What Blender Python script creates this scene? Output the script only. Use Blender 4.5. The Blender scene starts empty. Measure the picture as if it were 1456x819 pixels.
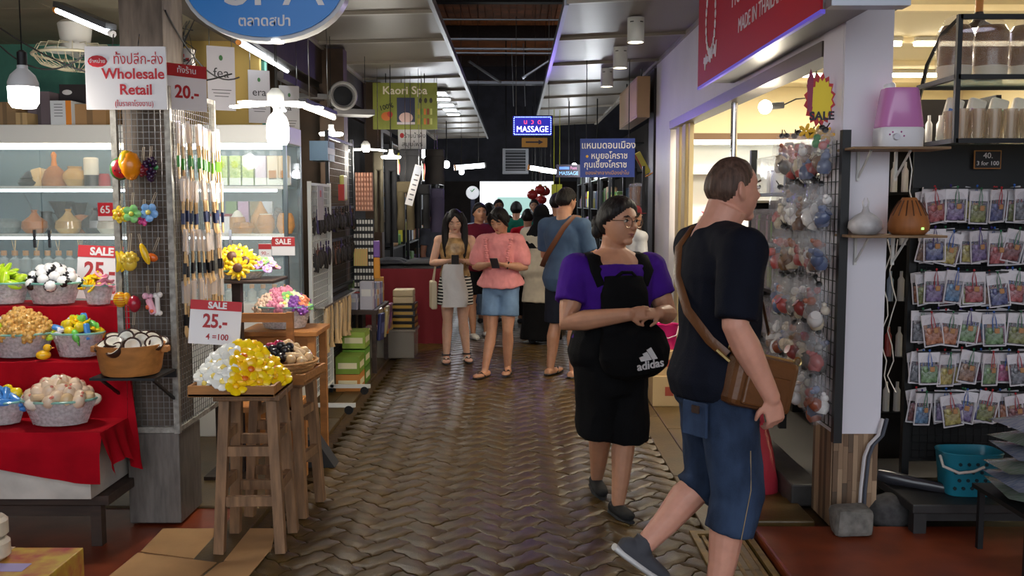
import bpy, bmesh, math, random
from mathutils import Vector as V, Matrix as M, Euler, noise
random.seed(7)
R = math.radians; PI = math.pi
SC = bpy.context.scene
COL = SC.collection
# ------------------------------------------------------------ camera, sky, exposure
F = 1350.0; EYE = 1.6; PITCH = math.atan(121.0 / F); YAW = 0.003
cam = bpy.data.cameras.new('camera'); camo = bpy.data.objects.new('camera', cam); COL.objects.link(camo)
cam.sensor_width = 36; cam.lens = 36 * F / 1456; cam.clip_end = 300; cam.clip_start = .05
camo.location = (0, 0, EYE); camo.rotation_euler = (PI/2 - PITCH, 0, YAW); SC.camera = camo
W = bpy.data.worlds.new('sky'); SC.world = W; W.use_nodes = True
wb = W.node_tree.nodes['Background']; wb.inputs[0].default_value = (.86, .92, 1, 1); wb.inputs[1].default_value = 2.4
su = bpy.data.lights.new('sun', 'SUN'); su.energy = 5; su.angle = .01; suo = bpy.data.objects.new('sun', su); COL.objects.link(suo); suo.rotation_euler = V((.8, .12, -.6)).to_track_quat('-Z', 'Y').to_euler()
SC.view_settings.view_transform = 'Standard'; SC.view_settings.look = 'None'
SC.view_settings.exposure = 0.0; SC.view_settings.gamma = 1; SC.view_settings.use_curve_mapping = False
_rot = camo.rotation_euler.to_matrix()
def at(px, py, Y):
    d = _rot @ V(((px-728)/F, -(py-409.5)/F, -1)); return V((0, 0, EYE)) + d * (Y/d.y)
def atx(px, py, X):
    d = _rot @ V(((px-728)/F, -(py-409.5)/F, -1)); return V((0, 0, EYE)) + d * (X/d.x)
def fl(px, py, z=0.0):
    d = _rot @ V(((px-728)/F, -(py-409.5)/F, -1)); return V((0, 0, EYE)) + d * ((z-EYE)/d.z)
# ------------------------------------------------------------ materials
MATS = {}
def mat(name, col, rough=.6, metal=0, var=0, scale=20, bump=0, emit=0, alpha=1, trans=0, col2=None, coat=0, stretch=(1, 1, 1), spec=.5, bscale=None, sss=0):
    if name in MATS: return MATS[name]
    m = bpy.data.materials.new(name); m.use_nodes = True; MATS[name] = m
    nt = m.node_tree; N = nt.nodes; L = nt.links; b = N['Principled BSDF']
    c = tuple(col) + (1,)
    b.inputs['Base Color'].default_value = c; b.inputs['Roughness'].default_value = rough; b.inputs['Metallic'].default_value = metal
    b.inputs['Specular IOR Level'].default_value = spec
    if coat: b.inputs['Coat Weight'].default_value = coat; b.inputs['Coat Roughness'].default_value = .1
    if emit: b.inputs['Emission Color'].default_value = c; b.inputs['Emission Strength'].default_value = emit
    if alpha < 1: b.inputs['Alpha'].default_value = alpha
    if trans: b.inputs['Transmission Weight'].default_value = trans; b.inputs['IOR'].default_value = 2.4
    if sss: b.inputs['Subsurface Weight'].default_value = sss; b.inputs['Subsurface Radius'].default_value = (.02, .008, .004)
    if var or bump or col2:
        tc = N.new('ShaderNodeTexCoord'); mp = N.new('ShaderNodeMapping'); L.new(tc.outputs['Object'], mp.inputs[0]); mp.inputs['Scale'].default_value = stretch
        nz = N.new('ShaderNodeTexNoise'); nz.inputs['Scale'].default_value = scale; nz.inputs['Detail'].default_value = 6; L.new(mp.outputs[0], nz.inputs[0])
        if var or col2:
            r = N.new('ShaderNodeValToRGB'); L.new(nz.outputs[0], r.inputs[0]); r.color_ramp.elements[0].position = .32; r.color_ramp.elements[1].position = .68
            r.color_ramp.elements[0].color = tuple(max(0, x*(1-var)) for x in col) + (1,)
            r.color_ramp.elements[1].color = (tuple(col2) if col2 else tuple(min(1, x*(1+var)) for x in col)) + (1,)
            L.new(r.outputs[0], b.inputs['Base Color'])
        if bump:
            n2 = nz
            if bscale: n2 = N.new('ShaderNodeTexNoise'); n2.inputs['Scale'].default_value = bscale; n2.inputs['Detail'].default_value = 4; L.new(mp.outputs[0], n2.inputs[0])
            bp = N.new('ShaderNodeBump'); bp.inputs['Strength'].default_value = bump; bp.inputs['Distance'].default_value = .01
            L.new(n2.outputs[0], bp.inputs['Height']); L.new(bp.outputs[0], b.inputs['Normal'])
    return m
def stripes(name, c1, c2, n, axis='Z', rough=.8, duty=.5):
    if name in MATS: return MATS[name]
    m = mat(name, c1, rough); nt = m.node_tree; N = nt.nodes; L = nt.links
    tc = N.new('ShaderNodeTexCoord'); sp = N.new('ShaderNodeSeparateXYZ'); L.new(tc.outputs['Object'], sp.inputs[0])
    mu = N.new('ShaderNodeMath'); mu.operation = 'MULTIPLY'; mu.inputs[1].default_value = n; L.new(sp.outputs[axis], mu.inputs[0])
    fr = N.new('ShaderNodeMath'); fr.operation = 'FRACT'; L.new(mu.outputs[0], fr.inputs[0])
    gt = N.new('ShaderNodeMath'); gt.operation = 'GREATER_THAN'; gt.inputs[1].default_value = duty; L.new(fr.outputs[0], gt.inputs[0])
    mx = N.new('ShaderNodeMix'); mx.data_type = 'RGBA'; L.new(gt.outputs[0], mx.inputs[0]); mx.inputs[6].default_value = tuple(c1)+(1,); mx.inputs[7].default_value = tuple(c2)+(1,)
    L.new(mx.outputs[2], N['Principled BSDF'].inputs['Base Color']); return m
def c8(r, g, b):  # sRGB 0-255 to linear
    f = lambda x: ((x/255+.055)/1.055)**2.4 if x > 10 else x/255/12.92
    return (f(r), f(g), f(b))
def plain(r, g, b, rough=.55, **k):
    return mat('colour_%d_%d_%d_%d%s' % (r, g, b, rough*100, '_'.join(str(x) for x in k.values())), c8(r, g, b), rough, **k)
def lamp(name, col, s): return mat(name, col, .4, emit=s)
GLASS = mat('thin_glass', (.85, .95, .92), .03, alpha=.13, spec=.5)
FILM = mat('clear_plastic_film', (.85, .87, .9), .12, alpha=.12, bump=.6, scale=40, spec=.7)
BLACKM = mat('black_metal', (.012, .012, .013), .45, metal=.3)
STEEL = mat('steel', (.45, .45, .47), .35, metal=.9, var=.15)
WIRE = mat('wire_metal', (.22, .21, .2), .4, metal=.8)
WHITEM = mat('white_paint_metal', c8(215, 215, 210), .4)
CHROME = mat('chrome', (.75, .75, .77), .18, metal=1)
def wood(name, col, dark=.5, st=(1, 12, 12), sc=3): return mat(name, tuple(x*dark for x in col), .6, col2=col, scale=sc, stretch=st, bump=.15)
WSTOOL = wood('worn_stool_wood', c8(150, 112, 78), .45, (10, 10, 1.2), 4)
WTRAY = wood('tray_wood', c8(178, 120, 62), .6, (1.5, 12, 12), 4)
WDARK = wood('dark_bench_wood', c8(70, 52, 42), .5, (1, 9, 9))
WLIGHT = mat('pale_wood', c8(205, 170, 120), .55, var=.18, scale=6, stretch=(8, 8, 1))
WORANGE = wood('honey_wood', c8(190, 125, 62), .65, (2, 10, 10))
CARD = mat('cardboard', c8(170, 130, 85), .8, var=.1, scale=5)
# ------------------------------------------------------------ mesh building
class MB:
    def __init__(s): s.v = []; s.f = []; s.m = []
    def add(s, vs, fs, mi=0, X=None):
        o = len(s.v); s.v += [tuple(X @ V(p)) if X else tuple(p) for p in vs]
        s.f += [[i+o for i in f] for f in fs]; s.m += [mi]*len(fs); return s
    def box(s, c, d, mi=0, rot=None, ch=0):
        a, b, e = d[0]/2, d[1]/2, d[2]/2
        X = M.Translation(c) @ (rot.to_4x4() if rot else M())
        if not ch:
            return s.add([(x, y, z) for x in (-a, a) for y in (-b, b) for z in (-e, e)], [(0, 1, 3, 2), (4, 6, 7, 5), (0, 4, 5, 1), (2, 3, 7, 6), (0, 2, 6, 4), (1, 5, 7, 3)], mi, X)
        bm = bmesh.new(); bmesh.ops.create_cube(bm, size=1); bmesh.ops.scale(bm, vec=d, verts=bm.verts)
        bmesh.ops.bevel(bm, geom=bm.edges[:], offset=ch, segments=2, profile=.5, affect='EDGES')
        bm.verts.ensure_lookup_table(); vs = [v.co[:] for v in bm.verts]; fs = [[v.index for v in f.verts] for f in bm.faces]; bm.free()
        return s.add(vs, fs, mi, X)
    def b2(s, p, q, mi=0, ch=0): return s.box([(p[i]+q[i])/2 for i in range(3)], [abs(q[i]-p[i]) for i in range(3)], mi, ch=ch)
    def cyl(s, p, q, r0, r1=None, n=10, mi=0): return s.tube([p, q], [r0, r0 if r1 is None else r1], n, mi)
    def bar(s, p, q, w, h, mi=0, up=(0, 0, 1)):   # rectangular bar between two points
        p = V(p); q = V(q); d = q-p; l = d.length; d.normalize(); u = V(up)
        if abs(d.dot(u)) > .95: u = V((0, 1, 0))
        x = d.cross(u).normalized(); y = x.cross(d)
        vs = [p+x*a*w/2+y*b*h/2 for a, b in ((-1, -1), (1, -1), (1, 1), (-1, 1))] + [q+x*a*w/2+y*b*h/2 for a, b in ((-1, -1), (1, -1), (1, 1), (-1, 1))]
        return s.add(vs, [(0, 3, 2, 1), (4, 5, 6, 7), (0, 1, 5, 4), (1, 2, 6, 5), (2, 3, 7, 6), (3, 0, 4, 7)], mi)
    def tube(s, pts, r, n=8, mi=0, closed=False, flat=None, side=None):
        pts = [V(p) for p in pts]; k = len(pts); rs = r if isinstance(r, (list, tuple)) else [r]*k
        vs = []; prev = None
        for i in range(k):
            a = pts[i-1] if (i > 0 or closed) else pts[i]; b = pts[(i+1) % k] if (i < k-1 or closed) else pts[i]
            d = (b-a); d = d.normalized() if d.length > 1e-9 else V((0, 0, 1))
            u = V(side) if side is not None else (prev if prev is not None else (V((0, 0, 1)) if abs(d.z) < .9 else V((1, 0, 0))))
            x = (u - d*u.dot(d)); x = x.normalized() if x.length > 1e-6 else d.orthogonal().normalized(); prev = x; y = d.cross(x)
            rr = rs[i]; ra, rb = rr if isinstance(rr, (list, tuple)) else (rr, rr*(flat or 1))
            vs += [pts[i] + x*ra*math.cos(2*PI*j/n) + y*rb*math.sin(2*PI*j/n) for j in range(n)]
        fs = []
        for i in range(k if closed else k-1):
            for j in range(n):
                a = i*n+j; b = i*n+(j+1) % n; c = ((i+1) % k)*n; fs.append((a, b, c+(j+1) % n, c+j))
        if not closed: fs += [list(range(n))[::-1], list(range((k-1)*n, k*n))]
        return s.add(vs, fs, mi)
    def lathe(s, prof, c=(0, 0, 0), n=16, mi=0, X=None, rib=0, nrib=8, cap=True):
        vs = []
        for r, z in prof:
            for j in range(n):
                a = 2*PI*j/n; q = r*(1+rib*math.cos(nrib*a)); vs.append((c[0]+q*math.cos(a), c[1]+q*math.sin(a), c[2]+z))
        fs = [(i*n+j, i*n+(j+1) % n, (i+1)*n+(j+1) % n, (i+1)*n+j) for i in range(len(prof)-1) for j in range(n)]
        if cap and prof[0][0] > 1e-4: fs.append(list(range(n))[::-1])
        if cap and prof[-1][0] > 1e-4: fs.append(list(range((len(prof)-1)*n, len(prof)*n)))
        return s.add(vs, fs, mi, X)
    def ell(s, c, r, mi=0, nu=12, nv=8, rot=None):
        if not isinstance(r, (list, tuple)): r = (r, r, r)
        X = M.Translation(c) @ (rot.to_4x4() if rot else M())
        vs = [(0, 0, -r[2])] + [(r[0]*math.sin(PI*i/nv)*math.cos(2*PI*j/nu), r[1]*math.sin(PI*i/nv)*math.sin(2*PI*j/nu), -r[2]*math.cos(PI*i/nv)) for i in range(1, nv) for j in range(nu)] + [(0, 0, r[2])]
        fs = [(0, 1+(j+1) % nu, 1+j) for j in range(nu)]
        fs += [(1+i*nu+j, 1+i*nu+(j+1) % nu, 1+(i+1)*nu+(j+1) % nu, 1+(i+1)*nu+j) for i in range(nv-2) for j in range(nu)]
        t = len(vs)-1; o = 1+(nv-2)*nu; fs += [(o+j, o+(j+1) % nu, t) for j in range(nu)]
        return s.add(vs, fs, mi, X)
    def prism(s, poly, d, X=None, mi=0):   # polygon in xz extruded along y by +-d/2
        n = len(poly); vs = [(x, -d/2, z) for x, z in poly] + [(x, d/2, z) for x, z in poly]
        fs = [list(range(n)), list(range(n, 2*n))[::-1]] + [(i, i+n, (i+1) % n+n, (i+1) % n) for i in range(n)]
        return s.add(vs, fs, mi, X)
    def grid(s, fn, nu, nv, mi=0, wrap=False):
        k = nu if wrap else nu+1
        vs = [fn(i/nu, j/nv) for j in range(nv+1) for i in range(k)]
        fs = [(j*k+i, j*k+(i+1) % k, (j+1)*k+(i+1) % k, (j+1)*k+i) for j in range(nv) for i in range(nu)]
        return s.add(vs, fs, mi)
    def mb(s, o, X=None, mi=None):
        n = len(s.v); s.v += [tuple(X @ V(p)) if X else p for p in o.v]; s.f += [[i+n for i in f] for f in o.f]; s.m += o.m if mi is None else [mi]*len(o.m); return s
    def mesh(s, name, mats, smooth=False):
        me = bpy.data.meshes.new(name); me.from_pydata([tuple(p) for p in s.v], [], s.f)
        for m in (mats if isinstance(mats, (list, tuple)) else [mats]): me.materials.append(m)
        if any(s.m): me.polygons.foreach_set('material_index', s.m)
        if smooth: me.polygons.foreach_set('use_smooth', [True]*len(me.polygons)); me.set_sharp_from_angle(angle=R(smooth if smooth is not True else 50))
        me.update(); return me
    def build(s, name, mats, parent=None, smooth=False, loc=None, rot=None):
        return link(name, s.mesh(name, mats, smooth), parent, loc, rot)
def link(name, me, parent=None, loc=None, rot=None):
    o = bpy.data.objects.new(name, me); COL.objects.link(o)
    if parent: o.parent = parent
    if loc is not None: o.location = loc
    if rot is not None: o.rotation_euler = rot
    return o
def tag(o, label, cat, group=None):
    o['label'] = label; o['category'] = cat
    if group: o['group'] = group
    return o
def thing(name, label, cat, loc=(0, 0, 0), rotz=0, group=None, rot=None):
    o = bpy.data.objects.new(name, None); COL.objects.link(o); o.empty_display_size = .05
    o.location = loc; o.rotation_euler = rot if rot else (0, 0, rotz); return tag(o, label, cat, group)
def struct(name, mb, mats, parent=None, smooth=False, label=None, loc=None):
    o = mb.build(name, mats, parent, smooth, loc)
    if not parent: o['kind'] = 'structure'
    if label: o['label'] = label
    return o
def dup(root, loc, rot=None, label=None, group=None, scale=None):
    r = root.copy(); COL.objects.link(r); r.location = loc
    if rot is not None: r.rotation_euler = rot
    if scale: r.scale = (scale,)*3
    if label: r['label'] = label
    if group: r['group'] = group
    for ch in root.children:
        c = ch.copy(); COL.objects.link(c); c.parent = r
        for g in ch.children:
            d = g.copy(); COL.objects.link(d); d.parent = c
    return r
TS = bpy.data.scenes.new('scratch')
def evalm(o):
    TS.collection.objects.link(o); vl = TS.view_layers[0]; vl.update(); me = bpy.data.meshes.new_from_object(o.evaluated_get(vl.depsgraph)); bpy.data.objects.remove(o); return me
def text(body, size, material, parent, loc, rot=(PI/2, 0, 0), name='lettering', depth=.001, align='CENTER', bold=0, sx=1, shear=0):
    cu = bpy.data.curves.new(name, 'FONT'); cu.body = body; cu.size = size; cu.align_x = align; cu.align_y = 'CENTER'; cu.extrude = depth; cu.offset = bold; cu.shear = shear
    cu.resolution_u = 3
    me = evalm(bpy.data.objects.new('tmp', cu))
    for c in parent.children:
        if c.name.split('.')[0] in ('board', 'face', 'case', 'carton_body', 'pack_body'): parent = c; break
    me.materials.clear(); me.materials.append(material); me.name = name
    o = link(name, me, parent, loc, rot); o.scale = (sx, 1, 1); return o
def fuse(mb, voxel, smooth=2, dec=0):
    me = mb.mesh('tmp', []); o = bpy.data.objects.new('tmp', me)
    m = o.modifiers.new('r', 'REMESH'); m.mode = 'VOXEL'; m.voxel_size = voxel
    if smooth: s = o.modifiers.new('s', 'SMOOTH'); s.factor = .5; s.iterations = smooth
    if dec: d = o.modifiers.new('d', 'DECIMATE'); d.ratio = dec
    out = evalm(o); out.polygons.foreach_set('use_smooth', [True]*len(out.polygons)); out.update(); return out
def rz(a): return M.Rotation(a, 3, 'Z')
def rx(a): return M.Rotation(a, 3, 'X')
def ry(a): return M.Rotation(a, 3, 'Y')
rnd = random.uniform
# ------------------------------------------------------------ the setting: ground
YF = 40.0
PAVE = mat('worn_yellow_brown_paver', c8(66, 48, 16), .34, var=.35, scale=9, bump=.3, bscale=160, col2=c8(88, 66, 27))
CONC = mat('ochre_concrete', c8(84, 64, 30), .4, var=.3, scale=4, bump=.15, bscale=60)
GROUT = mat('sandy_joint', c8(78, 56, 24), .8, var=.3, scale=30)
struct('street_floor', MB().b2((-40, -60, -.3), (40, -4, -.05)), mat('asphalt', c8(70, 70, 72), .8, var=.2, scale=3))  # unseen ground behind the camera, added to block sky light from below
g = MB(); g.b2((-6, -4, -.2), (6, YF, -.028)); floor = struct('floor', g, GROUT)
# wavy interlocking pavers in a 45 degree herringbone; the nearest three hundred are single pieces
BW = .115
def paver_mesh(W, L):
    out = []
    def edge(a, b):
        d = V(b)-V(a); n = V((d.y, -d.x)); k = .13
        return [V(a), V(a)+d*.30+n*k*.55, V(a)+d*.70-n*k*.55]
    c = [(0, 0), (W, 0), (2*W, 0), (2*W, W), (W, W), (0, W)]
    pts = []
    for i in range(6): pts += edge(c[i], c[(i+1) % 6])
    cen = V((W, W/2)); gap = .0025; bev = .006
    def shr(p, e): d = p-cen; return cen + V((d.x*(1-e/W), d.y*(1-e/(W/2))))
    m = MB(); n = len(pts)
    r0 = [(*(shr(p, gap)-cen), -.03) for p in pts]; r1 = [(*(shr(p, gap)-cen), -.004) for p in pts]; r2 = [(*(shr(p, gap+bev)-cen), 0) for p in pts]
    m.add(r0+r1+r2, [(i, (i+1) % n, n+(i+1) % n, n+i) for i in range(n)] + [(n+i, n+(i+1) % n, 2*n+(i+1) % n, 2*n+i) for i in range(n)] + [list(range(2*n, 3*n))])
    return m
pm = paver_mesh(BW, 2*BW); pme = pm.mesh('paver', PAVE, 40)
XL, XR = -1.30, .93
spots = []
ca, sa = math.cos(PI/4), math.sin(PI/4)
for k in range(-160, 160):
    for j in range(-90, 90):
        # 90 degree herringbone lattice: steps (W,W) and (2W,-2W)
        for ori in (0, 1):
            bx_, by_ = k*BW + j*2*BW, k*BW - j*2*BW
            cx, cy, a = (bx_+BW, by_+BW/2, 0) if ori == 0 else (bx_+2.5*BW, by_, PI/2)
            X = cx*ca - cy*sa; Y = cx*sa + cy*ca + 12
            if XL+.06 < X < XR-.06 and 3.0 < Y < 21: spots.append((Y, X, a+PI/4))
spots.sort(); stuff = MB(); npv = 0
for Y, X, a in spots:
    z = rnd(-.002, .002)
    if Y > 4.05 and npv < 300:
        npv += 1; o = link('paver', pme, floor, (X, Y, z), (rnd(-.012, .012), rnd(-.012, .012), a))
    else: stuff.mb(pm, M.Translation((X, Y, z)) @ (rx(rnd(-.012, .012)) @ rz(a)).to_4x4())
o = stuff.build('paver_bed', PAVE, floor, 40); o['kind'] = 'stuff'
# kerb strips and concrete aprons, slab by slab
def slabs(name, x0, x1, y0, y1, step, z, m, zb=-.03):
    y = y0; i = 0; root = None
    while y < y1:
        s = step*rnd(.9, 1.1); b = MB().b2((x0, y+.004, zb), (x1, min(y+s, y1)-.004, z), ch=.006)
        if root is None: root = struct(name, b, m)
        else: b.build('slab', m, root)
        y += s
    return root
slabs('kerb_strip', XL-.15, XL, 1, 24, 1.5, .004, CONC)
slabs('kerb_strip', XR, XR+.15, 1, 24, 1.5, .004, CONC)
slabs('concrete_apron', -2.6, XL-.155, 4.9, 24, 1.6, .0, CONC)
slabs('concrete_apron', XR+.155, 1.62, 5.02, 24, 1.5, .0, CONC)
REDF = mat('red_painted_floor', c8(116, 46, 20), .35, var=.3, scale=5, bump=.1, col2=c8(132, 58, 27))
struct('red_floor', MB().b2((-6, 0, -.03), (-1.455, 4.9, -.012)), REDF)
sl = fl(1125, 768, .03)
struct('red_floor_slab', MB().b2((1.16, 2.0, -.03), (5, 4.52, .03), ch=.012), REDF)
struct('dark_shop_floor', MB().b2((1.62, 4.52, -.03), (6, 24, .0)), mat('dark_floor', (.02, .018, .017), .5))
struct('raised_sill', MB().b2((1.46, 4.9, 0), (1.62, 9, .12), ch=.01), mat('dark_sill', (.03, .027, .025), .6, var=.4, scale=10))
# yellow-edged concrete block by the pillar
b = MB().b2((1.085, 4.62, -.03), (1.5, 5.0, .02), ch=.01); struct('concrete_block_step', b, CONC)
# drain grate
gr = thing('drain_grate', 'rusty ochre steel drain grate beside the red painted slab', 'grate', (0, 0, 0))
RUST = mat('ochre_rusty_steel', c8(110, 84, 36), .5, metal=.3, var=.4, scale=18)
gx0, gx1, gy0, gy1 = .85, 1.135, 3.2, 4.5
MB().b2((gx0, gy1-.045, -.02), (gx1, gy1, .012)).b2((gx0, gy0, -.02), (gx0+.03, gy1-.045, .012)).b2((gx1-.03, gy0, -.02), (gx1, gy1-.045, .012)).build('frame', RUST, gr)
for i in range(5):
    x = gx0+.055+i*.044; MB().b2((x-.0095, gy0, -.02), (x+.0095, gy1-.05, .008), ch=.003).build('slat', RUST, gr)
struct('drain_pit_shade', MB().b2((gx0+.03, gy0, -.027), (gx1-.03, gy1-.05, -.024)), mat('pit_shade_black', (.004, .004, .004), .9))  # thin black sheet standing in for the shade below the slats
# ------------------------------------------------------------ roof, canopies, walls
RUSTR = mat('rusty_roof_sheet', c8(206, 122, 70), .6, var=.3, scale=2.5, metal=.2)
BEAM = mat('dark_steel_beam', c8(52, 42, 38), .5, metal=.3, var=.2)
def corr(x0, x1, y0, y1, z, n):
    m = MB(); w = (x1-x0)/n
    for i in range(n):
        xa = x0+i*w; m.b2((xa, y0, z), (xa+w*.8, y1, z+.02)); m.b2((xa+w*.8, y0, z+.03), (xa+w, y1, z+.05))
    return m
roof = struct('ceiling', MB().b2((-6, -2.5, 5.3), (6, 26, 5.34)), RUSTR)
ys = [6, 9.5, 13, 16.5, 20, 24]
for a in range(len(ys)-1):
    n = 26 if a < 4 else 0
    for i in range(n):
        x = -1.9+i*.15
        MB().b2((x, ys[a]+.01, 5.24), (x+.125, ys[a+1]-.01, 5.27)).build('roof_sheet', RUSTR, roof)
for i, y in enumerate(ys):
    struct('trim_%d' % (i+1), MB().b2((-5, y-.09, 4.98), (5, y+.09, 5.23)), BEAM)
PAN = mat('canopy_panel', c8(118, 110, 100), .4, var=.06, scale=2)
RIB = mat('canopy_rib', c8(146, 138, 126), .4)
EDGE = mat('canopy_edge_trim', c8(120, 122, 128), .35, metal=.5)
def canopy(name, xi, xo, y0, y1, z, zo, step):
    root = struct(name, MB().bar((xi, y0, z), (xi, y1, z), .035, .07), EDGE)
    y = y0
    while y < y1:
        ye = min(y+step, y1)
        m = MB(); t = .03
        vs = [(xi, y+.01, z), (xo, y+.01, zo), (xo, ye-.01, zo), (xi, ye-.01, z)]
        m.add([*vs, *[(a, b, c+t) for a, b, c in vs]], [(0, 1, 2, 3), (7, 6, 5, 4), (0, 4, 5, 1), (1, 5, 6, 2), (2, 6, 7, 3), (3, 7, 4, 0)])
        m.build('panel', PAN, root)
        MB().bar((xi, y, z-.012), (xo, y, zo-.012), .045, .03).build('rib', RIB, root); y = ye
    MB().bar((xo, y0, zo-.01), (xo, y1, zo-.01), .05, .05).build('edge_rail', RIB, root)
    return root
ZC = EYE+1.5
canopy('canopy_ceiling', -.62, -1.82, 5.0, 22, ZC, ZC-.03, 1.28)
canopy('canopy_ceiling', .385, 1.58, 7.23, 18.8, ZC, ZC+.06, 1.62)
# dark fascia beam under the outer edge of the left canopy
struct('trim_20', MB().b2((-1.98, 3.2, 2.72), (-1.82, 16, 3.2)), mat('dark_brown_beam', c8(52, 42, 36), .6, var=.3, scale=6))
struct('trim_21', MB().b2((-1.86, 7.5, 2.56), (-1.80, 14, 2.62)), BEAM)
# tie rods and rails across the gap under the roof
TR = mat('galvanised_rod', (.4, .42, .47), .35, metal=.7)
for i, (y, z, r) in enumerate([(13.5, 4.15, .012), (10.5, 4.0, .012), (13.9, 3.95, .02), (14.2, 3.86, .02), (14.0, 3.77, .016), (17.5, 3.78, .05)]):
    struct('trim_%d' % (i+30), MB().cyl((-1.7, y, z), (1.7, y, z-.02), r, n=6), TR)
for i, x in enumerate((-.05, .12)): struct('trim_%d' % (i+40), MB().cyl((x, 14, 3.9), (x+.03, 14, 3.0), .006, n=5), TR)
struct('trim_43', MB().cyl((-.62, 13, 3.5), (-.2, 13.5, 3.28), .02, n=6), TR)
struct('trim_44', MB().cyl((.1, 13.2, 3.3), (.6, 13.2, 3.62), .02, n=6), TR)
DARKW = mat('dark_wall', c8(44, 38, 36), .8, var=.3, scale=3)
struct('wall_left', MB().b2((-5.2, -3, 0), (-5.0, 26, 5.3)), DARKW)
TEAL = mat('teal_wall', c8(92, 156, 138), .7, var=.06)
struct('wall_left_back', MB().b2((-5.0, 7.7, 0), (-2.0, 7.8, 3.2)), TEAL)
struct('wall_right', MB().b2((5.2, -3, 0), (5.4, 26, 5.3)), DARKW)
# left stall ceiling: boarded panels
SCE = mat('stall_ceiling_board', c8(150, 140, 122), .7, var=.12, scale=3)
ce = struct('stall_ceiling', MB().b2((-5, 4.0, 2.84), (-1.98, 4.05, 2.96)), BEAM)
for i in range(5):
    for j in range(3): MB().b2((-5+j*1.0, 4.06+i*.75, 2.86), (-4.01+j*1.0, 4.8+i*.75, 2.88)).build('ceiling_board', SCE, ce)
# dark stall fronts further down, both sides
struct('wall_left_far', MB().b2((-2.9, 12.8, 0), (-2.8, 24, 3.1)), DARKW)
struct('wall_right_far', MB().b2((2.5, 11.5, 0), (2.6, 24, 3.1)), DARKW)
# ------------------------------------------------------------ left: post with wire mesh cage
POSTM = mat('weathered_post', c8(96, 84, 74), .8, var=.3, scale=6, stretch=(6, 6, 1), bump=.3)
GREYB = mat('scratched_grey_metal', c8(112, 106, 100), .45, metal=.35, var=.25, scale=7, stretch=(6, 6, 1))
PX0, PX1, PY0, PY1 = -1.93, -1.68, 4.63, 4.95
struct('column_left', MB().b2((PX0+.02, PY0+.04, .46), (PX1-.02, PY1, 5.3)), POSTM)
pb = MB().b2((PX0, PY0, .0), (PX1+.01, PY1, .46), ch=.006); struct('column_base', pb, GREYB)
RUSTW = mat('chipped_white_frame', c8(150, 146, 138), .5, metal=.3, var=.35, scale=30)
cage = thing('wire_mesh_cage', 'wire mesh cage with chipped pale frame around the post', 'display rack', (0, 0, 0))
for x, y in ((PX0, PY0-.01), (PX1+.01, PY0-.01), (PX1+.01, 5.3)):
    MB().b2((x-.014, y-.014, .463), (x+.014, y+.014, 2.16)).build('frame_post', RUSTW, cage)
for z in (.48, 2.15):
    MB().b2((PX0, PY0-.02, z-.014), (PX1+.01, PY0, z+.014)).build('frame_rail', RUSTW, cage)
    MB().b2((PX1, PY0, z-.012), (PX1+.02, 5.3, z+.012)).build('frame_rail', RUSTW, cage)
w = MB()
for i in range(1, 9): x = PX0+i*(PX1-PX0)/9; w.b2((x-.0015, PY0-.012, .48), (x+.0015, PY0-.009, 2.15))
for i in range(56): z = .5+i*.03; w.b2((PX0, PY0-.014, z-.0012), (PX1, PY0-.011, z+.0012))
for i in range(1, 21): y = PY0+i*.032; w.b2((PX1+.009, y-.0015, .48), (PX1+.012, y+.0015, 2.15))
for i in range(56): z = .5+i*.03; w.b2((PX1+.006, PY0, z-.0012), (PX1+.009, 5.3, z+.0012))
w.build('wire_mesh', WIRE, cage)
# ------------------------------------------------------------ soap shapes
SO = dict(rough=.25, coat=.5)
def sm(r, g, b): return mat('soap_%d_%d_%d' % (r, g, b), c8(r, g, b), .3, coat=.4, sss=0)
def petals(n, L, w, th, cup=.35, mi=0, tipw=.6):
    m = MB()
    for k in range(n):
        a = 2*PI*k/n; X = rz(a).to_4x4() @ M.Translation((L*.52, 0, 0)) @ ry(-cup).to_4x4()
        t = MB().ell((0, 0, 0), (L*.5, w*.5, th), mi, 8, 5); m.mb(t, X)
    return m
SOAPS = {}
def soap(key, parts, name, smooth=True):   # parts: list of (part name, MB, material); first is the thing itself
    SOAPS[key] = (name, [(n, b.mesh(n, mt, smooth)) for n, b, mt in parts])
def put(key, loc, rot, label, cat, group=None, s=1):
    name, ps = SOAPS[key]
    o = link(name, ps[0][1], None, loc, rot); o.scale = (s, s, s); tag(o, label, cat, group)
    for n, me in ps[1:]: link(n, me, o)
    return o
def frangi(key, c, cc):
    soap(key, [('body', petals(5, .036, .038, .006, .4), sm(*c)), ('flower_centre', MB().ell((0, 0, .004), (.011, .011, .006), 0, 8, 5), sm(*cc))], 'flower_soap')
frangi('fr_white', (240, 240, 232), (250, 222, 110)); frangi('fr_yellow', (250, 214, 20), (252, 190, 10)); frangi('fr_orange', (252, 200, 20), (225, 110, 20))
frangi('fr_pink', (245, 168, 190), (250, 220, 120)); frangi('fr_green', (140, 205, 120), (240, 225, 90)); frangi('fr_blue', (120, 170, 225), (245, 225, 120)); frangi('fr_lilac', (190, 150, 215), (240, 225, 160)); frangi('fr_cream', (245, 236, 205), (250, 225, 120))
soap('sunflower', [('body', petals(11, .05, .02, .006, .2).mb(petals(11, .04, .02, .006, .35), M.Translation((0, 0, .006))), sm(250, 205, 25)), ('flower_centre', MB().ell((0, 0, .016), (.020, .020, .008), 0, 10, 5), plain(84, 42, 18))], 'sunflower_soap')
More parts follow.
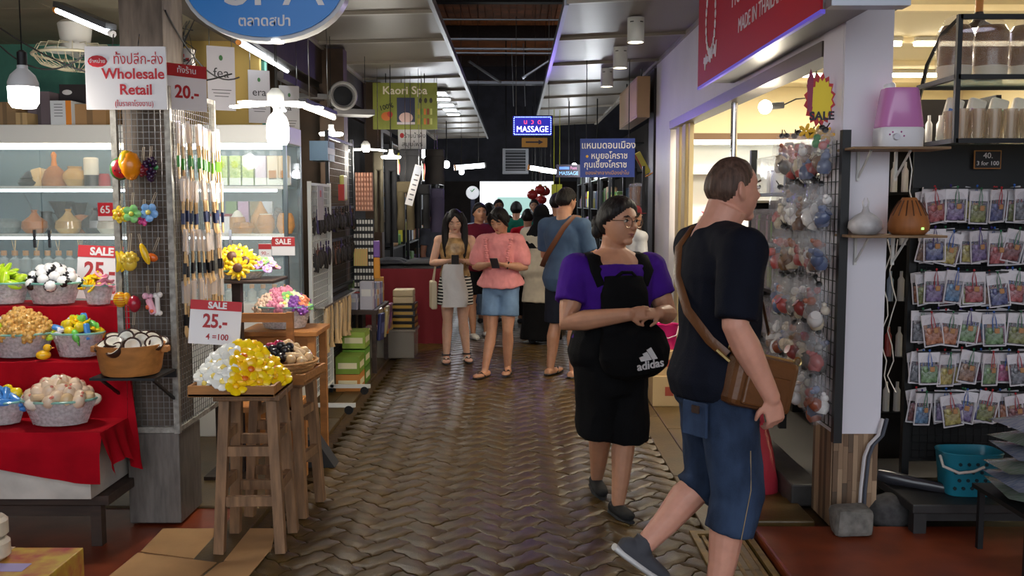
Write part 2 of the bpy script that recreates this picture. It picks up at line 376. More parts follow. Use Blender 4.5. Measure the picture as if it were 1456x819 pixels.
def rose(c): 
    m = MB().ell((0, 0, 0), (.03, .03, .024), 0, 10, 6)
    for k in range(16):
        z = 1-2*(k+.5)/16; a = k*2.4; q = math.sqrt(1-z*z); m.ell((q*.028*math.cos(a), q*.028*math.sin(a), z*.022), .011, 0, 6, 4)
    return m
for k, c in dict(ro_amber=(222, 172, 92), ro_white=(236, 228, 224), ro_pink=(238, 150, 175), ro_peach=(240, 205, 178), ro_mag=(190, 40, 110), ro_purple=(140, 80, 165), ro_coral=(240, 140, 100)).items():
    soap(k, [('body', rose(c), sm(*c))], 'rose_soap')
def egg(c, r=(.027, .027, .032)): return MB().lathe([(0, -r[2]), (r[0]*.6, -r[2]*.8), (r[0], -r[2]*.15), (r[0]*.85, r[2]*.45), (r[0]*.45, r[2]*.88), (0, r[2])], n=10)
for k, c in dict(eg_peach=(236, 208, 178), eg_beige=(220, 186, 140), eg_cream=(240, 226, 205), eg_black=(26, 22, 28), eg_yellow=(245, 215, 40), eg_lime=(190, 220, 50), eg_blue=(60, 130, 205), eg_magenta=(165, 25, 75)).items():
    soap(k, [('body', egg(c), sm(*c))] + ([('tip', MB().ell((0, 0, .028), (.008, .008, .006), 0, 6, 4), sm(214, 120, 100))] if k == 'eg_peach' else []), 'egg_shaped_soap' if k != 'eg_black' else 'dark_fruit_soap')
soap('panda', [('body', MB().ell((0, 0, 0), (.03, .03, .026), 0, 12, 7), sm(24, 20, 24)), ('white_cap', MB().lathe([(.0275, .008), (.024, .018), (.012, .0285), (0, .030)], n=10), sm(242, 240, 238))], 'mangosteen_soap')
soap('leaf', [('body', MB().ell((0, 0, 0), (.042, .024, .012), 0, 12, 6), sm(178, 214, 40)), ('midrib', MB().ell((0, 0, .009), (.036, .004, .005), 0, 8, 4), sm(225, 235, 90))], 'leaf_soap')
soap('bar_blue', [('body', MB().box((0, 0, 0), (.085, .03, .022), ch=.008), sm(70, 140, 215))], 'bar_soap')
soap('bar_beige', [('body', MB().tube([(-.04, 0, 0), (-.038, 0, 0), (.038, 0, 0), (.04, 0, 0)], [.008, .014, .014, .008], 8), sm(230, 200, 160))], 'stick_soap')
soap('fish', [('body', MB().ell((0, 0, 0), (.036, .02, .02), 0, 10, 6).ell((.04, 0, 0), (.016, .006, .02), 0, 6, 4), sm(110, 200, 90))], 'fish_soap')
soap('star_white', [('body', petals(5, .034, .018, .01, .0), sm(238, 232, 236))], 'star_soap')
COCO = plain(58, 32, 22, .35); COCW = sm(240, 234, 216)
soap('coconut', [('body', MB().lathe([(0, -.03), (.022, -.024), (.033, -.008), (.036, .008), (.034, .0105), (.028, .0085), (.026, .0)], n=16, cap=False), COCO), ('flesh', MB().lathe([(.0285, .0085), (.025, .009), (.018, .004), (.01, -.001), (0, -.003)], n=16, cap=False), COCW)], 'coconut_soap')
# ------------------------------------------------------------ baskets
LACE = mat('clear_lace_basket', c8(228, 220, 220), .2, alpha=.42, var=.3, scale=70, bump=.4, spec=.6)
RIMG = mat('clear_basket_rim', c8(150, 215, 200), .15, alpha=.6)
def basket(loc, w, d, h, label, mt=LACE, group=None):
    t = thing('oval_basket', label, 'basket', loc, 0, group)
    m = MB().lathe([(0, .002), (.62, .002), (.72, .04*1), (.86, .55), (1, 1), (.97, 1), (.83, .55), (.69, .06), (0, .03)], n=20, rib=.02, nrib=10)
    m.v = [(x*w/2, y*d/2, z*h) for x, y, z in m.v]; m.build('bowl', mt, t, 40)
    r = MB().tube([(w/2*math.cos(a), d/2*math.sin(a), h) for a in [2*PI*k/20 for k in range(20)]], .006, 5, closed=True); r.build('rim', RIMG, t, True)
    return t
def pile(loc, w, d, hz, n, keys, label, cat, group, s=1, tilt=.6, base=.4, jit=.2):
    for k in range(n):
        q = math.sqrt((k+.5)/n); a = k*2.39996; x = q*math.cos(a); y = q*math.sin(a)
        p = V(loc) + V((x*w/2*.92, y*d/2*.92, hz*(1-q*q) + rnd(-.004, .006)))
        key = keys(x, y) if callable(keys) else random.choice(keys)
        l = label[key] if isinstance(label, dict) else label
        put(key, p, (rx(-y*tilt*.8+rnd(-jit, jit)+base) @ ry(x*tilt+rnd(-jit, jit)*1.2) @ rz(rnd(0, 6))).to_euler(), l, cat, group if not isinstance(label, dict) else group+' '+key, s)
# ------------------------------------------------------------ red cloth tiers
TZ = [.56, .83, 1.07]; TY = [4.24, 4.54, 4.82, 5.15]
REDC = mat('red_cloth', c8(165, 8, 26), .85, spec=.12, var=.18, scale=7, bump=.25, bscale=25)
st = thing('tiered_stand', 'white foam-board tiered stand under the red cloth', 'display stand', (-3, 4.2, 0))
PALEB = mat('stained_white_board', c8(190, 182, 172), .8, var=.2, scale=6)
MB().b2((-.5, .06, .24), (1.05, .95, TZ[0]-.02)).build('lower_box', PALEB, st)
MB().b2((-.5, .36, TZ[0]-.02), (1.04, .95, TZ[1]-.02)).build('middle_step', PALEB, st)
MB().b2((-.5, .64, TZ[1]-.02), (1.04, .95, TZ[2]-.02)).build('upper_step', PALEB, st)
def clothy(u, v):
    prof = [(TY[0]-.03, .40), (TY[0]-.03, .50), (TY[0], TZ[0]), (TY[1]-.01, TZ[0]), (TY[1], TZ[1]), (TY[2]-.01, TZ[1]), (TY[2], TZ[2]), (TY[3], TZ[2])]
    q = v*(len(prof)-1); i = min(int(q), len(prof)-2); f = q-i
    y = prof[i][0]*(1-f)+prof[i+1][0]*f; z = prof[i][1]*(1-f)+prof[i+1][1]*f
    x = -3.6 + u*(1.72 if y < 4.56 else 1.64)
    if i < 2: k = 1-q/2; y -= .006*math.sin(u*26)*k; z += (.035-.10*max(0, min(1, (u-.55)/.38))+.008*math.sin(u*11))*k
    y += .004*noise.noise((x*9, y*9, z*9)); z += .004*noise.noise((x*7, y*7, z*7+5))
    return (x, y, z)
cl = MB().grid(clothy, 70, 42)
def side(u, v):   # right hanging side of the cloth
    y = TY[0]-.02+u*.36; top = TZ[0] if y < TY[1] else (TZ[1] if y < TY[2] else TZ[2]); z = top + v*(.36+.06*math.sin(u*5)-top)
    return (-1.88+.02*math.sin(u*22+v*2)*v+.05*v, y, z)
cl.grid(side, 30, 14)
tag(cl.build('red_cloth', REDC, None, True), 'bright red cloth draped over the tiers under the soap baskets', 'cloth')
bn = thing('wooden_bench', 'low dark wooden bench under the red-cloth soap stall', 'bench', (-2.9, 4.55, -.012))
MB().b2((-.7, -.22, .20), (1.0, .35, .247), ch=.004).build('seat', WDARK, bn)
for x in (-.65, .93):
    for y in (-.18, .3): MB().b2((x-.025, y-.025, 0), (x+.025, y+.025, .2)).build('leg', WDARK, bn)
MB().b2((-.62, -.19, .14), (.9, -.16, .19)).build('apron', WDARK, bn)
st.location.z = .002
# baskets on the tiers
def bk(px, tier, w, h, keys, n, lab, slab, grp, s=1, hz=.06, dy=.15, d=None):
    Y = TY[tier]+dy; p = at(px, 500, Y); p.z = TZ[tier]+.007; d = d or w*.72
    basket(p, w, d, h, lab); pile(p+V((0, 0, h*.86)), w*.98, d*.98, hz, n, keys, slab, 'soap', grp, s, jit=.7)
bk(82, 0, .345, .12, ['eg_peach']*5+['eg_cream', 'bar_beige', 'eg_beige'], 44, 'clear lace basket heaped with peach egg soaps on the lowest red tier', {'eg_peach': 'peach pink tipped soap heaped in the basket on the lowest red tier', 'eg_cream': 'cream egg soap among peach soaps on the lowest red tier', 'bar_beige': 'beige stick soap among peach soaps on the lowest red tier', 'eg_beige': 'tan egg soap among peach soaps on the lowest red tier'}, 'peach basket', 1.2, .09)
bk(-6, 0, .27, .11, lambda x, y: 'bar_blue' if x > -.1 and y < .2 else 'eg_yellow', 22, 'clear basket of blue bars and yellow soaps on the lowest red tier', {'bar_blue': 'glossy blue bar soap beside the peach soap basket', 'eg_yellow': 'yellow egg soap behind the blue bar soaps'}, 'blue basket', 1.1, .06)
bk(112, 1, .26, .12, ['leaf', 'eg_yellow', 'fish', 'bar_blue', 'star_white', 'fr_yellow'], 26, 'clear lace basket of pastel animal soaps on the middle red tier', {'leaf': 'lime leaf soap in the pastel basket on the middle tier', 'eg_yellow': 'yellow egg soap in the pastel basket on the middle tier', 'fish': 'green fish soap in the pastel basket on the middle tier', 'bar_blue': 'pale blue bar in the pastel basket on the middle tier', 'star_white': 'white star soap in the pastel basket on the middle tier', 'fr_yellow': 'yellow flower soap in the pastel basket on the middle tier'}, 'pastel basket', 1, .08)
bk(30, 1, .34, .12, lambda x, y: 'ro_amber' if x > -.35 else random.choice(['ro_white', 'eg_lime', 'star_white']), 34, 'clear lace basket of amber rose soaps on the middle red tier', {'ro_amber': 'translucent amber rose soap heaped on the middle red tier', 'ro_white': 'white rose soap beside the amber ones on the middle tier', 'eg_lime': 'lime soap beside the amber roses on the middle tier', 'star_white': 'white star soap beside the amber roses on the middle tier'}, 'amber basket', 1.15, .11)
bk(80, 2, .29, .11, ['panda'], 24, 'clear lace basket of black and white mangosteen soaps on the top red tier', 'black mangosteen soap with a white cap on the top red tier', 'mangosteen basket', 1.1, .09, dy=.1)
bk(10, 2, .27, .11, ['leaf', 'leaf', 'eg_lime'], 22, 'clear basket of lime green leaf soaps on the top red tier', {'leaf': 'lime green leaf soap on the top red tier', 'eg_lime': 'yellow green egg soap on the top red tier'}, 'lime basket', 1.05, .08, dy=.1)
bk(143, 2, .16, .10, lambda x, y: 'fr_pink' if x > .1 else 'fr_yellow', 18, 'small clear basket of yellow and pink flower soaps beside the post', {'fr_pink': 'pink flower soap in the small basket beside the post', 'fr_yellow': 'yellow flower soap in the small basket beside the post'}, 'flower basket', 1, .06, dy=.06)
# rubber duck
p = at(62, 508, TY[1]+.03); p.z = TZ[1]+.008
dk = thing('duck_soap', 'small yellow duck soap between two baskets on the red cloth', 'soap', p, .5)
MB().ell((0, 0, .024), (.035, .026, .024), 0, 12, 8).ell((.018, 0, .058), (.02, .02, .019), 0, 10, 7).build('body', sm(245, 190, 30), dk, True)
MB().ell((.04, 0, .056), (.011, .009, .004), 0, 8, 4).build('beak', sm(235, 120, 20), dk, True)
for s in (-1, 1): MB().ell((.032, s*.013, .064), .003, 0, 6, 4).build('eye', plain(10, 10, 10), dk)
# wooden tub of coconut soaps on a wire bracket of the cage
p = at(187, 530, 4.40); 
tb = thing('wooden_tub', 'round honey-coloured wooden tub of coconut soaps beside the post', 'tub', p)
MB().lathe([(0, 0), (.125, 0), (.135, .02), (.155, .14), (.145, .14), (.126, .03), (0, .02)], n=28).build('bowl', WORANGE, tb, 40)
for s in (-1, 1): MB().box((s*.165, 0, .115), (.03, .05, .03), ch=.006).build('handle', WORANGE, tb)
pile(p+V((0, 0, .125)), .3, .3, .05, 17, ['coconut'], 'half coconut soap with white flesh in the wooden tub', 'soap', 'coconut soaps in the wooden tub', 1.2, .6, .55, .45)
br = thing('bracket_shelf', 'black wire bracket shelf carrying the wooden tub', 'shelf', (p.x, 4.4, p.z-.012))
MB().box((0, .02, 0), (.3, .26, .012)).build('tray', BLACKM, br)
for s in (-1, 1): MB().bar((s*.12, .22, -.16), (s*.12, -.06, -.008), .012, .012).build('strut', BLACKM, br)
MB().box((0, .17, -.02), (.3, .012, .04)).build('back_rail', BLACKM, br)
# ------------------------------------------------------------ fruit soaps hanging on the cage
STRING = mat('pale_string', c8(190, 175, 150), .9)
def hang(name, px, py, label, parts, Y=4.55, sl=.07, s=1, rot=(0, 0, 0)):
    p = at(px, py, Y); t = thing(name, label, 'soap', p, group=None); t.rotation_euler = rot; t.scale = (s, s, s)
    for n, b, mt in parts: b.build(n, mt, t, True)
    MB().tube([(-.004, 0, .03), (-.004, .02, .03+sl), (.004, .02, .03+sl), (.004, 0, .03)], .0015, 4).build('string', STRING, t)
    return t
flat = rx(PI/2).to_4x4()
def F5(n, L, w, th, c=.2): return MB().mb(petals(n, L, w, th, c), flat)
hang('watermelon_soap', 171, 240, 'half watermelon soap hanging on the wire cage', [('rind', MB().ell((0, 0, 0), (.05, .03, .055), 0, 16, 10), plain(60, 110, 50, .3)), ('flesh', MB().ell((.004, -.008, 0), (.044, .026, .049), 0, 16, 10), sm(170, 30, 40)), ('seed', MB().mb(MB().ell((.01, -.035, .01), .004, 0, 5, 4).ell((-.012, -.035, -.01), .004, 0, 5, 4).ell((.012, -.034, -.02), .004, 0, 5, 4)), plain(20, 10, 10))])
hang('mango_soap', 186, 236, 'large orange mango soap hanging in front of the wire cage', [('body', egg(0, (.05, .04, .07)).mb(MB()), sm(250, 150, 20)), ('skin', MB().ell((-.02, 0, -.02), (.035, .04, .055), 0, 12, 8), sm(250, 200, 20))], Y=4.52, rot=(PI, 0, 0))
gp = MB()
for k in range(22): a = k*2.4; z = 1-2*(k+.5)/22; q = math.sqrt(1-z*z)*(.6+.4*z); gp.ell((q*.035*math.cos(a), q*.03*math.sin(a), z*.05-.01), .014, 0, 7, 5)
hang('grape_soap', 214, 238, 'dark grape bunch soap with green leaf on the wire cage', [('grapes', gp, sm(50, 22, 60)), ('leaf', F5(5, .04, .03, .006).mb(MB()), sm(50, 130, 60))])
hang('lychee_soap', 203, 242, 'dark red lychee soap hanging behind the grape bunch', [('body', rose(0), sm(130, 25, 40))], s=1.1)
hang('yellow_flower_soap', 172, 305, 'yellow double flower soap hanging on the wire cage', [('petals', F5(7, .045, .03, .008).mb(F5(6, .034, .026, .008), M.Translation((0, -.01, 0))), sm(248, 212, 50)), ('flower_centre', MB().ell((0, -.014, 0), .012, 0, 8, 5), sm(230, 150, 30))])
hang('green_flower_soap', 188, 304, 'pale green five-petal flower soap on the wire cage', [('petals', F5(5, .046, .042, .009), sm(140, 210, 120)), ('flower_centre', MB().ell((0, -.012, 0), .012, 0, 8, 5), sm(235, 230, 90))], Y=4.52)
hang('blue_flower_soap', 212, 302, 'light blue five-petal flower soap on the wire cage', [('petals', F5(5, .048, .044, .009), sm(125, 175, 230)), ('flower_centre', MB().ell((0, -.012, 0), .013, 0, 8, 5), sm(250, 225, 110))], rot=(0, .3, 0))
hang('pink_flower_soap', 204, 313, 'small pink flower soap behind the blue flower soap', [('petals', F5(5, .03, .026, .008), sm(225, 80, 150))], Y=4.57)
def banana(a): return MB().tube([(-.0, 0, .05), (.012, 0, .03), (.018, 0, 0), (.012, 0, -.03), (0, 0, -.05)], [.005, .014, .016, .014, .004], 8)
hang('banana_soap', 172, 372, 'yellow banana soap hanging on the wire cage', [('fruit', banana(0).mb(banana(0), M.Translation((-.022, 0, 0))), sm(246, 208, 40))])
hang('star_fruit_soap', 184, 368, 'pale yellow star fruit soap on the wire cage', [('body', rose(0).mb(MB().ell((0, 0, -.02), (.03, .025, .03))), sm(240, 205, 70))], s=1.2)
hang('papaya_soap', 206, 361, 'bright yellow papaya slice soap on the wire cage', [('slice', MB().ell((0, 0, 0), (.018, .016, .055), 0, 10, 8), sm(250, 200, 30))], rot=(0, -.35, 0), Y=4.52)
hang('orange_slice_soap', 216, 366, 'orange fruit slice soap beside the papaya slice', [('slice', MB().ell((0, 0, 0), (.03, .015, .02), 0, 10, 8), sm(235, 110, 30))], rot=(0, .3, 0))
hang('pineapple_soap', 171, 426, 'orange striped pineapple soap hanging low on the cage', [('body', MB().ell((0, 0, 0), (.034, .026, .038), 0, 12, 10), stripes('pineapple_stripe', c8(240, 190, 40), c8(225, 120, 20), 90, 'Z', .3)), ('side_slice', MB().ell((.03, .005, .005), (.02, .022, .03)), sm(240, 170, 30))])
hang('strawberry_soap', 191, 432, 'dark red strawberry soap hanging beside the pineapple soap', [('body', egg(0, (.032, .03, .042)), sm(165, 20, 45)), ('leaf', F5(5, .025, .014, .006).mb(MB()), sm(40, 110, 50))], rot=(PI, 0, 0))
hang('bear_soap', 214, 436, 'pink and white bear stick soap on the wire cage', [('body', MB().tube([(0, 0, .04), (0, 0, .035), (.006, 0, -.035), (.007, 0, -.04)], [.01, .017, .017, .008], 10), sm(240, 170, 190)), ('spot', MB().ell((-.01, -.012, .0), (.01, .008, .012)).ell((.006, -.013, -.022), (.01, .008, .01)), sm(230, 100, 60)), ('head', MB().ell((-.012, 0, .055), .016).ell((.012, 0, .05), .012), sm(235, 180, 200))], rot=(0, -.2, 0))
hang('bone_soap', 224, 432, 'white bone-shaped soap beside the bear soap', [('body', MB().tube([(0, 0, .035), (0, 0, -.04)], [.012, .012], 8).ell((-.008, 0, .04), .014).ell((.012, 0, .044), .014).ell((-.008, 0, -.045), .013).ell((.01, 0, -.045), .013), sm(238, 232, 226))], Y=4.56)
# ------------------------------------------------------------ wooden back scratchers on the side of the cage
SLEEVE = mat('milky_sleeve', c8(225, 220, 222), .2, alpha=.35)
BAND = [plain(60, 140, 40, .4), plain(25, 25, 30, .4), plain(35, 45, 80, .4), plain(120, 180, 60, .4)]
rows = [(1.98, 0), (1.71, 2), (1.455, 1), (1.2, 1)]
def scratcher(bandm):
    m = [('wooden_back_scratcher', MB().tube([(0, 0, .0), (0, 0, -.20), (.002, 0, -.245), (.012, 0, -.265)], [.0055, .0065, (.014, .005), (.016, .005)], 6), WLIGHT),
         ('paper_band', MB().box((0, 0, -.185), (.016, .014, .055)), bandm),
         ('plastic_sleeve', MB().box((0, 0, -.045), (.03, .014, .11)), SLEEVE)]
    return [(n, b.mesh(n, mt, True)) for n, b, mt in m]
SCR = [scratcher(b) for b in BAND]
bname = ['green', 'black', 'navy', 'light green']
places = ['top', 'second', 'third', 'lowest']
for r_, (z, bi) in enumerate(rows):
    for k in range(16):
        b = bi if not (r_ == 0 and k > 9) else 3
        y = 4.66+k*.04; t = link('wooden_back_scratcher', SCR[b][0][1], None, (PX1+.045+rnd(-.005, .02), y, z+rnd(-.012, .012)), (rnd(-.06, .06), rnd(-.06, .06), PI/2+rnd(-.5, .5)))
        for n, me in SCR[b][1:]: link(n, me, t)
        tag(t, 'pale wooden back scratcher with %s band, %s row on the cage side' % (bname[b], places[r_]), 'back scratcher', 'back scratchers in the %s row %s' % (places[r_], bname[b]))
# ------------------------------------------------------------ signs on the post
WHITEP = mat('white_sign_board', c8(226, 222, 222), .3, coat=.3)
REDP = mat('red_print', c8(196, 26, 38), .5); REDD = mat('deep_red_print', c8(170, 30, 34), .5)
a = at(121, 66, 4.56); b = at(238, 156, 4.56)
sg = thing('wholesale_sign', 'white hanging sign reading Wholesale Retail in red letters', 'sign', ((a.x+b.x)/2, 4.56, b.z), .03)
w_, h_ = b.x-a.x, a.z-b.z
MB().box((0, 0, h_/2), (w_, .012, h_), ch=.002).build('board', WHITEP, sg)
text('ทั้งปลีก-ส่ง', .068, REDP, sg, (.06, -.0065, h_*.79), sx=.8); text('Wholesale', .068, REDP, sg, (.035, -.0065, h_*.56), bold=.0016); text('Retail', .068, REDP, sg, (.045, -.0065, h_*.31), bold=.0016); text('(ในราคาโรงงาน)', .036, REDP, sg, (.035, -.0065, h_*.09), sx=.8)
MB().ell((-.13, -.007, h_*.76), (.046, .002, .028), 0, 20, 6).build('oval_badge', REDP, sg); text('จำหน่าย', .024, WHITEP, sg, (-.13, -.0095, h_*.76))
for s in (-.06, .06): MB().cyl((s, .0, h_), (s, .02, h_+.06), .003, n=5).build('hook', WIRE, sg)
a = at(234, 98, 4.7)
s2 = thing('price_sign', 'white price sign reading 20.- with red header beside the wholesale sign', 'sign', (PX1+.075, 4.70, a.z-.20), R(50))
MB().box((0, 0, .11), (.22, .008, .22)).build('board', WHITEP, s2); MB().box((0, -.005, .19), (.22, .004, .06)).build('header', REDD, s2); text('20.-', .085, REDD, s2, (0, -.0055, .085), bold=.002); text('ทั้งร้าน', .04, WHITEP, s2, (0, -.0085, .19))
def sale_sign(loc, w, h, rot, label, extra='25.-', last='4 =100'):
    t = thing('sale_sign', label, 'sign', loc, rot=rot)
    MB().box((0, 0, h/2), (w, .006, h)).build('board', WHITEP, t); MB().box((0, -.004, h*.89), (w, .004, h*.22)).build('header', REDP, t)
    text('SALE', h*.20, WHITEP, t, (w*.03, -.0075, h*.885), bold=h*.008)
    text(extra, h*.43, REDD, t, (w*.0, -.0045, h*.52), bold=h*.012, sx=.85)
    if last: text(last, h*.19, REDD, t, (w*.06, -.0045, h*.17), bold=h*.003, sx=.95)
    return t
p = at(304, 490, 4.49); ss_ = sale_sign(p, .245, .21, (-.12, .06, .0), 'white and red sale sign reading 25.- 4 =100 behind the flower soaps'); MB().box((.06, .006, -.07), (.014, .006, .22)).build('stick', WLIGHT, ss_)
p = at(140, 432, 5.12); p.z = TZ[2]+.01; sale_sign(p, .235, .29, (-.14, .05, .12), 'white and red sale sign reading 25 behind the soap baskets', '25.-', '4 =100')
# ------------------------------------------------------------ left: stools and trays
def stool(loc, rot, label, h=.73):
    t = thing('wooden_stool', label, 'stool', loc, rot)
    top = .105; bot = .14
    for sx in (-1, 1):
        for sy in (-1, 1): MB().bar((sx*bot, sy*bot, 0), (sx*top, sy*top, h-.02), .046, .046, up=(0, 1, 0)).build('leg', WSTOOL, t)
    for z in (.24, .47):
        q = bot+(top-bot)*z/h
        for s in (-1, 1): MB().bar((-q, s*q, z), (q, s*q, z), .028, .045).build('rung', WSTOOL, t)
        for s in (-1, 1): MB().bar((s*q, -q, z+.06), (s*q, q, z+.06), .028, .045).build('rung', WSTOOL, t)
    MB().box((0, 0, h-.015), (.30, .30, .03), ch=.006).build('seat', WSTOOL, t); return t
def tray(loc, w, d, h, label, rot=0):
    t = thing('wooden_tray', label, 'tray', loc, rot)
    MB().box((0, 0, .006), (w, d, .012)).build('bottom', WTRAY, t)
    for s in (-1, 1): MB().box((0, s*(d/2-.008), h/2), (w, .016, h), ch=.002).build('side', WTRAY, t); MB().box((s*(w/2-.008), 0, h/2), (.016, d-.033, h), ch=.002).build('side', WTRAY, t)
    return t
stool((-1.215, 4.36, .004), .03, 'worn wooden stool standing on cardboard under the white and yellow flower soaps', .735)
stool((-1.20, 4.86, .004), -.12, 'worn wooden stool under the tray of dark and beige soaps', .70)
tray((-1.26, 4.33, .741), .385, .36, .05, 'wooden tray heaped with white and yellow flower soaps')
pile((-1.26, 4.32, .785), .41, .38, .15, 58, lambda x, y: ('fr_yellow' if random.random() > .12 else 'fr_orange') if x+.25*y > -.12 else 'fr_white', {'fr_white': 'white frangipani soap with yellow centre on the wooden tray', 'fr_yellow': 'yellow frangipani soap heaped on the wooden tray', 'fr_orange': 'yellow frangipani soap with orange centre on the wooden tray'}, 'soap', 'tray flowers', 1.45, .5, .55, .3)
tray((-1.2, 4.81, .706), .36, .36, .05, 'wooden tray of black, beige and magenta soaps behind the flower tray', -.1)
wk = thing('wicker_basket', 'shallow wicker basket of beige and black soaps on the second stool', 'basket', (-1.19, 4.80, .72))
m = MB()
for k in range(5): m.tube([((.13+.012*k)*math.cos(a), (.13+.012*k)*math.sin(a), .006+.018*k) for a in [2*PI*j/18 for j in range(18)]], .0085, 5, closed=True)
m.build('woven_side', mat('wicker', c8(170, 125, 75), .7, var=.3, scale=60), wk, True); MB().lathe([(0, 0), (.14, 0), (.14, .008), (0, .008)], n=18).build('bottom', MATS['wicker'], wk)
pile((-1.19, 4.80, .80), .32, .32, .075, 40, lambda x, y: 'eg_black' if (x < .35 and y < -.1) else ('eg_magenta' if x < -.05 else random.choice(['eg_beige', 'bar_beige', 'eg_cream'])), {'eg_black': 'black oval soap in the wicker basket', 'eg_magenta': 'dark magenta soap in the wicker basket', 'eg_beige': 'tan egg soap in the wicker basket', 'bar_beige': 'beige stick soap in the wicker basket', 'eg_cream': 'cream egg soap in the wicker basket'}, 'soap', 'wicker basket', 1.0, .7)
# cardboard on the ground
def sheet(poly, z, label):
    b = MB(); n = len(poly); b.add([(x, y, z) for x, y in poly]+[(x, y, z+.004) for x, y in poly], [list(range(n))[::-1], list(range(n, 2*n))]+[(i, (i+1) % n, n+(i+1) % n, n+i) for i in range(n)])
    o = b.build('cardboard_sheet', CARD); tag(o, label, 'cardboard'); return o
q = lambda *l: [(p.x, p.y) for p in (fl(a, b) for a, b in l)]
sheet(q((232, 752), (392, 752), (385, 785), (312, 800), (200, 785)), -.001, 'flattened brown cardboard sheet under the wooden stool')
sheet(q((196, 788), (308, 802), (250, 850), (120, 850)), .004, 'flattened brown cardboard sheet at the edge of the red floor')
sheet(q((312, 803), (388, 780), (330, 850), (255, 850)), .004, 'small flattened cardboard piece with tape in front of the stool')
# black rubber wedge
p = fl(440, 640); wd = MB().add([(-.03, 0, 0), (.16, 0, 0), (.05, 0, .17), (-.03, 0, .17), (-.03, .14, 0), (.16, .14, 0), (.05, .14, .17), (-.03, .14, .17)], [(0, 1, 2, 3), (7, 6, 5, 4), (0, 4, 5, 1), (1, 5, 6, 2), (2, 6, 7, 3), (3, 7, 4, 0)])
tag(wd.build('rubber_wedge', mat('black_rubber', (.012, .012, .012), .7), None, False, (-1.25, p.y-.42, .002)), 'black wedge block on the floor behind the wooden stools', 'wedge')
# printed carton and wrapped rolls in the corner
CP = mat('yellow_red_print', c8(200, 170, 50), .35, col2=c8(160, 40, 50), scale=14, var=.1, coat=.4)
bx_ = thing('printed_carton', 'glossy yellow and red printed carton on the red floor', 'box', (-1.82, 3.24, -.011))
MB().box((0, 0, .165), (.42, .4, .33), ch=.004).build('carton_body', CP, bx_); MB().box((.04, -.0, .3315), (.12, .07, .002)).build('printed_label', plain(150, 140, 190), bx_); MB().box((-.06, .0, .3311), (.03, .4, .002)).build('tape', plain(220, 200, 170, .2), bx_)
for i, (x, y, z) in enumerate([(-1.90, 3.32, .322), (-1.91, 3.33, .397)]):
    t = MB().lathe([(0, 0), (.062, 0), (.075, .012), (.075, .06), (.062, .074), (0, .074)], n=18); tag(t.build('wrapped_roll', mat('wrapped_cream', c8(205, 195, 175), .3, coat=.5, var=.1, scale=25), None, 40, (x, y, z)), 'cream plastic-wrapped roll, %s of the stack on the printed carton' % ('bottom' if i == 0 else 'top'), 'roll')
# ------------------------------------------------------------ stand with sunflower and pastel baskets behind the trays
fs = thing('flower_stand', 'dark wooden stand holding the sunflower soap basket', 'stand', (-1.58, 5.5, 0))
MB().box((0, 0, 1.155), (.44, .34, .018), ch=.004).build('top_board', WDARK, fs)
MB().b2((-.06, -.03, .02), (-.01, .03, 1.146)).build('post', WDARK, fs); MB().b2((-.2, .05, .02), (-.15, .1, 1.146)).build('post', WDARK, fs); MB().box((-.1, .02, .01), (.24, .3, .02)).build('base', WDARK, fs)
p = V((-1.60, 5.48, 1.165)); basket(p, .34, .27, .05, 'shallow clear basket of sunflower soaps on the dark stand')
pile(p+V((-.02, -.02, .045)), .30, .26, .10, 12, ['sunflower'], 'yellow sunflower soap with brown centre in the shallow basket', 'soap', 'sunflower soaps', 1.45, .45, .95)
pile(p+V((.15, .04, .05)), .14, .2, .06, 12, ['fr_lilac', 'fr_pink', 'fr_green'], {'fr_lilac': 'lilac flower soap beside the sunflower soaps', 'fr_pink': 'pink flower soap beside the sunflower soaps', 'fr_green': 'green flower soap beside the sunflower soaps'}, 'soap', 'sunflower side', .9)
tb = thing('wooden_table', 'honey wooden side table carrying the pastel flower basket', 'table', (-1.45, 5.96, -.085))
MB().box((0, 0, .885), (.48, .42, .03), ch=.004).build('top', WORANGE, tb)
for sx in (-1, 1):
    for sy in (-1, 1): MB().b2((sx*.2-.022, sy*.17-.022, 0), (sx*.2+.022, sy*.17+.022, .87)).build('leg', WORANGE, tb)
MB().b2((-.2, -.18, .3), (.2, -.15, .35)).build('rail', WORANGE, tb); MB().b2((-.2, -.18, .76), (.2, -.15, .87)).build('apron', WORANGE, tb)
p = V((-1.45, 5.93, .817)); basket(p, .36, .3, .14, 'deep clear basket of pastel rose soaps on the honey table')
pile(p+V((0, 0, .12)), .36, .3, .11, 40, lambda x, y: 'ro_peach' if x < -.4 else ('ro_purple' if y > .3 else ('ro_pink' if x < .15 else random.choice(['fr_cream', 'fr_green', 'ro_purple', 'ro_coral']))), {'ro_peach': 'peach rose soap in the deep clear basket', 'ro_purple': 'purple rose soap in the deep clear basket', 'ro_pink': 'pink rose soap in the deep clear basket', 'fr_cream': 'cream flower soap in the deep clear basket', 'fr_green': 'green flower soap in the deep clear basket', 'ro_coral': 'coral rose soap in the deep clear basket'}, 'soap', 'deep basket', 1.1, .7)
ch = thing('wooden_chair', 'honey wooden chair with slatted back behind the sale sign', 'chair', (-1.40, 5.34, 0))
for sx in (-1, 1):
    MB().b2((sx*.16-.018, -.16, 0), (sx*.16+.018, -.124, 1.0)).build('back_leg', WORANGE, ch); MB().b2((sx*.16-.018, .12, 0), (sx*.16+.018, .156, .44)).build('front_leg', WORANGE, ch)
for z in (.97, .78): MB().b2((-.16, -.155, z-.025), (.16, -.13, z+.025)).build('back_slat', WORANGE, ch)
MB().b2((-.18, -.16, .44), (.18, .17, .47)).build('seat', WORANGE, ch)
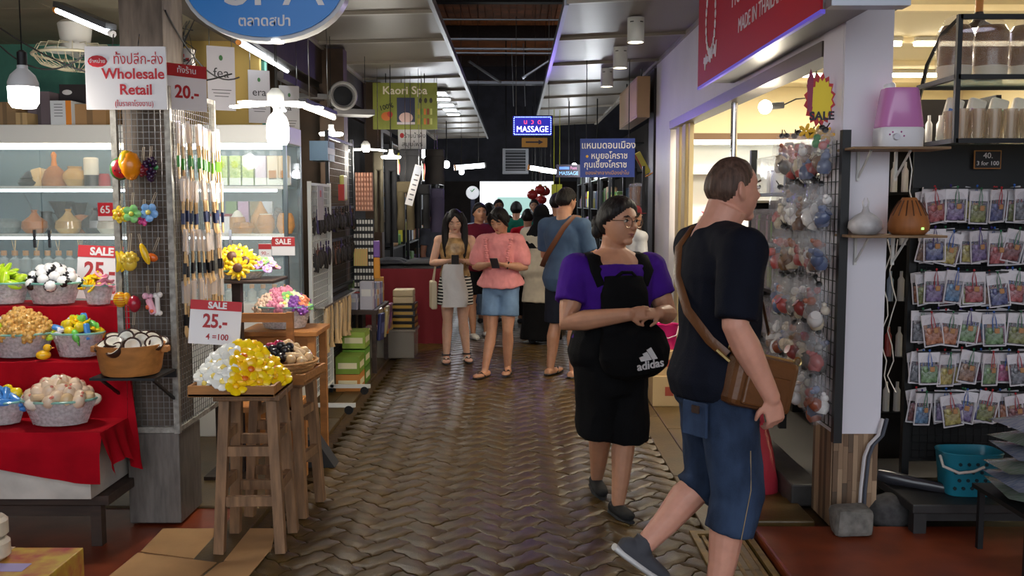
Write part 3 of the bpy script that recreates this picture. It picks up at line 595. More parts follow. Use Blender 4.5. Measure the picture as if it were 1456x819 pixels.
# small printed boxes under the table edge
for i, z in enumerate((.0, .165, .33)):
    b = thing('tomato_box', 'small white box with a red tomato picture, %s of the stack by the table leg' % ['lowest', 'middle', 'topmost'][i], 'box', (-1.36, 5.66, z+.002))
    MB().box((0, 0, .08), (.1, .1, .16)).build('carton_body', plain(215, 210, 195), b); MB().ell((.0, -.051, .075), (.026, .003, .026)).build('printed_tomato', plain(205, 70, 40), b); MB().ell((.052, 0, .075), (.003, .026, .026)).build('printed_tomato', plain(205, 70, 40), b)
# ------------------------------------------------------------ glass cabinets
CF = mat('cabinet_white', c8(222, 220, 214), .4); CD = mat('cabinet_inner', c8(112, 128, 134), .5)
LTUBE = lamp('cabinet_tube_cool', (.85, .95, 1), 6); LWARM = lamp('cabinet_tube_warm', (1, .86, .62), 7)
CY0, CY1 = 6.40, 6.86
def cabinet(x0, x1, label, warm):
    t = thing('glass_cabinet', label, 'cabinet', (0, 0, 0))
    MB().b2((x0, CY0, 2.0), (x1, CY1, 2.12), ch=.005).build('header', CF, t); MB().b2((x0, CY0, .0), (x1, CY1, .92), ch=.005).build('lower_body', CF, t)
    MB().b2((x0, CY1-.015, .92), (x1, CY1, 2.0)).build('back_panel', CD, t)
    for x in (x0+.012, x1-.012):
        for y in (CY0+.012, CY1-.03): MB().b2((x-.012, y-.012, .92), (x+.012, y+.012, 2.0)).build('corner_post', mat('cabinet_metal', c8(90, 100, 105), .3, metal=.7), t)
    for z in (1.71, 1.39):
        MB().b2((x0+.03, CY0+.02, z-.012), (x1-.03, CY1-.02, z)).build('glass_shelf', mat('glass_shelf', c8(190, 220, 220), .1, alpha=.5), t)
        MB().b2((x0+.03, CY0+.015, z-.018), (x1-.03, CY0+.03, z+.003)).build('shelf_edge', CF, t)
    for k, z in enumerate((1.985, 1.685, 1.365)):
        MB().cyl((x0+.08, CY0+.05, z), (x1-.08, CY0+.05, z), .011, n=8).build('light_tube', LWARM if (warm and k == 0) else LTUBE, t)
        if k == 0: MB().cyl((x0+.08, CY0+.28, z-.005), (x1-.08, CY0+.28, z-.005), .009, n=8).build('light_tube', LTUBE, t)
    MB().b2((x1-.008, CY0+.03, .93), (x1-.003, CY1-.05, 1.99)).build('side_glass', GLASS, t)
    n = 2
    for i in range(n): xa = x0+.03+i*(x1-x0-.06)/n; MB().b2((xa+.004, CY0+.004, .93), (xa+(x1-x0-.06)/n-.004, CY0+.008, 1.99)).build('glass_door', GLASS, t); MB().b2((xa+(.04 if i else (x1-x0-.06)/n-.06), CY0-.012, 1.3), (xa+(.06 if i else (x1-x0-.06)/n-.04), CY0+.003, 1.42)).build('handle', CHROME, t.children[-1])
    return t
cabinet(-3.95, -2.42, 'lit white glass cabinet of vases behind the red cloth stall', True)
cabinet(-2.40, -1.53, 'lit white glass cabinet of packaged soaps and gourds by the walkway', False)
def vase(name, px, z, Y, prof, mt, label, cat='vase', n=16, s=1, extra=None, rib=0):
    p = at(px, 400, Y); p.z = z+.001
    b = MB().lathe([(r*s, h*s) for r, h in prof], n=n, rib=rib)
    if extra:
        t = thing(name, label, cat, p); b.build('body', mt, t, 40)
        for nm, eb, em in extra: eb.build(nm, em, t, 40)
        return t
    return tag(b.build(name, mt, None, 40, p), label, cat)
YS = CY0+.2
GOURD = [(0, 0), (.05, .0), (.075, .03), (.07, .07), (.03, .10), (.014, .125), (.02, .14), (0, .14)]
BWN = wood('vase_brown', c8(176, 112, 60), .7); GOLDG = mat('golden_glass', c8(205, 160, 95), .15, alpha=.8, coat=.5)
BLKV = plain(38, 34, 36, .3)
vase('oil_burner', 48, 1.71, YS, [(0, 0), (.06, 0), (.075, .03), (.05, .055), (.06, .06), (.02, .10), (0, .11)], BLKV, 'black oil burner with pale cone on the upper cabinet shelf', 'diffuser')
vase('dome_diffuser', 63, 1.71, YS+.05, [(0, 0), (.09, 0), (.085, .07), (.05, .12), (0, .135)], plain(205, 175, 130), 'cream dome diffuser behind the black burner', 'diffuser')
vase('cone_diffuser', 84, 1.71, YS, [(0, 0), (.08, 0), (.085, .04), (.06, .11), (.03, .14), (0, .15)], BWN, 'brown cone diffuser with orange spout on the upper shelf', 'diffuser', extra=[('spout', MB().lathe([(.022, .14), (.014, .19), (.02, .22), (.008, .24), (0, .24)], n=10), plain(215, 130, 50))])
vase('glass_globe', 113, 1.71, YS, [(0, 0), (.05, 0), (.085, .05), (.08, .09), (.045, .125), (.05, .14), (0, .14)], GOLDG, 'pale golden glass globe vase on the upper shelf')
vase('cylinder_diffuser', 136, 1.71, YS-.02, [(0, 0), (.048, 0), (.048, .08), (0, .08)], BLKV, 'white cylinder diffuser on dark base', 'diffuser', extra=[('upper_half', MB().lathe([(.049, .08), (.049, .19), (.04, .2), (0, .2)], n=16), plain(225, 215, 200))])
vase('small_red_jar', 154, 1.71, YS, [(0, 0), (.04, 0), (.04, .06), (.03, .09), (0, .09)], plain(165, 40, 50), 'small dark red jar at the post end of the shelf', 'jar')
vase('stone_pot', 13, 1.39, YS, [(0, 0), (.07, 0), (.10, .04), (.09, .08), (.05, .1), (0, .1)], plain(120, 125, 122, .7, var=.2), 'grey stone-look round pot on the lower shelf', 'pot')
vase('gourd_vase', 53, 1.39, YS, GOURD, plain(178, 105, 50, .4), 'brown gourd vase with reeds on the lower shelf', s=1.15, extra=[('reed', MB().tube([(0, 0, .14), (-.06, 0, .26), (-.1, 0, .33)], .002, 4), BLKV)])
vase('tulip_vase', 92, 1.39, YS+.08, [(0, 0), (.05, 0), (.045, .06), (.03, .1), (.05, .16), (.085, .22), (.05, .2), (0, .15)], BLKV, 'dark flared tulip vase behind the golden vase', rib=.06)
vase('pitcher', 70, 1.39, YS+.1, [(0, 0), (.05, 0), (.06, .06), (.035, .12), (.04, .15), (0, .15)], BLKV, 'dark pitcher with handle behind the brown gourd', 'pitcher', extra=[('handle', MB().tube([(.04, 0, .14), (.09, 0, .13), (.08, 0, .07), (.05, 0, .05)], .006, 6), BLKV)])
vase('golden_vase', 101, 1.39, YS-.05, GOURD, GOLDG, 'golden glass gourd vase on the lower shelf', s=1.2)
vase('amber_vase', 119, 1.39, YS+.05, [(0, 0), (.05, 0), (.06, .06), (.05, .12), (0, .13)], plain(190, 115, 55), 'amber cup vase between golden and black vases')
vase('second_tulip_vase', 117, 1.39, YS+.14, [(0, 0), (.04, 0), (.045, .08), (.03, .12), (.06, .21), (.05, .21), (0, .15)], BLKV, 'tall dark vase behind the amber cup', rib=.05)
vase('ribbed_gourd', 139, 1.39, YS-.03, GOURD, plain(62, 56, 56, .25, coat=.5), 'dark ribbed gourd vase with narrow neck', s=1.25, rib=.05)
vase('pale_gourd', 158, 1.39, YS-.05, GOURD, plain(200, 185, 165, .3), 'pale gourd vase beside the wire cage', s=1.1)
CLEARB = mat('clear_bottle', c8(215, 220, 215), .08, alpha=.42, coat=.6); CORK = plain(185, 130, 80, .8)
def bottle(px, z, Y, label, grp, s=1, reeds=True):
    p = at(px, 400, Y); p.z = z; t = thing('reed_bottle', label, 'bottle', p, rnd(0, 3), grp); t.scale = (s, s, s)
    MB().lathe([(0, 0), (.035, 0), (.037, .01), (.037, .075), (.015, .09), (.015, .1), (0, .1)], n=12).build('glass_body', CLEARB, t, 40); MB().lathe([(0, .1), (.018, .1), (.018, .13), (0, .13)], n=10).build('cork', CORK, t, 40)
    if reeds:
        for k in range(3): MB().cyl((0, 0, .12), (.02*math.cos(k*2.1), .02*math.sin(k*2.1), .22), .0018, n=4).build('reed', WLIGHT, t)
for k in range(9): bottle(-8+k*15.5, 1.13, CY0+.12, 'clear corked reed bottle in the row inside the vase cabinet', 'reed bottles in the vase cabinet', 1.1, k % 2 == 0)
struct_sh = MB().b2((-3.9, CY0+.03, 1.112), (-2.46, CY1-.03, 1.128)); tag(struct_sh.build('inner_shelf', MATS['glass_shelf']), 'glass shelf carrying the corked reed bottles', 'shelf')
pc_ = thing('price_card', 'small red price card reading 65 on the vase cabinet door', 'card', at(150, 301, CY0-.02)); MB().box((0, 0, 0), (.10, .006, .12)).build('board', REDP, pc_); MB().box((0, -.0035, -.045), (.10, .002, .03)).build('white_band', WHITEP, pc_); text('65', .07, WHITEP, pc_, (0, -.0045, .012), bold=.001)
# packaged soaps in the right cabinet
GP = mat('green_flower_print', c8(150, 190, 90), .3, col2=c8(215, 225, 150), scale=30, var=.2)
pk = [(286, 'pale blue', (195, 215, 220)), (300, 'white', (220, 225, 220)), (318, 'green', None), (337, 'green', None), (355, 'green', None), (373, 'lilac', (205, 190, 205)), (390, 'beige', (215, 195, 165)), (406, 'beige', (215, 190, 150))]
for px, cn, c in pk:
    p = at(px, 300, CY0+.16); p.z = 1.711
    t = thing('soap_packet', '%s soap packet in clear wrap standing in the lit cabinet' % cn, 'packet', p, 0, 'soap packets %s' % cn if cn in ('green', 'beige') else None)
    MB().box((0, 0, .11), (.078, .05, .2), ch=.006).build('wrapper', GP if c is None else plain(*c, .25), t); MB().box((0, -.026, .035), (.078, .003, .05)).build('label_panel', plain(225, 228, 215, .3), t)
    MB().box((0, 0, .225), (.05, .01, .03)).build('seal', FILM, t)
    if c is None: MB().mb(petals(8, .03, .016, .003, 0), M.Translation((0, -.028, .15)) @ flat).build('printed_flower', plain(200, 215, 60), t)
    elif cn == 'beige': MB().box((0, -.026, .08), (.05, .003, .06)).build('amber_window', plain(190, 130, 70), t)
WG = wood('gourd_wood', c8(200, 145, 85), .75)
vase('gourd_diffuser', 340, 1.39, YS, [(0, 0), (.05, 0), (.06, .06), (.05, .11), (0, .13)], WG, 'round wooden gourd diffuser with white cap', 'diffuser', extra=[('cap', MB().lathe([(.045, .112), (.02, .15), (0, .16)], n=12), plain(225, 215, 200))])
vase('pumpkin_diffuser', 348, 1.39, YS-.12, [(0, 0), (.05, 0), (.075, .04), (.06, .075), (0, .08)], WG, 'flat pumpkin-shaped wooden diffuser in the lit cabinet', 'diffuser', rib=.04)
vase('teardrop_diffuser', 373, 1.39, YS+.02, [(0, 0), (.06, 0), (.075, .06), (.06, .12), (.025, .18), (.008, .22), (0, .22)], WG, 'tall teardrop wooden diffuser in the lit cabinet', 'diffuser')
vase('barrel_diffuser', 380, 1.39, YS-.12, [(0, 0), (.04, 0), (.06, .04), (.06, .09), (.042, .13), (0, .13)], WG, 'round barrel wooden diffuser with pale top', 'diffuser', extra=[('top', MB().lathe([(.043, .128), (.043, .135), (0, .138)], n=14), plain(230, 215, 190))])
vase('ribbed_diffuser', 408, 1.39, YS-.12, [(0, 0), (.04, 0), (.062, .05), (.055, .11), (.04, .14), (0, .14)], WG, 'ribbed wooden diffuser beside the cabinet side glass', 'diffuser', rib=.03)
vase('dark_cone_diffuser', 398, 1.39, YS+.05, [(0, 0), (.06, 0), (.06, .08), (.02, .17), (0, .18)], plain(95, 85, 85), 'dark grey cone diffuser at the back of the cabinet', 'diffuser')
p = at(312, 330, YS); p.z = 1.391; t = thing('red_white_box', 'red and white product box on the lower cabinet shelf', 'box', p); MB().box((0, 0, .06), (.17, .1, .12)).build('carton_body', plain(220, 215, 215), t); MB().box((0, 0, .125), (.172, .102, .018)).build('lid', plain(150, 25, 35), t)
for k, c in enumerate([(120, 150, 90), (200, 160, 190), (150, 130, 90), (220, 220, 225)]):
    p = at(330+k*17, 300, CY1-.08); p.z = 1.391; tag(MB().box((0, 0, .11), (.075, .04, .22)).build('back_packet', plain(*c, .35), None, False, p), '%s packet at the back of the lower cabinet shelf' % ['olive green', 'pale pink', 'khaki', 'white'][k], 'packet')
for k in range(10): bottle(262+k*16, .922, CY0+.14, 'clear corked bottle on the cabinet base by the walkway', 'bottles on the cabinet base', .9, False)
p = at(403, 350, CY0-.03); s3 = thing('sale_plate', 'small dark red SALE plate hung on the cabinet', 'sign', p+V((0, 0, -.055))); MB().box((0, 0, .055), (.155, .005, .125)).build('board', WHITEP, s3); MB().box((0, -.004, .085), (.155, .004, .06)).build('header', REDD, s3); text('SALE', .05, WHITEP, s3, (0, -.0065, .084), bold=.0015)
p = at(377, 357, CY0-.03); s3 = thing('price_plate', 'small red and white price plate reading 90 on the cabinet', 'sign', p+V((0, 0, -.05))); MB().box((0, 0, .05), (.085, .005, .1)).build('board', WHITEP, s3); MB().box((0, -.004, .08), (.085, .004, .035)).build('header', REDD, s3); text('90.-', .034, REDD, s3, (0, -.0045, .035))
# ------------------------------------------------------------ on top of and above the cabinets
def cbox(px0, px1, py, Y, c, label, name='carton', zb=2.121, d=.25, det=None):
    a = at(px0, py, Y); b = at(px1, py, Y); t = thing(name, label, 'box', ((a.x+b.x)/2, Y+d/2, zb)); w = b.x-a.x; h = a.z-zb
    MB().box((0, 0, h/2), (w, d, h)).build('carton_body', plain(*c, .7), t)
    if det: det(t, w, h, d)
    else: MB().box((0, -d/2-.001, h/2), (w*.18, .002, h)).build('tape', plain(*[int(x*.8) for x in c], .5), t)
    return t
cbox(-10, 22, 145, 6.5, (150, 120, 85), 'brown carton at the wall end of the cabinet top')
cbox(22, 38, 160, 6.45, (180, 150, 105), 'tan carton beside the hanging bulb on the cabinet top')
cbox(38, 70, 130, 6.6, (118, 104, 110), 'grey-violet carton behind the hanging bulb', 'grey_carton')
cbox(71, 101, 143, 6.45, (205, 208, 212), 'white printed box with orange side on the cabinet top', 'printed_box', det=lambda t, w, h, d: (MB().box((w*.36, -d/2-.001, h/2), (w*.26, .002, h)).build('orange_panel', plain(215, 130, 40), t), [MB().box((-w*.12, -d/2-.001, h*(.85-.12*k)), (w*.4, .002, h*.03)).build('printed_line', plain(110, 110, 120), t) for k in range(5)]))
cbox(84, 122, 120, 6.72, (48, 42, 44), 'black box with white oval mark on the cabinet top', 'black_box', det=lambda t, w, h, d: MB().ell((-.04, -d/2, h*.82), (.035, .003, .018)).build('white_mark', WHITEP, t), d=.1)
cbox(104, 150, 148, 6.5, (158, 120, 78), 'large tan carton beside the wholesale sign')
cbox(122, 165, 121, 6.72, (40, 38, 42), 'black flat box behind the tan carton', d=.1)
# hanging bulbs, tubes, fan
def bulb(px, py, Y, label, r=.068, power=26, top=3.0):
    p = at(px, py, Y); t = thing('hanging_bulb', label, 'lamp', p)
    MB().lathe([(0, -.10), (r*.75, -.095), (r*.97, -.07), (r, 0)], n=20).build('lit_globe', lamp('bulb_glow', (1, .98, .93), 14), t, True)
    MB().lathe([(r, 0), (r, .02), (r*.8, .055), (.024, .085), (.024, .1), (0, .1)], n=20).build('bulb_body', plain(215, 215, 215, .4), t, 40)
    MB().lathe([(.022, .1), (.022, .16), (.01, .17), (0, .17)], n=12).build('socket', plain(25, 25, 27), t, 40)
    MB().cyl((0, 0, .17), (0, 0, top-p.z), .003, n=5).build('cord', plain(20, 20, 20), t)
    l = bpy.data.lights.new('bulb_light', 'POINT'); l.energy = power; l.color = (1, .95, .86); l.shadow_soft_size = .07
    lo = bpy.data.objects.new('bulb_light', l); COL.objects.link(lo); lo.parent = t; lo.location = (0, 0, -.18); return t
bulb(33, 124, 4.5, 'large white bulb hanging on black cord over the vase cabinet')
bulb(395, 181, 5.3, 'large white bulb hanging in front of the packaged soap cabinet', .062)
def tube_lamp(p, q, label, c=(.9, .97, 1), s=12, r=.016, name='tube_lamp', hang=0):
    p = V(p); q = V(q); t = thing(name, label, 'lamp', (p+q)/2); c0 = (p+q)/2
    MB().cyl(p-c0, q-c0, r, n=8).build('lit_tube', lamp('tube_%.2f_%.1f' % (c[2], s), c, s), t, True)
    MB().bar(p-c0+V((0, .01, .035)), q-c0+V((0, .01, .035)), .06, .03).build('housing', plain(60, 62, 66), t)
    if hang:
        for e in (p.lerp(q, .2), p.lerp(q, .8)): MB().cyl(e-c0+V((0, .01, .04)), V((e.x, e.y, hang))-c0, .004, n=4).build('hanger_wire', WIRE, t)
    d = (q-p).normalized(); MB().cyl(p-c0, p-c0-d*.03, r*1.15, n=8).build('end_cap', plain(235, 150, 60), t); MB().cyl(q-c0, q-c0+d*.03, r*1.15, n=8).build('end_cap', plain(200, 200, 200), t)
    return t
tube_lamp(at(82, 15, 5.4), at(157, 47, 5.0), 'lit fluorescent tube slanting under the stall ceiling')
tube_lamp(at(340, 61, 6.6), at(408, 101, 8.2), 'lit fluorescent tube on the dark beam beside the oval sign')
fn = thing('ceiling_fan', 'cream caged orbit fan hanging from the stall ceiling', 'fan', at(108, 75, 5.9))
CRM = plain(215, 205, 175, .5)
MB().lathe([(.0, .19), (.075, .19), (.10, .17), (.085, .06), (.09, .0), (0, 0)], n=18).build('motor_housing', plain(215, 212, 205), fn, 40)
m = MB().tube([(.245*math.cos(a), .245*math.sin(a), -.02) for a in [2*PI*k/28 for k in range(28)]], .009, 5, closed=True)
m.build('cage_rim', CRM, fn, True); m = MB()
for k in range(36):
    a = 2*PI*k/36; m.tube([(.245*math.cos(a), .245*math.sin(a), -.02), (.20*math.cos(a), .20*math.sin(a), -.075), (.1*math.cos(a), .1*math.sin(a), -.105), (.03*math.cos(a), .03*math.sin(a), -.11)], .0022, 4)
    if k % 2: m.tube([(.245*math.cos(a), .245*math.sin(a), -.02), (.21*math.cos(a), .21*math.sin(a), .04), (.08*math.cos(a), .08*math.sin(a), .05)], .0022, 4)
m.build('cage_wires', CRM, fn)
for k in range(3): MB().mb(MB().ell((.11, 0, 0), (.1, .05, .004)), (rz(k*2.09) @ rx(.35)).to_4x4()).build('blade', plain(190, 195, 190), fn, True)
# banners, curtain, wires and electric box above the cabinet
BAN = plain(190, 186, 192, .4)
def banner(px0, px1, py0, py1, Y, txt, label, rot=.45):
    a = at(px0, py0, Y); b = at(px1, py1, Y); w = b.x-a.x; h = a.z-b.z
    t = thing('shop_banner', label, 'banner', ((a.x+b.x)/2, Y, b.z), rot); w /= math.cos(rot); MB().box((0, 0, h/2), (w, .008, h)).build('board', BAN, t)
    text(txt, w*.5, plain(45, 42, 46), t, (0, -.0055, h*.58)); [MB().box((0, -.0045, h*(.32-.05*k)), (w*(.7-.1*k), .001, h*.012)).build('printed_line', plain(90, 86, 90), t) for k in range(3)]; MB().ell((0, -.005, h*.82), (w*.07, .002, w*.1)).build('leaf_mark', plain(60, 110, 60), t)
    for s in (-.4, .4): MB().cyl((s*w, 0, h), (s*w, 0, 3.04-b.z), .003, n=4).build('hanger_wire', WIRE, t)
banner(296, 333, 66, 157, 6.5, 'fea', 'pale banner with dark fea lettering above the cabinet'); banner(354, 383, 100, 175, 7.2, 'era', 'pale banner half hidden by the star lamp'); banner(398, 425, 122, 195, 7.9, 'a', 'pale banner with violet sheen near the cabinet corner')
def curt(u, v): return (-2.62+u*.22, 6.72+.02*math.sin(u*40), 2.13+v*.55)
tag(MB().grid(curt, 40, 4).build('green_curtain', plain(120, 165, 50, .7), None, True), 'lime green curtain panel behind the banner', 'curtain')
struct('wall_left_inner', MB().b2((-2.75, 7.55, 2.0), (-2.0, 7.6, 3.0)), plain(205, 170, 95, .7))
p = at(262, 100, 5.0); eb = thing('fuse_box', 'white electric box with red switches and tangled wires', 'electric box', p); MB().box((0, 0, 0), (.10, .06, .22), ch=.006).build('case', plain(190, 185, 178), eb)
for k in range(3): MB().box((-.02+k*.025, -.032, .05+.02*(k % 2)), (.016, .008, .016)).build('switch', plain(190, 40, 40), eb)
m = MB()
for k in range(9):
    pts = [V((rnd(-.12, .1), rnd(-.06, -.02), rnd(-.12, .25))) for _ in range(6)]; m.tube(pts, .003, 4)
m.build('wires', plain(22, 22, 24), eb)
m = MB(); 
for (a, b, c, sag) in [((0, 65, 5.2), (120, 78, 5.2), 0, .1), ((0, 40, 5.0), (330, 105, 5.0), 0, .15), ((235, 15, 4.7), (340, 110, 5.6), 0, .12)]:
    P0, P1 = at(*a), at(*b); m = MB().tube([P0.lerp(P1, k/12)+V((0, 0, -sag*4*(k/12)*(1-k/12))) for k in range(13)], .0045, 5)
    tag(m.build('power_cable', plain(24, 22, 22), None, True), {65: 'black cable sagging across the teal wall', 40: 'long black cable running from the stall ceiling to the post', 15: 'black cable looping from the post past the banner'}[a[1]], 'cable')
# star lamps: hub with flat lit blades, and round flying-saucer lamps
HOTW = lamp('star_lamp_glow', (1, .97, .88), 12)
def star(px, py, Y, label, L=.21, power=18, n=5):
    p = at(px, py, Y); t = thing('star_lamp', label, 'lamp', p, .2)
    MB().lathe([(0, .0), (.045, 0), (.045, .05), (.02, .08), (0, .08)], n=14).build('hub', WHITEM, t, 40)
    for k in range(n): MB().mb(MB().box((L*.55, 0, 0), (L*.95, .062, .012), ch=.005), (rz(k*2*PI/n+.25) @ ry(.06)).to_4x4()).build('lit_blade', HOTW, t)
    MB().cyl((0, 0, .08), (0, 0, 3.05-p.z), .003, n=5).build('cord', plain(20, 20, 20), t)
    l = bpy.data.lights.new('star_light', 'POINT'); l.energy = power; l.color = (1, .93, .8); l.shadow_soft_size = .12; lo = bpy.data.objects.new('star_light', l); COL.objects.link(lo); lo.parent = t; lo.location = (0, 0, -.1)
star(392, 147, 5.2, 'five-blade star LED lamp above the packaged soap cabinet', .25, 22)
star(520, 212, 9.6, 'five-blade star LED lamp over the walkway stalls', .21, 16)
def ufo(px, py, Y, label, power=10, r=.11):
    p = at(px, py, Y); t = thing('saucer_lamp', label, 'lamp', p); MB().lathe([(0, -.02), (r*.9, -.018), (r, 0), (r*.9, .01), (0, .015)], n=20).build('lit_disc', HOTW, t, True); MB().lathe([(.04, .015), (.025, .05), (.025, .08), (0, .08)], n=12).build('socket', WHITEM, t, 40)
    MB().cyl((0, 0, .08), (0, 0, 3.09-p.z), .003, n=5).build('cord', plain(20, 20, 20), t)
    l = bpy.data.lights.new('saucer_light', 'POINT'); l.energy = power; l.color = (1, .95, .85); l.shadow_soft_size = .1; lo = bpy.data.objects.new('saucer_light', l); COL.objects.link(lo); lo.parent = t; lo.location = (0, 0, -.1)
ufo(471, 190, 8.6, 'round saucer LED lamp near the wheeled white rack'); ufo(556, 223, 10.4, 'round saucer LED lamp near the small white shop sign')
tube_lamp(at(430, 150, 6.9), at(474, 167, 7.8), 'row of warm lit bars beside the star lamp', (1, .9, .7), 10, .02, 'bar_lamp', 3.09)
# oval SPA sign
p = at(378, -22, 4.9); os_ = thing('oval_spa_sign', 'blue oval sign with white SPA lettering and pale rim', 'sign', p, .0)
rxx, rzz = .42, .285
def oval(a, b, d, y): return MB().prism([(a*math.cos(t), b*math.sin(t)) for t in [2*PI*k/40 for k in range(40)]], d, M.Translation((0, y, 0)))
oval(rxx, rzz, .09, .02).build('rim', plain(205, 205, 205, .35), os_, 30); oval(rxx*.95, rzz*.93, .02, -.03).build('face', mat('blue_sign_face', c8(28, 118, 196), .35, emit=.12), os_, 30)
text('SPA', .30, WHITEP, os_, (.045, -.043, -.02), sx=1.05); text('ตลาดสปา', .07, WHITEP, os_, (.0, -.043, -.19), bold=.0015)
sw = [(-.30, 0, .06), (-.345, 0, .0), (-.33, 0, -.03), (-.30, 0, -.02)]; MB().tube([(x, -.042, z) for x, y, z in sw], [.004, .012, .01, .005], 8).build('swash', WHITEP, os_, True)
for s in (-.2, .2): MB().cyl((s, .02, rzz*.8), (s, .02, .75), .012, n=6).build('hanger', BLACKM, os_)
MB().cyl((.05, -.0, -rzz-.005), (.05, 0, -rzz+.01), .035, n=12).build('spot_lamp', lamp('sign_spot', (1, .9, .75), 4), os_)
# ------------------------------------------------------------ left: wheeled white rack
rk = thing('wheeled_mesh_rack', 'white wheeled wire rack standing on the concrete edge', 'rack', (-1.53, 7.1, 0))
for y in (0, .75):
    MB().b2((-.014, y-.014, .06), (.014, y+.014, 1.76)).build('post', WHITEM, rk); MB().b2((-.1, y-.014, .055), (.32, y+.014, .085)).build('foot', WHITEM, rk)
    for x in (-.08, .27):
        w = MB().cyl((x, y-.015, .034), (x, y+.015, .034), .034, n=14); w.cyl((x, y, .034), (x, y, .06), .01, n=6); w.build('caster', BLACKM, rk, 40)
for z in (.12, .6, 1.1, 1.74): MB().b2((-.01, 0, z-.01), (.01, .75, z+.01)).build('rail', WHITEM, rk)
m = MB()
for k in range(1, 14): m.b2((-.003, k*.054-.003, .12), (.003, k*.054+.003, 1.74))
for k in range(30): m.b2((-.003, 0, .12+k*.054), (.003, .75, .126+k*.054))
m.build('wire_grid', WHITEM, rk)
t = thing('card_sign', 'blank grey-white card with a red mark on the wheeled rack', 'card', (-1.48, 7.25, 1.47)); MB().box((0, 0, .13), (.006, .22, .26)).build('card_board', plain(180, 174, 178), t); MB().box((.004, 0, .2), (.003, .05, .05)).build('red_mark', REDD, t)
# second black rack along the walkway with hanging goods
br2 = thing('goods_rack', 'black wire rack of dark hanging goods behind the white rack', 'rack', (-1.56, 7.95, 0))
for y in (0, 1.2): MB().b2((-.015, y-.015, 0), (.015, y+.015, 2.2)).build('post', BLACKM, br2)
for z in (.3, .85, 1.28, 1.56, 2.15): MB().b2((-.012, 0, z-.012), (.012, 1.2, z+.012)).build('rail', BLACKM, br2)
m = MB()
for k in range(1, 20): m.b2((-.002, k*.06-.002, .3), (.002, k*.06+.002, 2.15))
for k in range(30): m.b2((-.002, 0, .33+k*.06), (.002, 1.2, .334+k*.06))
m.build('wire_grid', BLACKM, br2)
BRUSH = mat('dark_bristle', (.02, .016, .014), .6, var=.5, scale=60, bump=.8)
def brush_mesh(c):
    a = MB().box((0, 0, -.12), (.05, .02, .14), ch=.008); b = MB().ell((0, -.014, -.13), (.03, .016, .07), 0, 10, 7); h = MB().cyl((0, 0, -.05), (0, 0, 0), .006, n=6)
    return [('hanging_brush', b.mesh('hanging_brush', BRUSH, True)), ('handle', h.mb(a).mesh('handle', c, False))]
BR = [brush_mesh(plain(40, 30, 26)), brush_mesh(plain(92, 58, 40)), brush_mesh(plain(60, 46, 90))]
for r_, z in enumerate((1.56, 1.28)):
    for k in range(16):
        i = random.choice((0, 0, 1, 2)); o = link('hanging_brush', BR[i][0][1], None, (-1.53+rnd(0, .004), 7.22+k*.115, z+rnd(-.02, .02)), (rnd(-.1, .1), 0, rnd(1.1, 2)))
        link('handle', BR[i][1][1], o); tag(o, '%s-backed bristle brush in the %s row of the goods rack' % (['black', 'brown', 'violet'][i], ['upper', 'lower'][r_]), 'brush', 'brushes %d %d' % (r_, i))
ham = [('massage_stick', MB().tube([(0, 0, 0), (0, 0, -.06), (0, 0, -.30), (0, 0, -.34)], [.012, .02, .016, .03], 8).mesh('massage_stick', WLIGHT, True)), ('sleeve', MB().box((0, 0, -.12), (.06, .025, .2)).mesh('sleeve', FILM))]
for k in range(11):
    o = link('massage_stick', ham[0][1], None, (-1.46+rnd(-.02, .03), 7.2+k*.12, .80+rnd(-.02, .02)), (rnd(-.08, .08), rnd(-.08, .08), 1.5)); link('sleeve', ham[1][1], o); tag(o, 'pale wooden massage stick hanging low on the racks by the walkway', 'massager', 'wooden massage sticks')
hk = MB().b2((-1.53, 7.15, .80), (-1.44, 8.55, .815)); tag(hk.build('hanging_rail', CHROME), 'chrome rail carrying the wooden massage sticks', 'rail')
for k, (y, z, c, n) in enumerate([(8.1, .0, (200, 130, 60), 'orange'), (8.1, .15, (120, 150, 50), 'olive'), (8.42, .0, (96, 140, 44), 'green'), (8.42, .16, (110, 160, 50), 'green and white'), (8.42, .32, (150, 175, 70), 'lime')]):
    t = thing('herbal_box', '%s herbal product box stacked under the goods rack' % n, 'box', (-1.42, y, z+.002)); MB().box((0, 0, .072), (.2, .28, .145)).build('carton_body', plain(*c), t); MB().box((.101, 0, .07), (.002, .2, .05)).build('printed_band', plain(230, 220, 180), t); MB().box((0, -.141, .07), (.16, .002, .05)).build('printed_band', plain(230, 220, 180), t)
t = thing('bath_pouch', 'yellow and lime pouch hanging above the dark brushes', 'pouch', (-1.5, 8.35, 1.62)); MB().box((0, 0, .11), (.04, .17, .22), ch=.012).build('pouch_body', plain(215, 205, 110, .35), t); MB().box((0, -.1, .07), (.05, .03, .14)).build('red_panel', plain(190, 50, 40), t)
t = thing('blue_box', 'pale blue carton high on the goods rack', 'box', (-1.62, 8.05, 1.95)); MB().box((0, 0, .08), (.15, .3, .16)).build('carton_body', plain(130, 160, 190), t); MB().box((.077, 0, .08), (.003, .3, .05)).build('printed_band', plain(215, 225, 235), t)
# brown columns and stall fronts beyond
BRN = mat('brown_column', c8(78, 58, 42), .6, var=.25, scale=4)
struct('column_left_far', MB().b2((-1.85, 9.1, 0), (-1.62, 9.3, 3.05)), BRN)
struct('wall_left_stall', MB().b2((-2.8, 9.35, 0), (-1.9, 9.4, 3.0)), BRN)
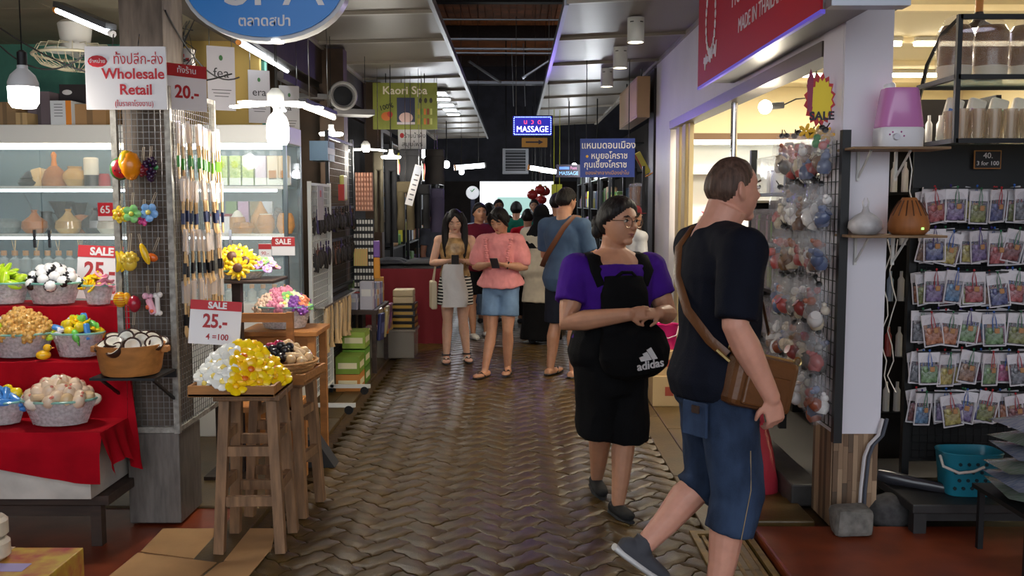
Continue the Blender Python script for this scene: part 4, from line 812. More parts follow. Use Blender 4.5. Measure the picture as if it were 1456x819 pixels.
# bottle display boards
def board(loc, w, h, rows, cols, c1, c2, label, tip=None):
    t = thing('bottle_board', label, 'display board', loc); MB().box((0, .012, h/2), (w, .02, h)).build('backing', plain(*c1), t)
    for r_ in range(rows):
        m = MB()
        for k in range(cols): x = -w/2+(k+.5)*w/cols; z = (r_+.3)*h/rows; m.cyl((x, -.012, z), (x, -.012, z+h/rows*.55), w/cols*.36, n=6)
        m.build('bottle_row', plain(*c2, .3), t)
        m = MB()
        for k in range(cols): x = -w/2+(k+.5)*w/cols; z = (r_+.3)*h/rows; m.cyl((x, -.012, z+h/rows*.55), (x, -.012, z+h/rows*.75), w/cols*.2, n=6)
        m.build('cap_row', plain(*(tip or c1), .4), t)
p = at(518, 300, 9.0); board(p, .165, .36, 8, 6, (190, 135, 110), (232, 178, 150), 'board of pale pink nail polish bottles hanging on the brown column', (180, 120, 100))
p = at(518, 410, 9.0); board(p, .19, .66, 10, 7, (22, 20, 22), (225, 222, 215), 'board of black and white polish bottles hanging below the pink one', (15, 15, 15))
for k, c in enumerate([(235, 130, 90), (180, 200, 110), (220, 150, 180), (225, 190, 80)]): pass
t = thing('bead_card', 'small card of pastel beads fixed over the striped bottle board', 'card', at(513, 378, 8.93)); MB().box((0, 0, .08), (.13, .012, .16)).build('card_board', stripes('pastel_bead', c8(235, 150, 110), c8(190, 210, 120), 55, 'X'), t); 
t = thing('orange_pouch', 'orange and violet pouch hanging beside the bottle boards', 'pouch', at(536, 390, 9.0)); MB().box((0, 0, .06), (.06, .03, .2), ch=.01).build('orange_half', plain(225, 150, 40, .4), t); MB().box((0, 0, .24), (.06, .03, .16), ch=.01).build('violet_half', plain(130, 90, 170, .4), t)
# goods table: clear bin, boxes, pouches
PB = mat('clear_storage_plastic', c8(170, 160, 145), .2, alpha=.6, spec=.6)
bn = thing('storage_bin', 'clear plastic storage bin standing on the concrete edge', 'bin', (-1.3, 9.9, .001)); m = MB()
for a, b in (((-.26, -.2, 0), (.26, -.19, .27)), ((-.26, .19, 0), (.26, .2, .27)), ((-.26, -.19, 0), (-.25, .19, .27)), ((.25, -.19, 0), (.26, .19, .27)), ((-.26, -.2, 0), (.26, .2, .01))): m.b2(a, b)
m.build('tub', PB, bn); MB().b2((-.28, -.22, .27), (.28, .22, .295), ch=.006).build('lid', PB, bn)
for k in range(4): MB().box((-.18+k*.12, 0, .1), (.1, .3, .17)).build('packed_goods', plain(*random.choice([(120, 110, 95), (150, 135, 110), (90, 84, 80)])), bn)
for i, z in enumerate((.296, .362, .428, .494)):
    t = thing('snack_box', 'black and gold snack box, %s of the pile on the clear bin' % ['bottom', 'second', 'third', 'top'][i], 'box', (-1.16, 9.9, z), rnd(-.06, .06)); MB().box((0, 0, .032), (.25, .3, .063), ch=.004).build('carton_body', plain(34, 28, 24, .3), t); MB().box((0, -.151, .035), (.2, .002, .03)).build('gold_print', plain(190, 150, 60, .3), t); MB().box((.126, 0, .035), (.002, .2, .03)).build('gold_print', plain(190, 150, 60, .3), t)
for i in range(2): tag(MB().box((0, 0, .035), (.21, .22, .07), ch=.01).build('beige_box', plain(200, 180, 140, .5), None, False, (-1.16, 9.9, .56+i*.072)), 'beige wrapped box, %s of two on the snack boxes' % ['lower', 'upper'][i], 'box')
gt = thing('goods_table', 'low dark goods table loaded with colourful packs', 'table', (-1.45, 9.24, 0)); MB().box((0, 0, .58), (.32, .86, .04)).build('top', WDARK, gt)
for sx in (-.13, .13):
    for sy in (-.4, .4): MB().b2((sx-.02, sy-.02, 0), (sx+.02, sy+.02, .56)).build('leg', WDARK, gt)
cols = [((190, 185, 200), 'white and lilac'), ((150, 165, 190), 'pale blue'), ((170, 60, 50), 'red'), ((215, 160, 60), 'amber'), ((120, 140, 80), 'olive'), ((200, 195, 205), 'silver'), ((225, 205, 120), 'yellow'), ((130, 90, 150), 'violet')]
ly = {}
for k in range(16):
    x = -1.53+(k % 2)*.14; y = 8.89+(k//2)*.1; c, n = cols[(k*5) % 8]; h = rnd(.12, .28)
    t = thing('product_pack', '%s product pack standing on the dark goods table' % n, 'pack', (x, y, .601), rnd(-.15, .15), 'product packs %s' % n); MB().box((0, 0, h/2), (.12, .085, h), ch=.004).build('pack_body', plain(*c, .35), t); MB().box((0, -.0435, h*.6), (.09, .002, h*.25)).build('printed_band', plain(235, 230, 225, .4), t); MB().box((.061, 0, h*.6), (.002, .06, h*.25)).build('printed_band', plain(235, 230, 225, .4), t)
pc = [((44, 48, 96), 'navy dotted'), ((150, 130, 90), 'khaki'), ((176, 160, 110), 'sand'), ((160, 150, 120), 'grey'), ((215, 130, 40), 'orange'), ((120, 60, 110), 'plum'), ((190, 150, 80), 'gold')]
for k, (c, n) in enumerate(pc):
    y = 8.88+k*.12; t = thing('hanging_pouch', '%s pouch hanging on the front of the goods table' % n, 'pouch', (-1.27, y, .31+.03*(k % 2)), rot=(0, rnd(-.1, .1), rnd(-.3, .3))); MB().box((0, 0, .13), (.035, .13, .26), ch=.012).build('pouch_body', plain(*c, .35, coat=.4), t); MB().box((.019, 0, .12), (.002, .08, .1)).build('printed_panel', plain(*[min(255, x+50) for x in c], .4), t)
# clothing stall
def panel_cloth(px0, px1, py0, py1, Y, c, label, name='hanging_trousers', legs=True):
    a = at(px0, py0, Y); b = at(px1, py1, Y); w = abs(b.x-a.x); h = a.z-b.z; t = thing(name, label, 'clothes', ((a.x+b.x)/2, Y, b.z))
    mt = mat('cloth_%d_%d_%d' % c, c8(*c), .85, bump=.3, scale=12)
    def leg(x0, x1):
        def fn(u, v): ang = 2*PI*u; return ((x0+x1)/2+(x1-x0)/2*math.cos(ang)*(1+.04*math.sin(v*9)), .035*math.sin(ang)+.012*math.sin(v*8+x0*30), v*h*.78)
        return MB().grid(fn, 14, 10, wrap=True)
    if legs:
        leg(-w/2, -.01).build('trouser_leg', mt, t, True); leg(.01, w/2).build('trouser_leg', mt, t, True)
        MB().box((0, 0, h*.88), (w, .07, h*.24), ch=.02).build('waist', mt, t)
    else: leg(-w/2, w/2).build('drape', mt, t, True); MB().box((0, 0, h*.88), (w, .07, h*.24), ch=.02).build('upper', mt, t)
    MB().cyl((0, 0, h), (0, 0, 3.08-b.z), .004, n=5).build('hanger_cord', CHROME, t); return t
panel_cloth(530, 546, 215, 330, 10.6, (58, 52, 38), 'olive trousers hanging at the front of the clothes stall'); panel_cloth(546, 566, 212, 345, 10.8, (20, 20, 24), 'black trousers hanging beside the olive trousers')
panel_cloth(568, 600, 212, 258, 10.9, (54, 54, 56), 'charcoal jacket hanging above the price strip', 'hanging_jacket', False); panel_cloth(564, 590, 258, 327, 10.8, (74, 64, 42), 'khaki trousers hanging under the charcoal jacket'); panel_cloth(588, 612, 262, 325, 10.9, (18, 18, 20), 'black trousers hanging behind the price strip'); panel_cloth(604, 632, 212, 262, 11.2, (50, 46, 44), 'dark brown jacket hanging at the stall corner', 'hanging_jacket', False)
panel_cloth(612, 632, 268, 330, 11.3, (96, 90, 116), 'grey-violet scarf bag hanging at the stall corner', 'hanging_scarf', False)
struct('column_left_end', MB().b2((-1.82, 11.6, 0), (-1.62, 11.8, 3.05)), BRN)
t = thing('price_strip', 'long white price strip tilted in front of dark clothes', 'sign', at(581, 291, 10.45), rot=(0, .27, 0)); MB().box((0, 0, .22), (.085, .006, .45)).build('strip', WHITEP, t)
for k in range(6): MB().box((.005, -.004, .06+k*.055), (.045, .002, .014)).build('printed_line', plain(90, 90, 96), t)
MB().box((0, -.004, .39), (.075, .002, .09)).build('header', plain(205, 210, 222), t); MB().cyl((0, 0, .44), (-.28, .0, 1.45), .003, n=4).build('cord', CHROME, t)
rt = thing('red_draped_table', 'table draped with dark red cloth under folded jackets', 'table', (-1.27, 11.2, 0)); MB().box((0, 0, .83), (.85, .9, .03)).build('top', WDARK, rt)
def rdr(u, v):
    a = 2*PI*u; q = max(abs(math.cos(a)), abs(math.sin(a))); x, y = .44*math.cos(a)/q, .46*math.sin(a)/q; k = 1+.03*(1-v)*math.sin(a*22); return (x*k, y*k, .85*v)
MB().grid(rdr, 120, 6, wrap=True).box((0, 0, .848), (.86, .91, .006)).build('drape', mat('dark_red_cloth', c8(110, 12, 26), .8), rt, True)
FJ = [((42, 42, 46), 'charcoal'), ((62, 62, 62), 'grey'), ((30, 30, 32), 'black'), ((70, 72, 74), 'pale grey edged')]
for k in range(8):
    c, n = FJ[k % 4]; t = MB()
    def fj(u, v, k=k): return (.2*(u-.5)*2, .16*(v-.5)*2, .045*(1-(2*u-1)**4)*(1-(2*v-1)**4)+.008*noise.noise((u*4+k, v*4, k)))
    t.grid(fj, 12, 10); t.box((0, 0, .006), (.4, .32, .012)); o = t.build('folded_jacket', mat('jk_%d' % (k % 4), c8(*c), .85, bump=.3, scale=15), None, True, (-1.47+(k % 2)*.4, 11.0+.3*(k//2 % 2), .852+.055*(k//4)), (0, 0, rnd(-.3, .3))); tag(o, '%s folded jacket piled on the red draped table' % n, 'jacket', 'folded jackets %s' % n)
# Kaori Spa sign
a = at(530, 118, 11); b = at(622, 184, 11); ks = thing('kaori_spa_sign', 'green hanging sign reading Kaori Spa with product pictures', 'sign', ((a.x+b.x)/2, 11, b.z)); w, h = b.x-a.x, a.z-b.z
MB().box((0, 0, h/2), (w, .03, h)).build('board', mat('kaori_green', c8(126, 132, 44), .5, col2=c8(150, 156, 66), scale=4, var=.1), ks)
CREAM = plain(240, 228, 205)
text('Kaori Spa', .125, CREAM, ks, (0, -.018, h*.83), bold=.002, sx=1.05); text('100%', .075, plain(50, 55, 25), ks, (-w*.29, -.018, h*.48), rot=(PI/2, -.25, 0), bold=.002)
MB().ell((-w*.29, -.016, h*.28), (.06, .004, .05)).build('fruit_picture', plain(205, 110, 50), ks); MB().ell((-w*.24, -.017, h*.32), (.035, .004, .035)).build('fruit_picture', plain(190, 60, 50), ks)
MB().box((.01, -.016, h*.39), (w*.28, .004, h*.58)).build('photo_panel', plain(52, 58, 84), ks); MB().ell((.01, -.018, h*.25), (.08, .004, .06)).build('photo_face', plain(225, 190, 180), ks); MB().box((.01, -.019, h*.13), (w*.28, .003, h*.05)).build('photo_caption', plain(220, 210, 215), ks)
for k in range(10): MB().box((w*.21+(k % 5)*.036, -.017, h*(.38 if k < 5 else .17)), (.022, .004, h*.13)).build('bottle_picture', plain(*[(205, 170, 40), (90, 140, 60), (220, 120, 50), (150, 60, 50), (200, 200, 120)][k % 5]), ks)
for k in range(3): MB().ell((w*.24+k*.06, -.017, h*.62), (.018, .004, .03)).build('bottle_picture', plain(60, 55, 40), ks)
for s in (-.3, .3): MB().cyl((s*w, 0, h), (s*w, 0, ZC-.03-b.z), .006, n=5).build('hanger', BLACKM, ks)
a = at(566, 184, 11.25); b = at(606, 213, 11.25); t = thing('small_thai_sign', 'small white Thai sign with a red dot under the green sign', 'sign', ((a.x+b.x)/2, 11.25, b.z)); w, h = b.x-a.x, a.z-b.z; MB().box((0, 0, h/2), (w, .012, h)).build('board', WHITEP, t); MB().ell((-w*.36, -.007, h*.7), (.025, .002, .03)).build('red_dot', REDP, t); text('ร้านน้ำผึ้ง', .075, plain(60, 55, 62), t, (w*.1, -.007, h*.68), sx=.9); text('สมุนไพร', .075, plain(60, 55, 62), t, (0, -.007, h*.27))
for s in (-.12, .12): MB().cyl((s, 0, h), (s, 0, ZC-.06-b.z), .004, n=5).build('hanger', BLACKM, t)
# round exhaust fan on the fascia
ex = thing('exhaust_blower', 'dark round exhaust blower mounted on the fascia beam', 'blower', at(488, 136, 8.75), .35); GM = plain(110, 106, 104, .45)
m = MB().lathe([(0, .08), (.09, .08), (.09, 0), (.12, 0), (.125, .03), (.11, .06), (.11, .28), (0, .28)], n=24, X=rx(-PI/2).to_4x4()); m.build('casing', GM, ex, 40); MB().lathe([(0, .05), (.09, .05), (.09, .04), (0, .03)], n=20, X=rx(-PI/2).to_4x4()).build('dark_mouth', plain(20, 20, 22), ex)
MB().tube([(.118*math.cos(a), .0, .118*math.sin(a)) for a in [2*PI*k/24 for k in range(24)]], .014, 6, closed=True).build('front_ring', plain(160, 155, 150, .4), ex, True); MB().b2((-.5, .1, -.02), (-.05, .2, .02)).build('bracket', GM, ex); MB().b2((-.08, .05, -.16), (.3, .35, -.11)).build('bracket', GM, ex)
# ------------------------------------------------------------ centre: LED massage signs
BLUE = mat('led_blue_panel', c8(16, 14, 120), .3, emit=.0); BLUEB = lamp('led_blue', (.06, .08, 1), 2.2); LEDW = lamp('led_white', (.8, .86, 1), 3); LEDR = lamp('led_red', (1, .06, .10), 2.5)
a = at(728, 164, 12); b = at(786, 194, 12); ms = thing('led_massage_sign', 'glowing blue LED sign reading MASSAGE hanging over the lane', 'sign', ((a.x+b.x)/2, 12, b.z)); w, h = b.x-a.x, a.z-b.z
MB().box((0, .01, h/2), (w, .04, h), ch=.004).build('case', plain(10, 10, 24), ms); MB().box((0, -.012, h/2), (w*.95, .008, h*.9)).build('panel', lamp('led_panel', (.012, .012, .35), 1), ms)
text('MASSAGE', h*.40, LEDW, ms, (0, -.018, h*.33), bold=0, sx=.90); text('น  ว  ด', h*.30, LEDR, ms, (0, -.018, h*.68), bold=0)
m = MB()
for k in range(22):
    for z in (.09, .91): m.box((-w*.43+k*w*.041, -.018, h*z), (.011, .006, .011))
for k in range(8):
    for s in (-1, 1): m.box((s*w*.45, -.018, h*(.14+.1*k)), (.011, .006, .011))
m.build('border_leds', lamp('led_border', (.35, .5, 1), 3), ms)
for s in (-.4, .4): MB().cyl((s*w, .01, h), (s*w, .01, 3.9-b.z), .004, n=5).build('hanger_wire', WIRE, ms)
l = bpy.data.lights.new('led_glow', 'AREA'); l.energy = 9; l.color = (.3, .18, 1); l.size = .5; l.size_y = .25; l.shape = 'RECTANGLE'; lo = bpy.data.objects.new('led_glow', l); COL.objects.link(lo); lo.parent = ms; lo.location = (0, -.06, h/2); lo.rotation_euler = (-PI/2, 0, 0)
t = thing('yellow_arrow_plate', 'yellow plate with a dark arrow hung under the LED sign', 'sign', ((at(742, 200, 12).x+at(778, 200, 12).x)/2, 12, at(742, 209, 12).z)); MB().box((0, 0, .055), (.32, .01, .115)).build('board', plain(205, 150, 60), t); MB().add([(-.11, -.007, .05), (.05, -.007, .05), (.05, -.007, .03), (.11, -.007, .06), (.05, -.007, .09), (.05, -.007, .07), (-.11, -.007, .07)], [(0, 1, 2, 3, 4, 5, 6)]).build('arrow', plain(60, 50, 60), t)
for s in (-.12, .12): MB().cyl((s, 0, .1), (s, 0, .16), .003, n=4).build('hanger_wire', WIRE, t)
a = at(791, 234, 14.5); b = at(826, 252, 14.5); t = thing('small_massage_sign', 'small dark sign with pale blue MASSAGE letters', 'sign', ((a.x+b.x)/2, 14.5, b.z)); w, h = b.x-a.x, a.z-b.z; MB().box((0, 0, h/2), (w, .03, h)).build('case', plain(52, 44, 56), t); text('MASSAGE', h*.4, lamp('led_pale', (.25, .5, .8), .8), t, (0, -.017, h*.3), sx=.9); text('Foot', h*.34, lamp('led_mixed', (.5, .2, .35), .8), t, (w*.2, -.017, h*.72), sx=.8); MB().box((-w*.18, -.017, h*.72), (w*.4, .003, h*.2)).build('lit_strip', lamp('led_strip_blue', (.1, .2, .6), .8), t)
MB().cyl((0, 0, h), (0, 0, 3.14-b.z), .01, n=5).build('hanger', BLACKM, t)
# ------------------------------------------------------------ far end: vent unit, lamps, round sign, stalls, van
p = at(733, 247, 19.85); t = thing('vent_unit', 'grey ventilation unit with dark grille above the far lane', 'vent', p); MB().b2((-.27, 0, .0), (.27, .3, .52), ch=.01).build('case', plain(150, 152, 158), t); MB().box((0, -.004, .27), (.42, .01, .42)).build('dark_grille', plain(24, 26, 32), t)
for k in range(7): MB().box((0, -.012, .09+k*.06), (.42, .008, .012)).build('louvre', plain(140, 142, 150), t)
MB().cyl((-.2, .1, .5), (-.2, .1, 4.98-p.z), .012, n=5).build('hanger', BLACKM, t); MB().cyl((.2, .1, .5), (.2, .1, 4.98-p.z), .012, n=5).build('hanger', BLACKM, t)
p = at(672, 274, 15); t = thing('round_sign', 'round white sign with a green check mark on a dark pole', 'sign', p); MB().lathe([(0, -.02), (.10, -.02), (.105, 0), (.10, .02), (0, .02)], n=24, X=rx(PI/2).to_4x4()).build('disc', mat('lit_white_disc', (.8, .82, .85), .4, emit=.35), t, 40); MB().tube([(-.03, -.024, .04), (-.01, -.024, .015), (.03, -.024, .06)], .008, 5).build('check_mark', plain(60, 160, 70), t); MB().cyl((0, .03, -.1), (0, .03, -p.z), .035, n=8).build('pole', plain(40, 44, 66), t)
for k in range(5):
    p = at(654+k*4.6, 206+k*5, 14+k*0.01); p = V((-1.0, 12.6+k*.75, ZC-.06)); t = thing('canopy_light', 'square LED panel light under the far left canopy', 'lamp', p, 0, 'left canopy lights'); MB().box((0, 0, 0), (.22, .3, .02)).build('frame', WHITEM, t); MB().box((0, 0, -.012), (.18, .26, .01)).build('lit_panel', lamp('canopy_led', (.9, .95, 1), 7), t)
for px, py, Y, ang, n in [(668, 237, 17, .3, 'left'), (772, 240, 18, -.5, 'nearer'), (786, 243, 19.5, -.4, 'farther')]:
    tube_lamp(at(px, py, Y)-V((.25, 0, .05*ang)), at(px, py, Y)+V((.25, .1, .1*ang)), 'far fluorescent lamp under the lane roof, %s of the LED sign' % ('on the side away' if n == 'left' else n), (.92, .97, 1), 9, .045, hang=5.25)
LAN = plain(165, 40, 40, .35)
for k, (px, py) in enumerate([(757, 277), (768, 270), (775, 272), (770, 284), (762, 287)]):
    p = at(px, py, 17+.2*k); t = thing('paper_lantern', 'round red lantern in the cluster above the far lane', 'lantern', p, 0, 'red lanterns'); MB().ell((0, 0, 0), (.1, .1, .085), 0, 14, 8).build('globe', LAN, t, True); MB().lathe([(.03, .08), (.035, .1), (0, .1)], n=10).build('cap', plain(190, 150, 60), t); MB().cyl((0, 0, .1), (0, 0, 3.3-p.z), .006, n=4).build('cord', BLACKM, t)
for k, px in enumerate((787, 795)):
    a = at(px-3, 262, 15.5+k*.3); b = at(px+4, 287, 15.5+k*.3); c_ = (a+b)/2; tag(MB().box((0, 0, 0), (b.x-a.x, .02, a.z-b.z)).cyl((0, 0, 0), (0, 0, 3.14-c_.z), .005, n=4).build('hanging_cloth', plain(190, 190, 40, .6), None, False, c_), 'yellow-green cloth strip hanging beside the lanterns, %s one' % ['narrow', 'farther'][k], 'cloth')
# far stalls: racks with goods down both sides
random.seed(21)
fc = [((200, 205, 210), 'white'), ((120, 150, 190), 'blue'), ((200, 190, 70), 'yellow'), ((60, 60, 66), 'dark grey'), ((170, 70, 60), 'red'), ((110, 150, 90), 'green'), ((190, 150, 110), 'tan'), ((150, 120, 170), 'violet')]
for side, x0 in ((-1, -1.62), (1, 1.42)):
    for s in range(5):
        Y = 12.6+s*1.9+(.5 if side > 0 else .6); t = thing('stall_rack', 'dark %s stall rack along the far %s, number %s from the brown columns' % ('metal', 'clothes side' if side < 0 else 'blue sign side', ['one', 'two', 'three', 'four', 'five'][s]), 'rack', (x0, Y, 0))
        for y in (-.7, .7): MB().b2((-.02, y-.02, 0), (.02, y+.02, 2.4)).build('post', BLACKM, t)
        for z in (.5, 1.0, 1.5, 2.0, 2.38): MB().b2((-.25 if side < 0 else -.02, -.7, z-.015), (.02 if side < 0 else .25, .7, z)).build('shelf', BLACKM, t)
        for z in (.5, 1.0, 1.5, 2.0):
            for k in range(5):
                c, n = random.choice(fc); h = rnd(.15, .36); o = MB().box((0, 0, h/2), (.14, .2, h), ch=.02).build('stall_goods', plain(*c, .4), None, False, (x0+side*.1, Y-.52+k*.26, z+.001), (0, 0, rnd(-.3, .3))); tag(o, '%s goods on the far %s racks' % (n, 'clothes side' if side < 0 else 'blue sign side'), 'goods', 'far goods %s %d' % (n, side))
        if s % 2 == 0: ufo(0, 0, 1, 'placeholder') if False else None
for k, (x, y, z) in enumerate([(-1.3, 13.5, 2.3), (1.2, 14, 2.35), (-1.25, 17.5, 2.3), (1.15, 18.5, 2.3), (-1.2, 21.5, 2.3)]):
    t = thing('stall_bulb', 'small bright bulb hanging over the far stalls', 'lamp', (x, y, z), 0, 'far stall bulbs'); MB().ell((0, 0, 0), (.06, .06, .07), 0, 12, 8).build('lit_globe', lamp('far_bulb', (.95, .97, 1), 14), t, True); MB().cyl((0, 0, .07), (0, 0, 3.11-z), .01, n=5).build('cord', BLACKM, t)
    l = bpy.data.lights.new('stall_light', 'POINT'); l.energy = 35; l.color = (.92, .96, 1); l.shadow_soft_size = .08; lo = bpy.data.objects.new('stall_light', l); COL.objects.link(lo); lo.parent = t; lo.location = (0, 0, -.15)
struct('wall_far_header', MB().b2((-5, 25.8, 2.18), (5, 26, 5.3)), mat('far_header', c8(60, 62, 72), .7, var=.3, scale=3)); struct('wall_far_left', MB().b2((-5, 25.8, 0), (-.95, 26, 2.18)), DARKW); struct('wall_far_right', MB().b2((1.05, 25.8, 0), (5, 26, 2.18)), DARKW)
vn = thing('white_van', 'white van parked in daylight at the end of the lane', 'van', (.05, 31, 0)); VW = plain(235, 238, 240, .25)
vb = MB(); prof = [(-.2, .35), (-.25, .95), (-.05, 1.15), (.45, 1.85), (.8, 2.0), (4.2, 2.0), (4.25, .35)]
n = len(prof); vb.add([(-.85, y, z) for y, z in prof]+[(.85, y, z) for y, z in prof], [list(range(n)), list(range(n, 2*n))[::-1]]+[(i, n+i, n+(i+1) % n, (i+1) % n) for i in range(n)]); vb.build('van_body', VW, vn)
MB().add([(-.7, .0, 1.2), (.7, .0, 1.2), (.62, .41, 1.78), (-.62, .41, 1.78)], [(0, 1, 2, 3)]).mb(MB()).build('windscreen', plain(120, 150, 140, .1), vn).location = (0, -.03, .01)
for s in (-1, 1):
    MB().ell((s*.62, -.24, .85), (.14, .04, .1)).build('headlight', plain(235, 235, 220, .1), vn); MB().lathe([(0, -.1), (.3, -.1), (.32, 0), (.3, .1), (0, .1)], n=20, X=M.Translation((s*.75, .6, .32)) @ ry(PI/2).to_4x4()).build('wheel', BLACKM, vn); MB().lathe([(0, -.1), (.3, -.1), (.32, 0), (.3, .1), (0, .1)], n=20, X=M.Translation((s*.75, 3.4, .32)) @ ry(PI/2).to_4x4()).build('wheel', BLACKM, vn)
MB().box((0, -.24, .55), (1.5, .06, .16), ch=.02).build('bumper', plain(190, 190, 192), vn)
struct('street_ground', MB().b2((-20, 26, -.06), (20, 60, -.02)), plain(170, 168, 160, .8))
# ------------------------------------------------------------ right: shop shell
random.seed(5)
WALLW = mat('white_plaster', c8(222, 218, 222), .55, var=.03, scale=3)
CREAMW = mat('cream_wall', c8(232, 218, 180), .6); COOLW = mat('cool_white_wall', c8(222, 228, 232), .5)
struct('wall_right_header', MB().b2((1.58, 4.9, 2.42), (1.68, 10.75, 3.2)), WALLW); struct('wall_right_pier', MB().b2((1.58, 9.75, 0), (1.70, 10.75, 2.42)), WALLW)
door = struct('door_1', MB().b2((1.62, 8.9, 0), (1.66, 8.96, 2.42)), mat('cream_door', c8(206, 186, 140), .5))
for k in range(4): MB().b2((1.6+.02*(k % 2), 9.0+k*.17, 0), (1.64+.02*(k % 2), 9.14+k*.17, 2.40), ch=.006).build('door_leaf', MATS['cream_door'], door)
MB().b2((1.59, 9.1, 1.0), (1.615, 9.14, 1.2)).build('door_handle', CHROME, door)
struct('wall_right_end', MB().b2((1.7, 10.6, 0), (5.2, 10.7, 2.9)), COOLW); struct('trim_50', MB().b2((1.7, 10.5, 2.25), (5.2, 10.6, 2.36)), mat('brown_trim', c8(120, 92, 66), .6)); struct('wall_right_upper', MB().b2((1.72, 10.54, 2.36), (5.2, 10.6, 2.9)), CREAMW)
struct('wall_right_back', MB().b2((4.9, 4.2, 0), (5.0, 10.6, 2.95)), CREAMW)
sc = struct('shop_ceiling', MB().b2((1.68, 4.3, 2.86), (5.2, 10.6, 2.9)), CREAMW)
for k in range(5): MB().b2((1.7, 5.0+k*1.2, 2.82), (5.0, 5.06+k*1.2, 2.86)).build('ceiling_batten', plain(240, 225, 190), sc)
struct('trim_51', MB().b2((1.56, 4.92, 2.34), (1.70, 9.7, 2.42)), mat('grey_track', c8(120, 112, 104), .4, metal=.4))
struct('trim_52', MB().cyl((1.62, 7.1, 0), (1.62, 7.1, 2.34), .025, n=12), CHROME)
for k, (x, y) in enumerate([(2.4, 5.6), (2.4, 7.4), (2.4, 9.2), (3.6, 5.6), (3.6, 7.4), (3.6, 9.2)]):
    t = thing('shop_tube_lamp', 'warm fluorescent tube on the cream shop ceiling', 'lamp', (x, y, 2.82), 0, 'shop ceiling tubes'); MB().box((0, 0, .022), (1.1, .08, .03)).build('housing', WHITEM, t); MB().cyl((-.55, 0, -.01), (.55, 0, -.01), .018, n=8).build('lit_tube', lamp('shop_tube', (1, .87, .62), 16), t)
    l = bpy.data.lights.new('shop_light', 'AREA'); l.energy = 42; l.color = (1, .9, .72); l.shape = 'RECTANGLE'; l.size = 1.1; l.size_y = .08; lo = bpy.data.objects.new('shop_light', l); COL.objects.link(lo); lo.parent = t; lo.location = (0, 0, -.04)
# red shop sign
SX = 1.3
rs = thing('red_shop_sign', 'long red shop sign box with white lettering and emblem', 'sign', (SX, 5.5, 2.42))
REDS = mat('red_sign_face', c8(176, 14, 32), .5, spec=.25)
MB().b2((0, -1.36, 0), (.012, 1.36, .78)).build('face', REDS, rs); MB().b2((.012, -1.36, .03), (.26, 1.36, .78)).build('box_case', plain(120, 120, 122, .4), rs); MB().b2((.0, -1.37, -.018), (.02, 1.37, .0)).build('edge_strip', lamp('led_edge', (.18, .12, .9), .15), rs)
RT = (PI/2, 0, -PI/2)
text('MADE IN THAILAND', .12, WHITEP, rs, (-.002, .14, .20), RT, align='LEFT', sx=.9); text('HOME', .19, WHITEP, rs, (-.002, .32, .40), RT, align='LEFT', sx=.8)
m = MB()
for k in range(22): a = 2*PI*k/22; m.ell((-.003, .93+.15*math.cos(a), .40+.22*math.sin(a)), (.004, .022, .03), 0, 8, 5)
for k in range(9): m.tube([(-.003, .93+rnd(-.16, .16), .56+rnd(0, .15)) for _ in range(3)], .004, 4)
m.build('emblem_wreath', WHITEP, rs); MB().tube([(-.003, 1.13-.4*k/40, .13+.05*k/40+.035*math.sin(k*1.15)*(1+.5*math.sin(k*.37))) for k in range(41)], .005, 5).build('emblem_script', WHITEP, rs)
MB().b2((.02, -1.45, .0), (.35, -1.36, .3)).build('end_bracket', plain(150, 152, 160, .35, metal=.6), rs)
for y in (-1.0, 1.0): MB().bar((.25, y, .2), (.32, y, .2), .04, .04).build('wall_arm', BLACKM, rs)
# ------------------------------------------------------------ right: white pillar
QX0, QX1, QY0, QY1, QZ = 1.57, 1.79, 4.6, 4.90, .065
struct('column_right', MB().b2((QX0+.012, QY0+.012, 0), (QX1-.012, QY1, 3.1)), plain(150, 148, 150, .6)); struct('column_right_cover', MB().b2((QX0-.004, QY0-.012, .47), (QX1+.004, QY0+.01, 2.53)).b2((QX0-.006, QY0+.01, .47), (QX0+.012, QY1, 2.53)), mat('white_pillar_cover', c8(224, 220, 228), .45))
cw = struct('column_cladding', MB().b2((QX0, QY0+.004, 0), (QX1, QY0+.012, .47)), WDARK)
WC = [wood('clad_a', c8(150, 120, 92), .7, (9, 9, 1)), wood('clad_b', c8(120, 92, 68), .7, (9, 9, 1)), wood('clad_c', c8(172, 142, 112), .75, (9, 9, 1)), wood('clad_d', c8(98, 78, 60), .7, (9, 9, 1))]
for k in range(9):
    z = .0
    while z < .47:
        h = min(rnd(.12, .3), .47-z); MB().b2((QX0+k*.0244+.0006, QY0-.006, z+.0006), (QX0+(k+1)*.0244-.0006, QY0+.003, z+h-.0006)).build('cladding_strip', random.choice(WC), cw); z += h
for k in range(8): MB().b2((QX0-.006, QY0+.005+k*.036, 0), (QX0+.003, QY0+.04+k*.036, .47)).build('cladding_strip', random.choice(WC), cw)
struct('trim_53', MB().b2((1.50, 4.55, 2.53), (1.85, 4.95, 3.1)), plain(60, 58, 60, .5))
p = at(1210, 772, 4.42); blk = MB().box((0, 0, .07), (.18, .14, .14), ch=.03)
blk.v = [(x+.015*noise.noise((x*9, y*9, z*9)), y, z+.012*noise.noise((x*7+3, y*8, z*8))) for x, y, z in blk.v]
tag(blk.build('stone_block', mat('rough_stone', c8(112, 108, 102), .9, var=.3, scale=25, bump=.6), None, False, (1.60, 4.40, .028)), 'rough grey stone block at the foot of the white pillar', 'stone')
blk2 = MB().ell((0, 0, .06), (.12, .1, .1), 0, 12, 8); blk2.v = [(x, y, max(0, z)+.01*noise.noise((x*20, y*20, z*20))) for x, y, z in blk2.v]
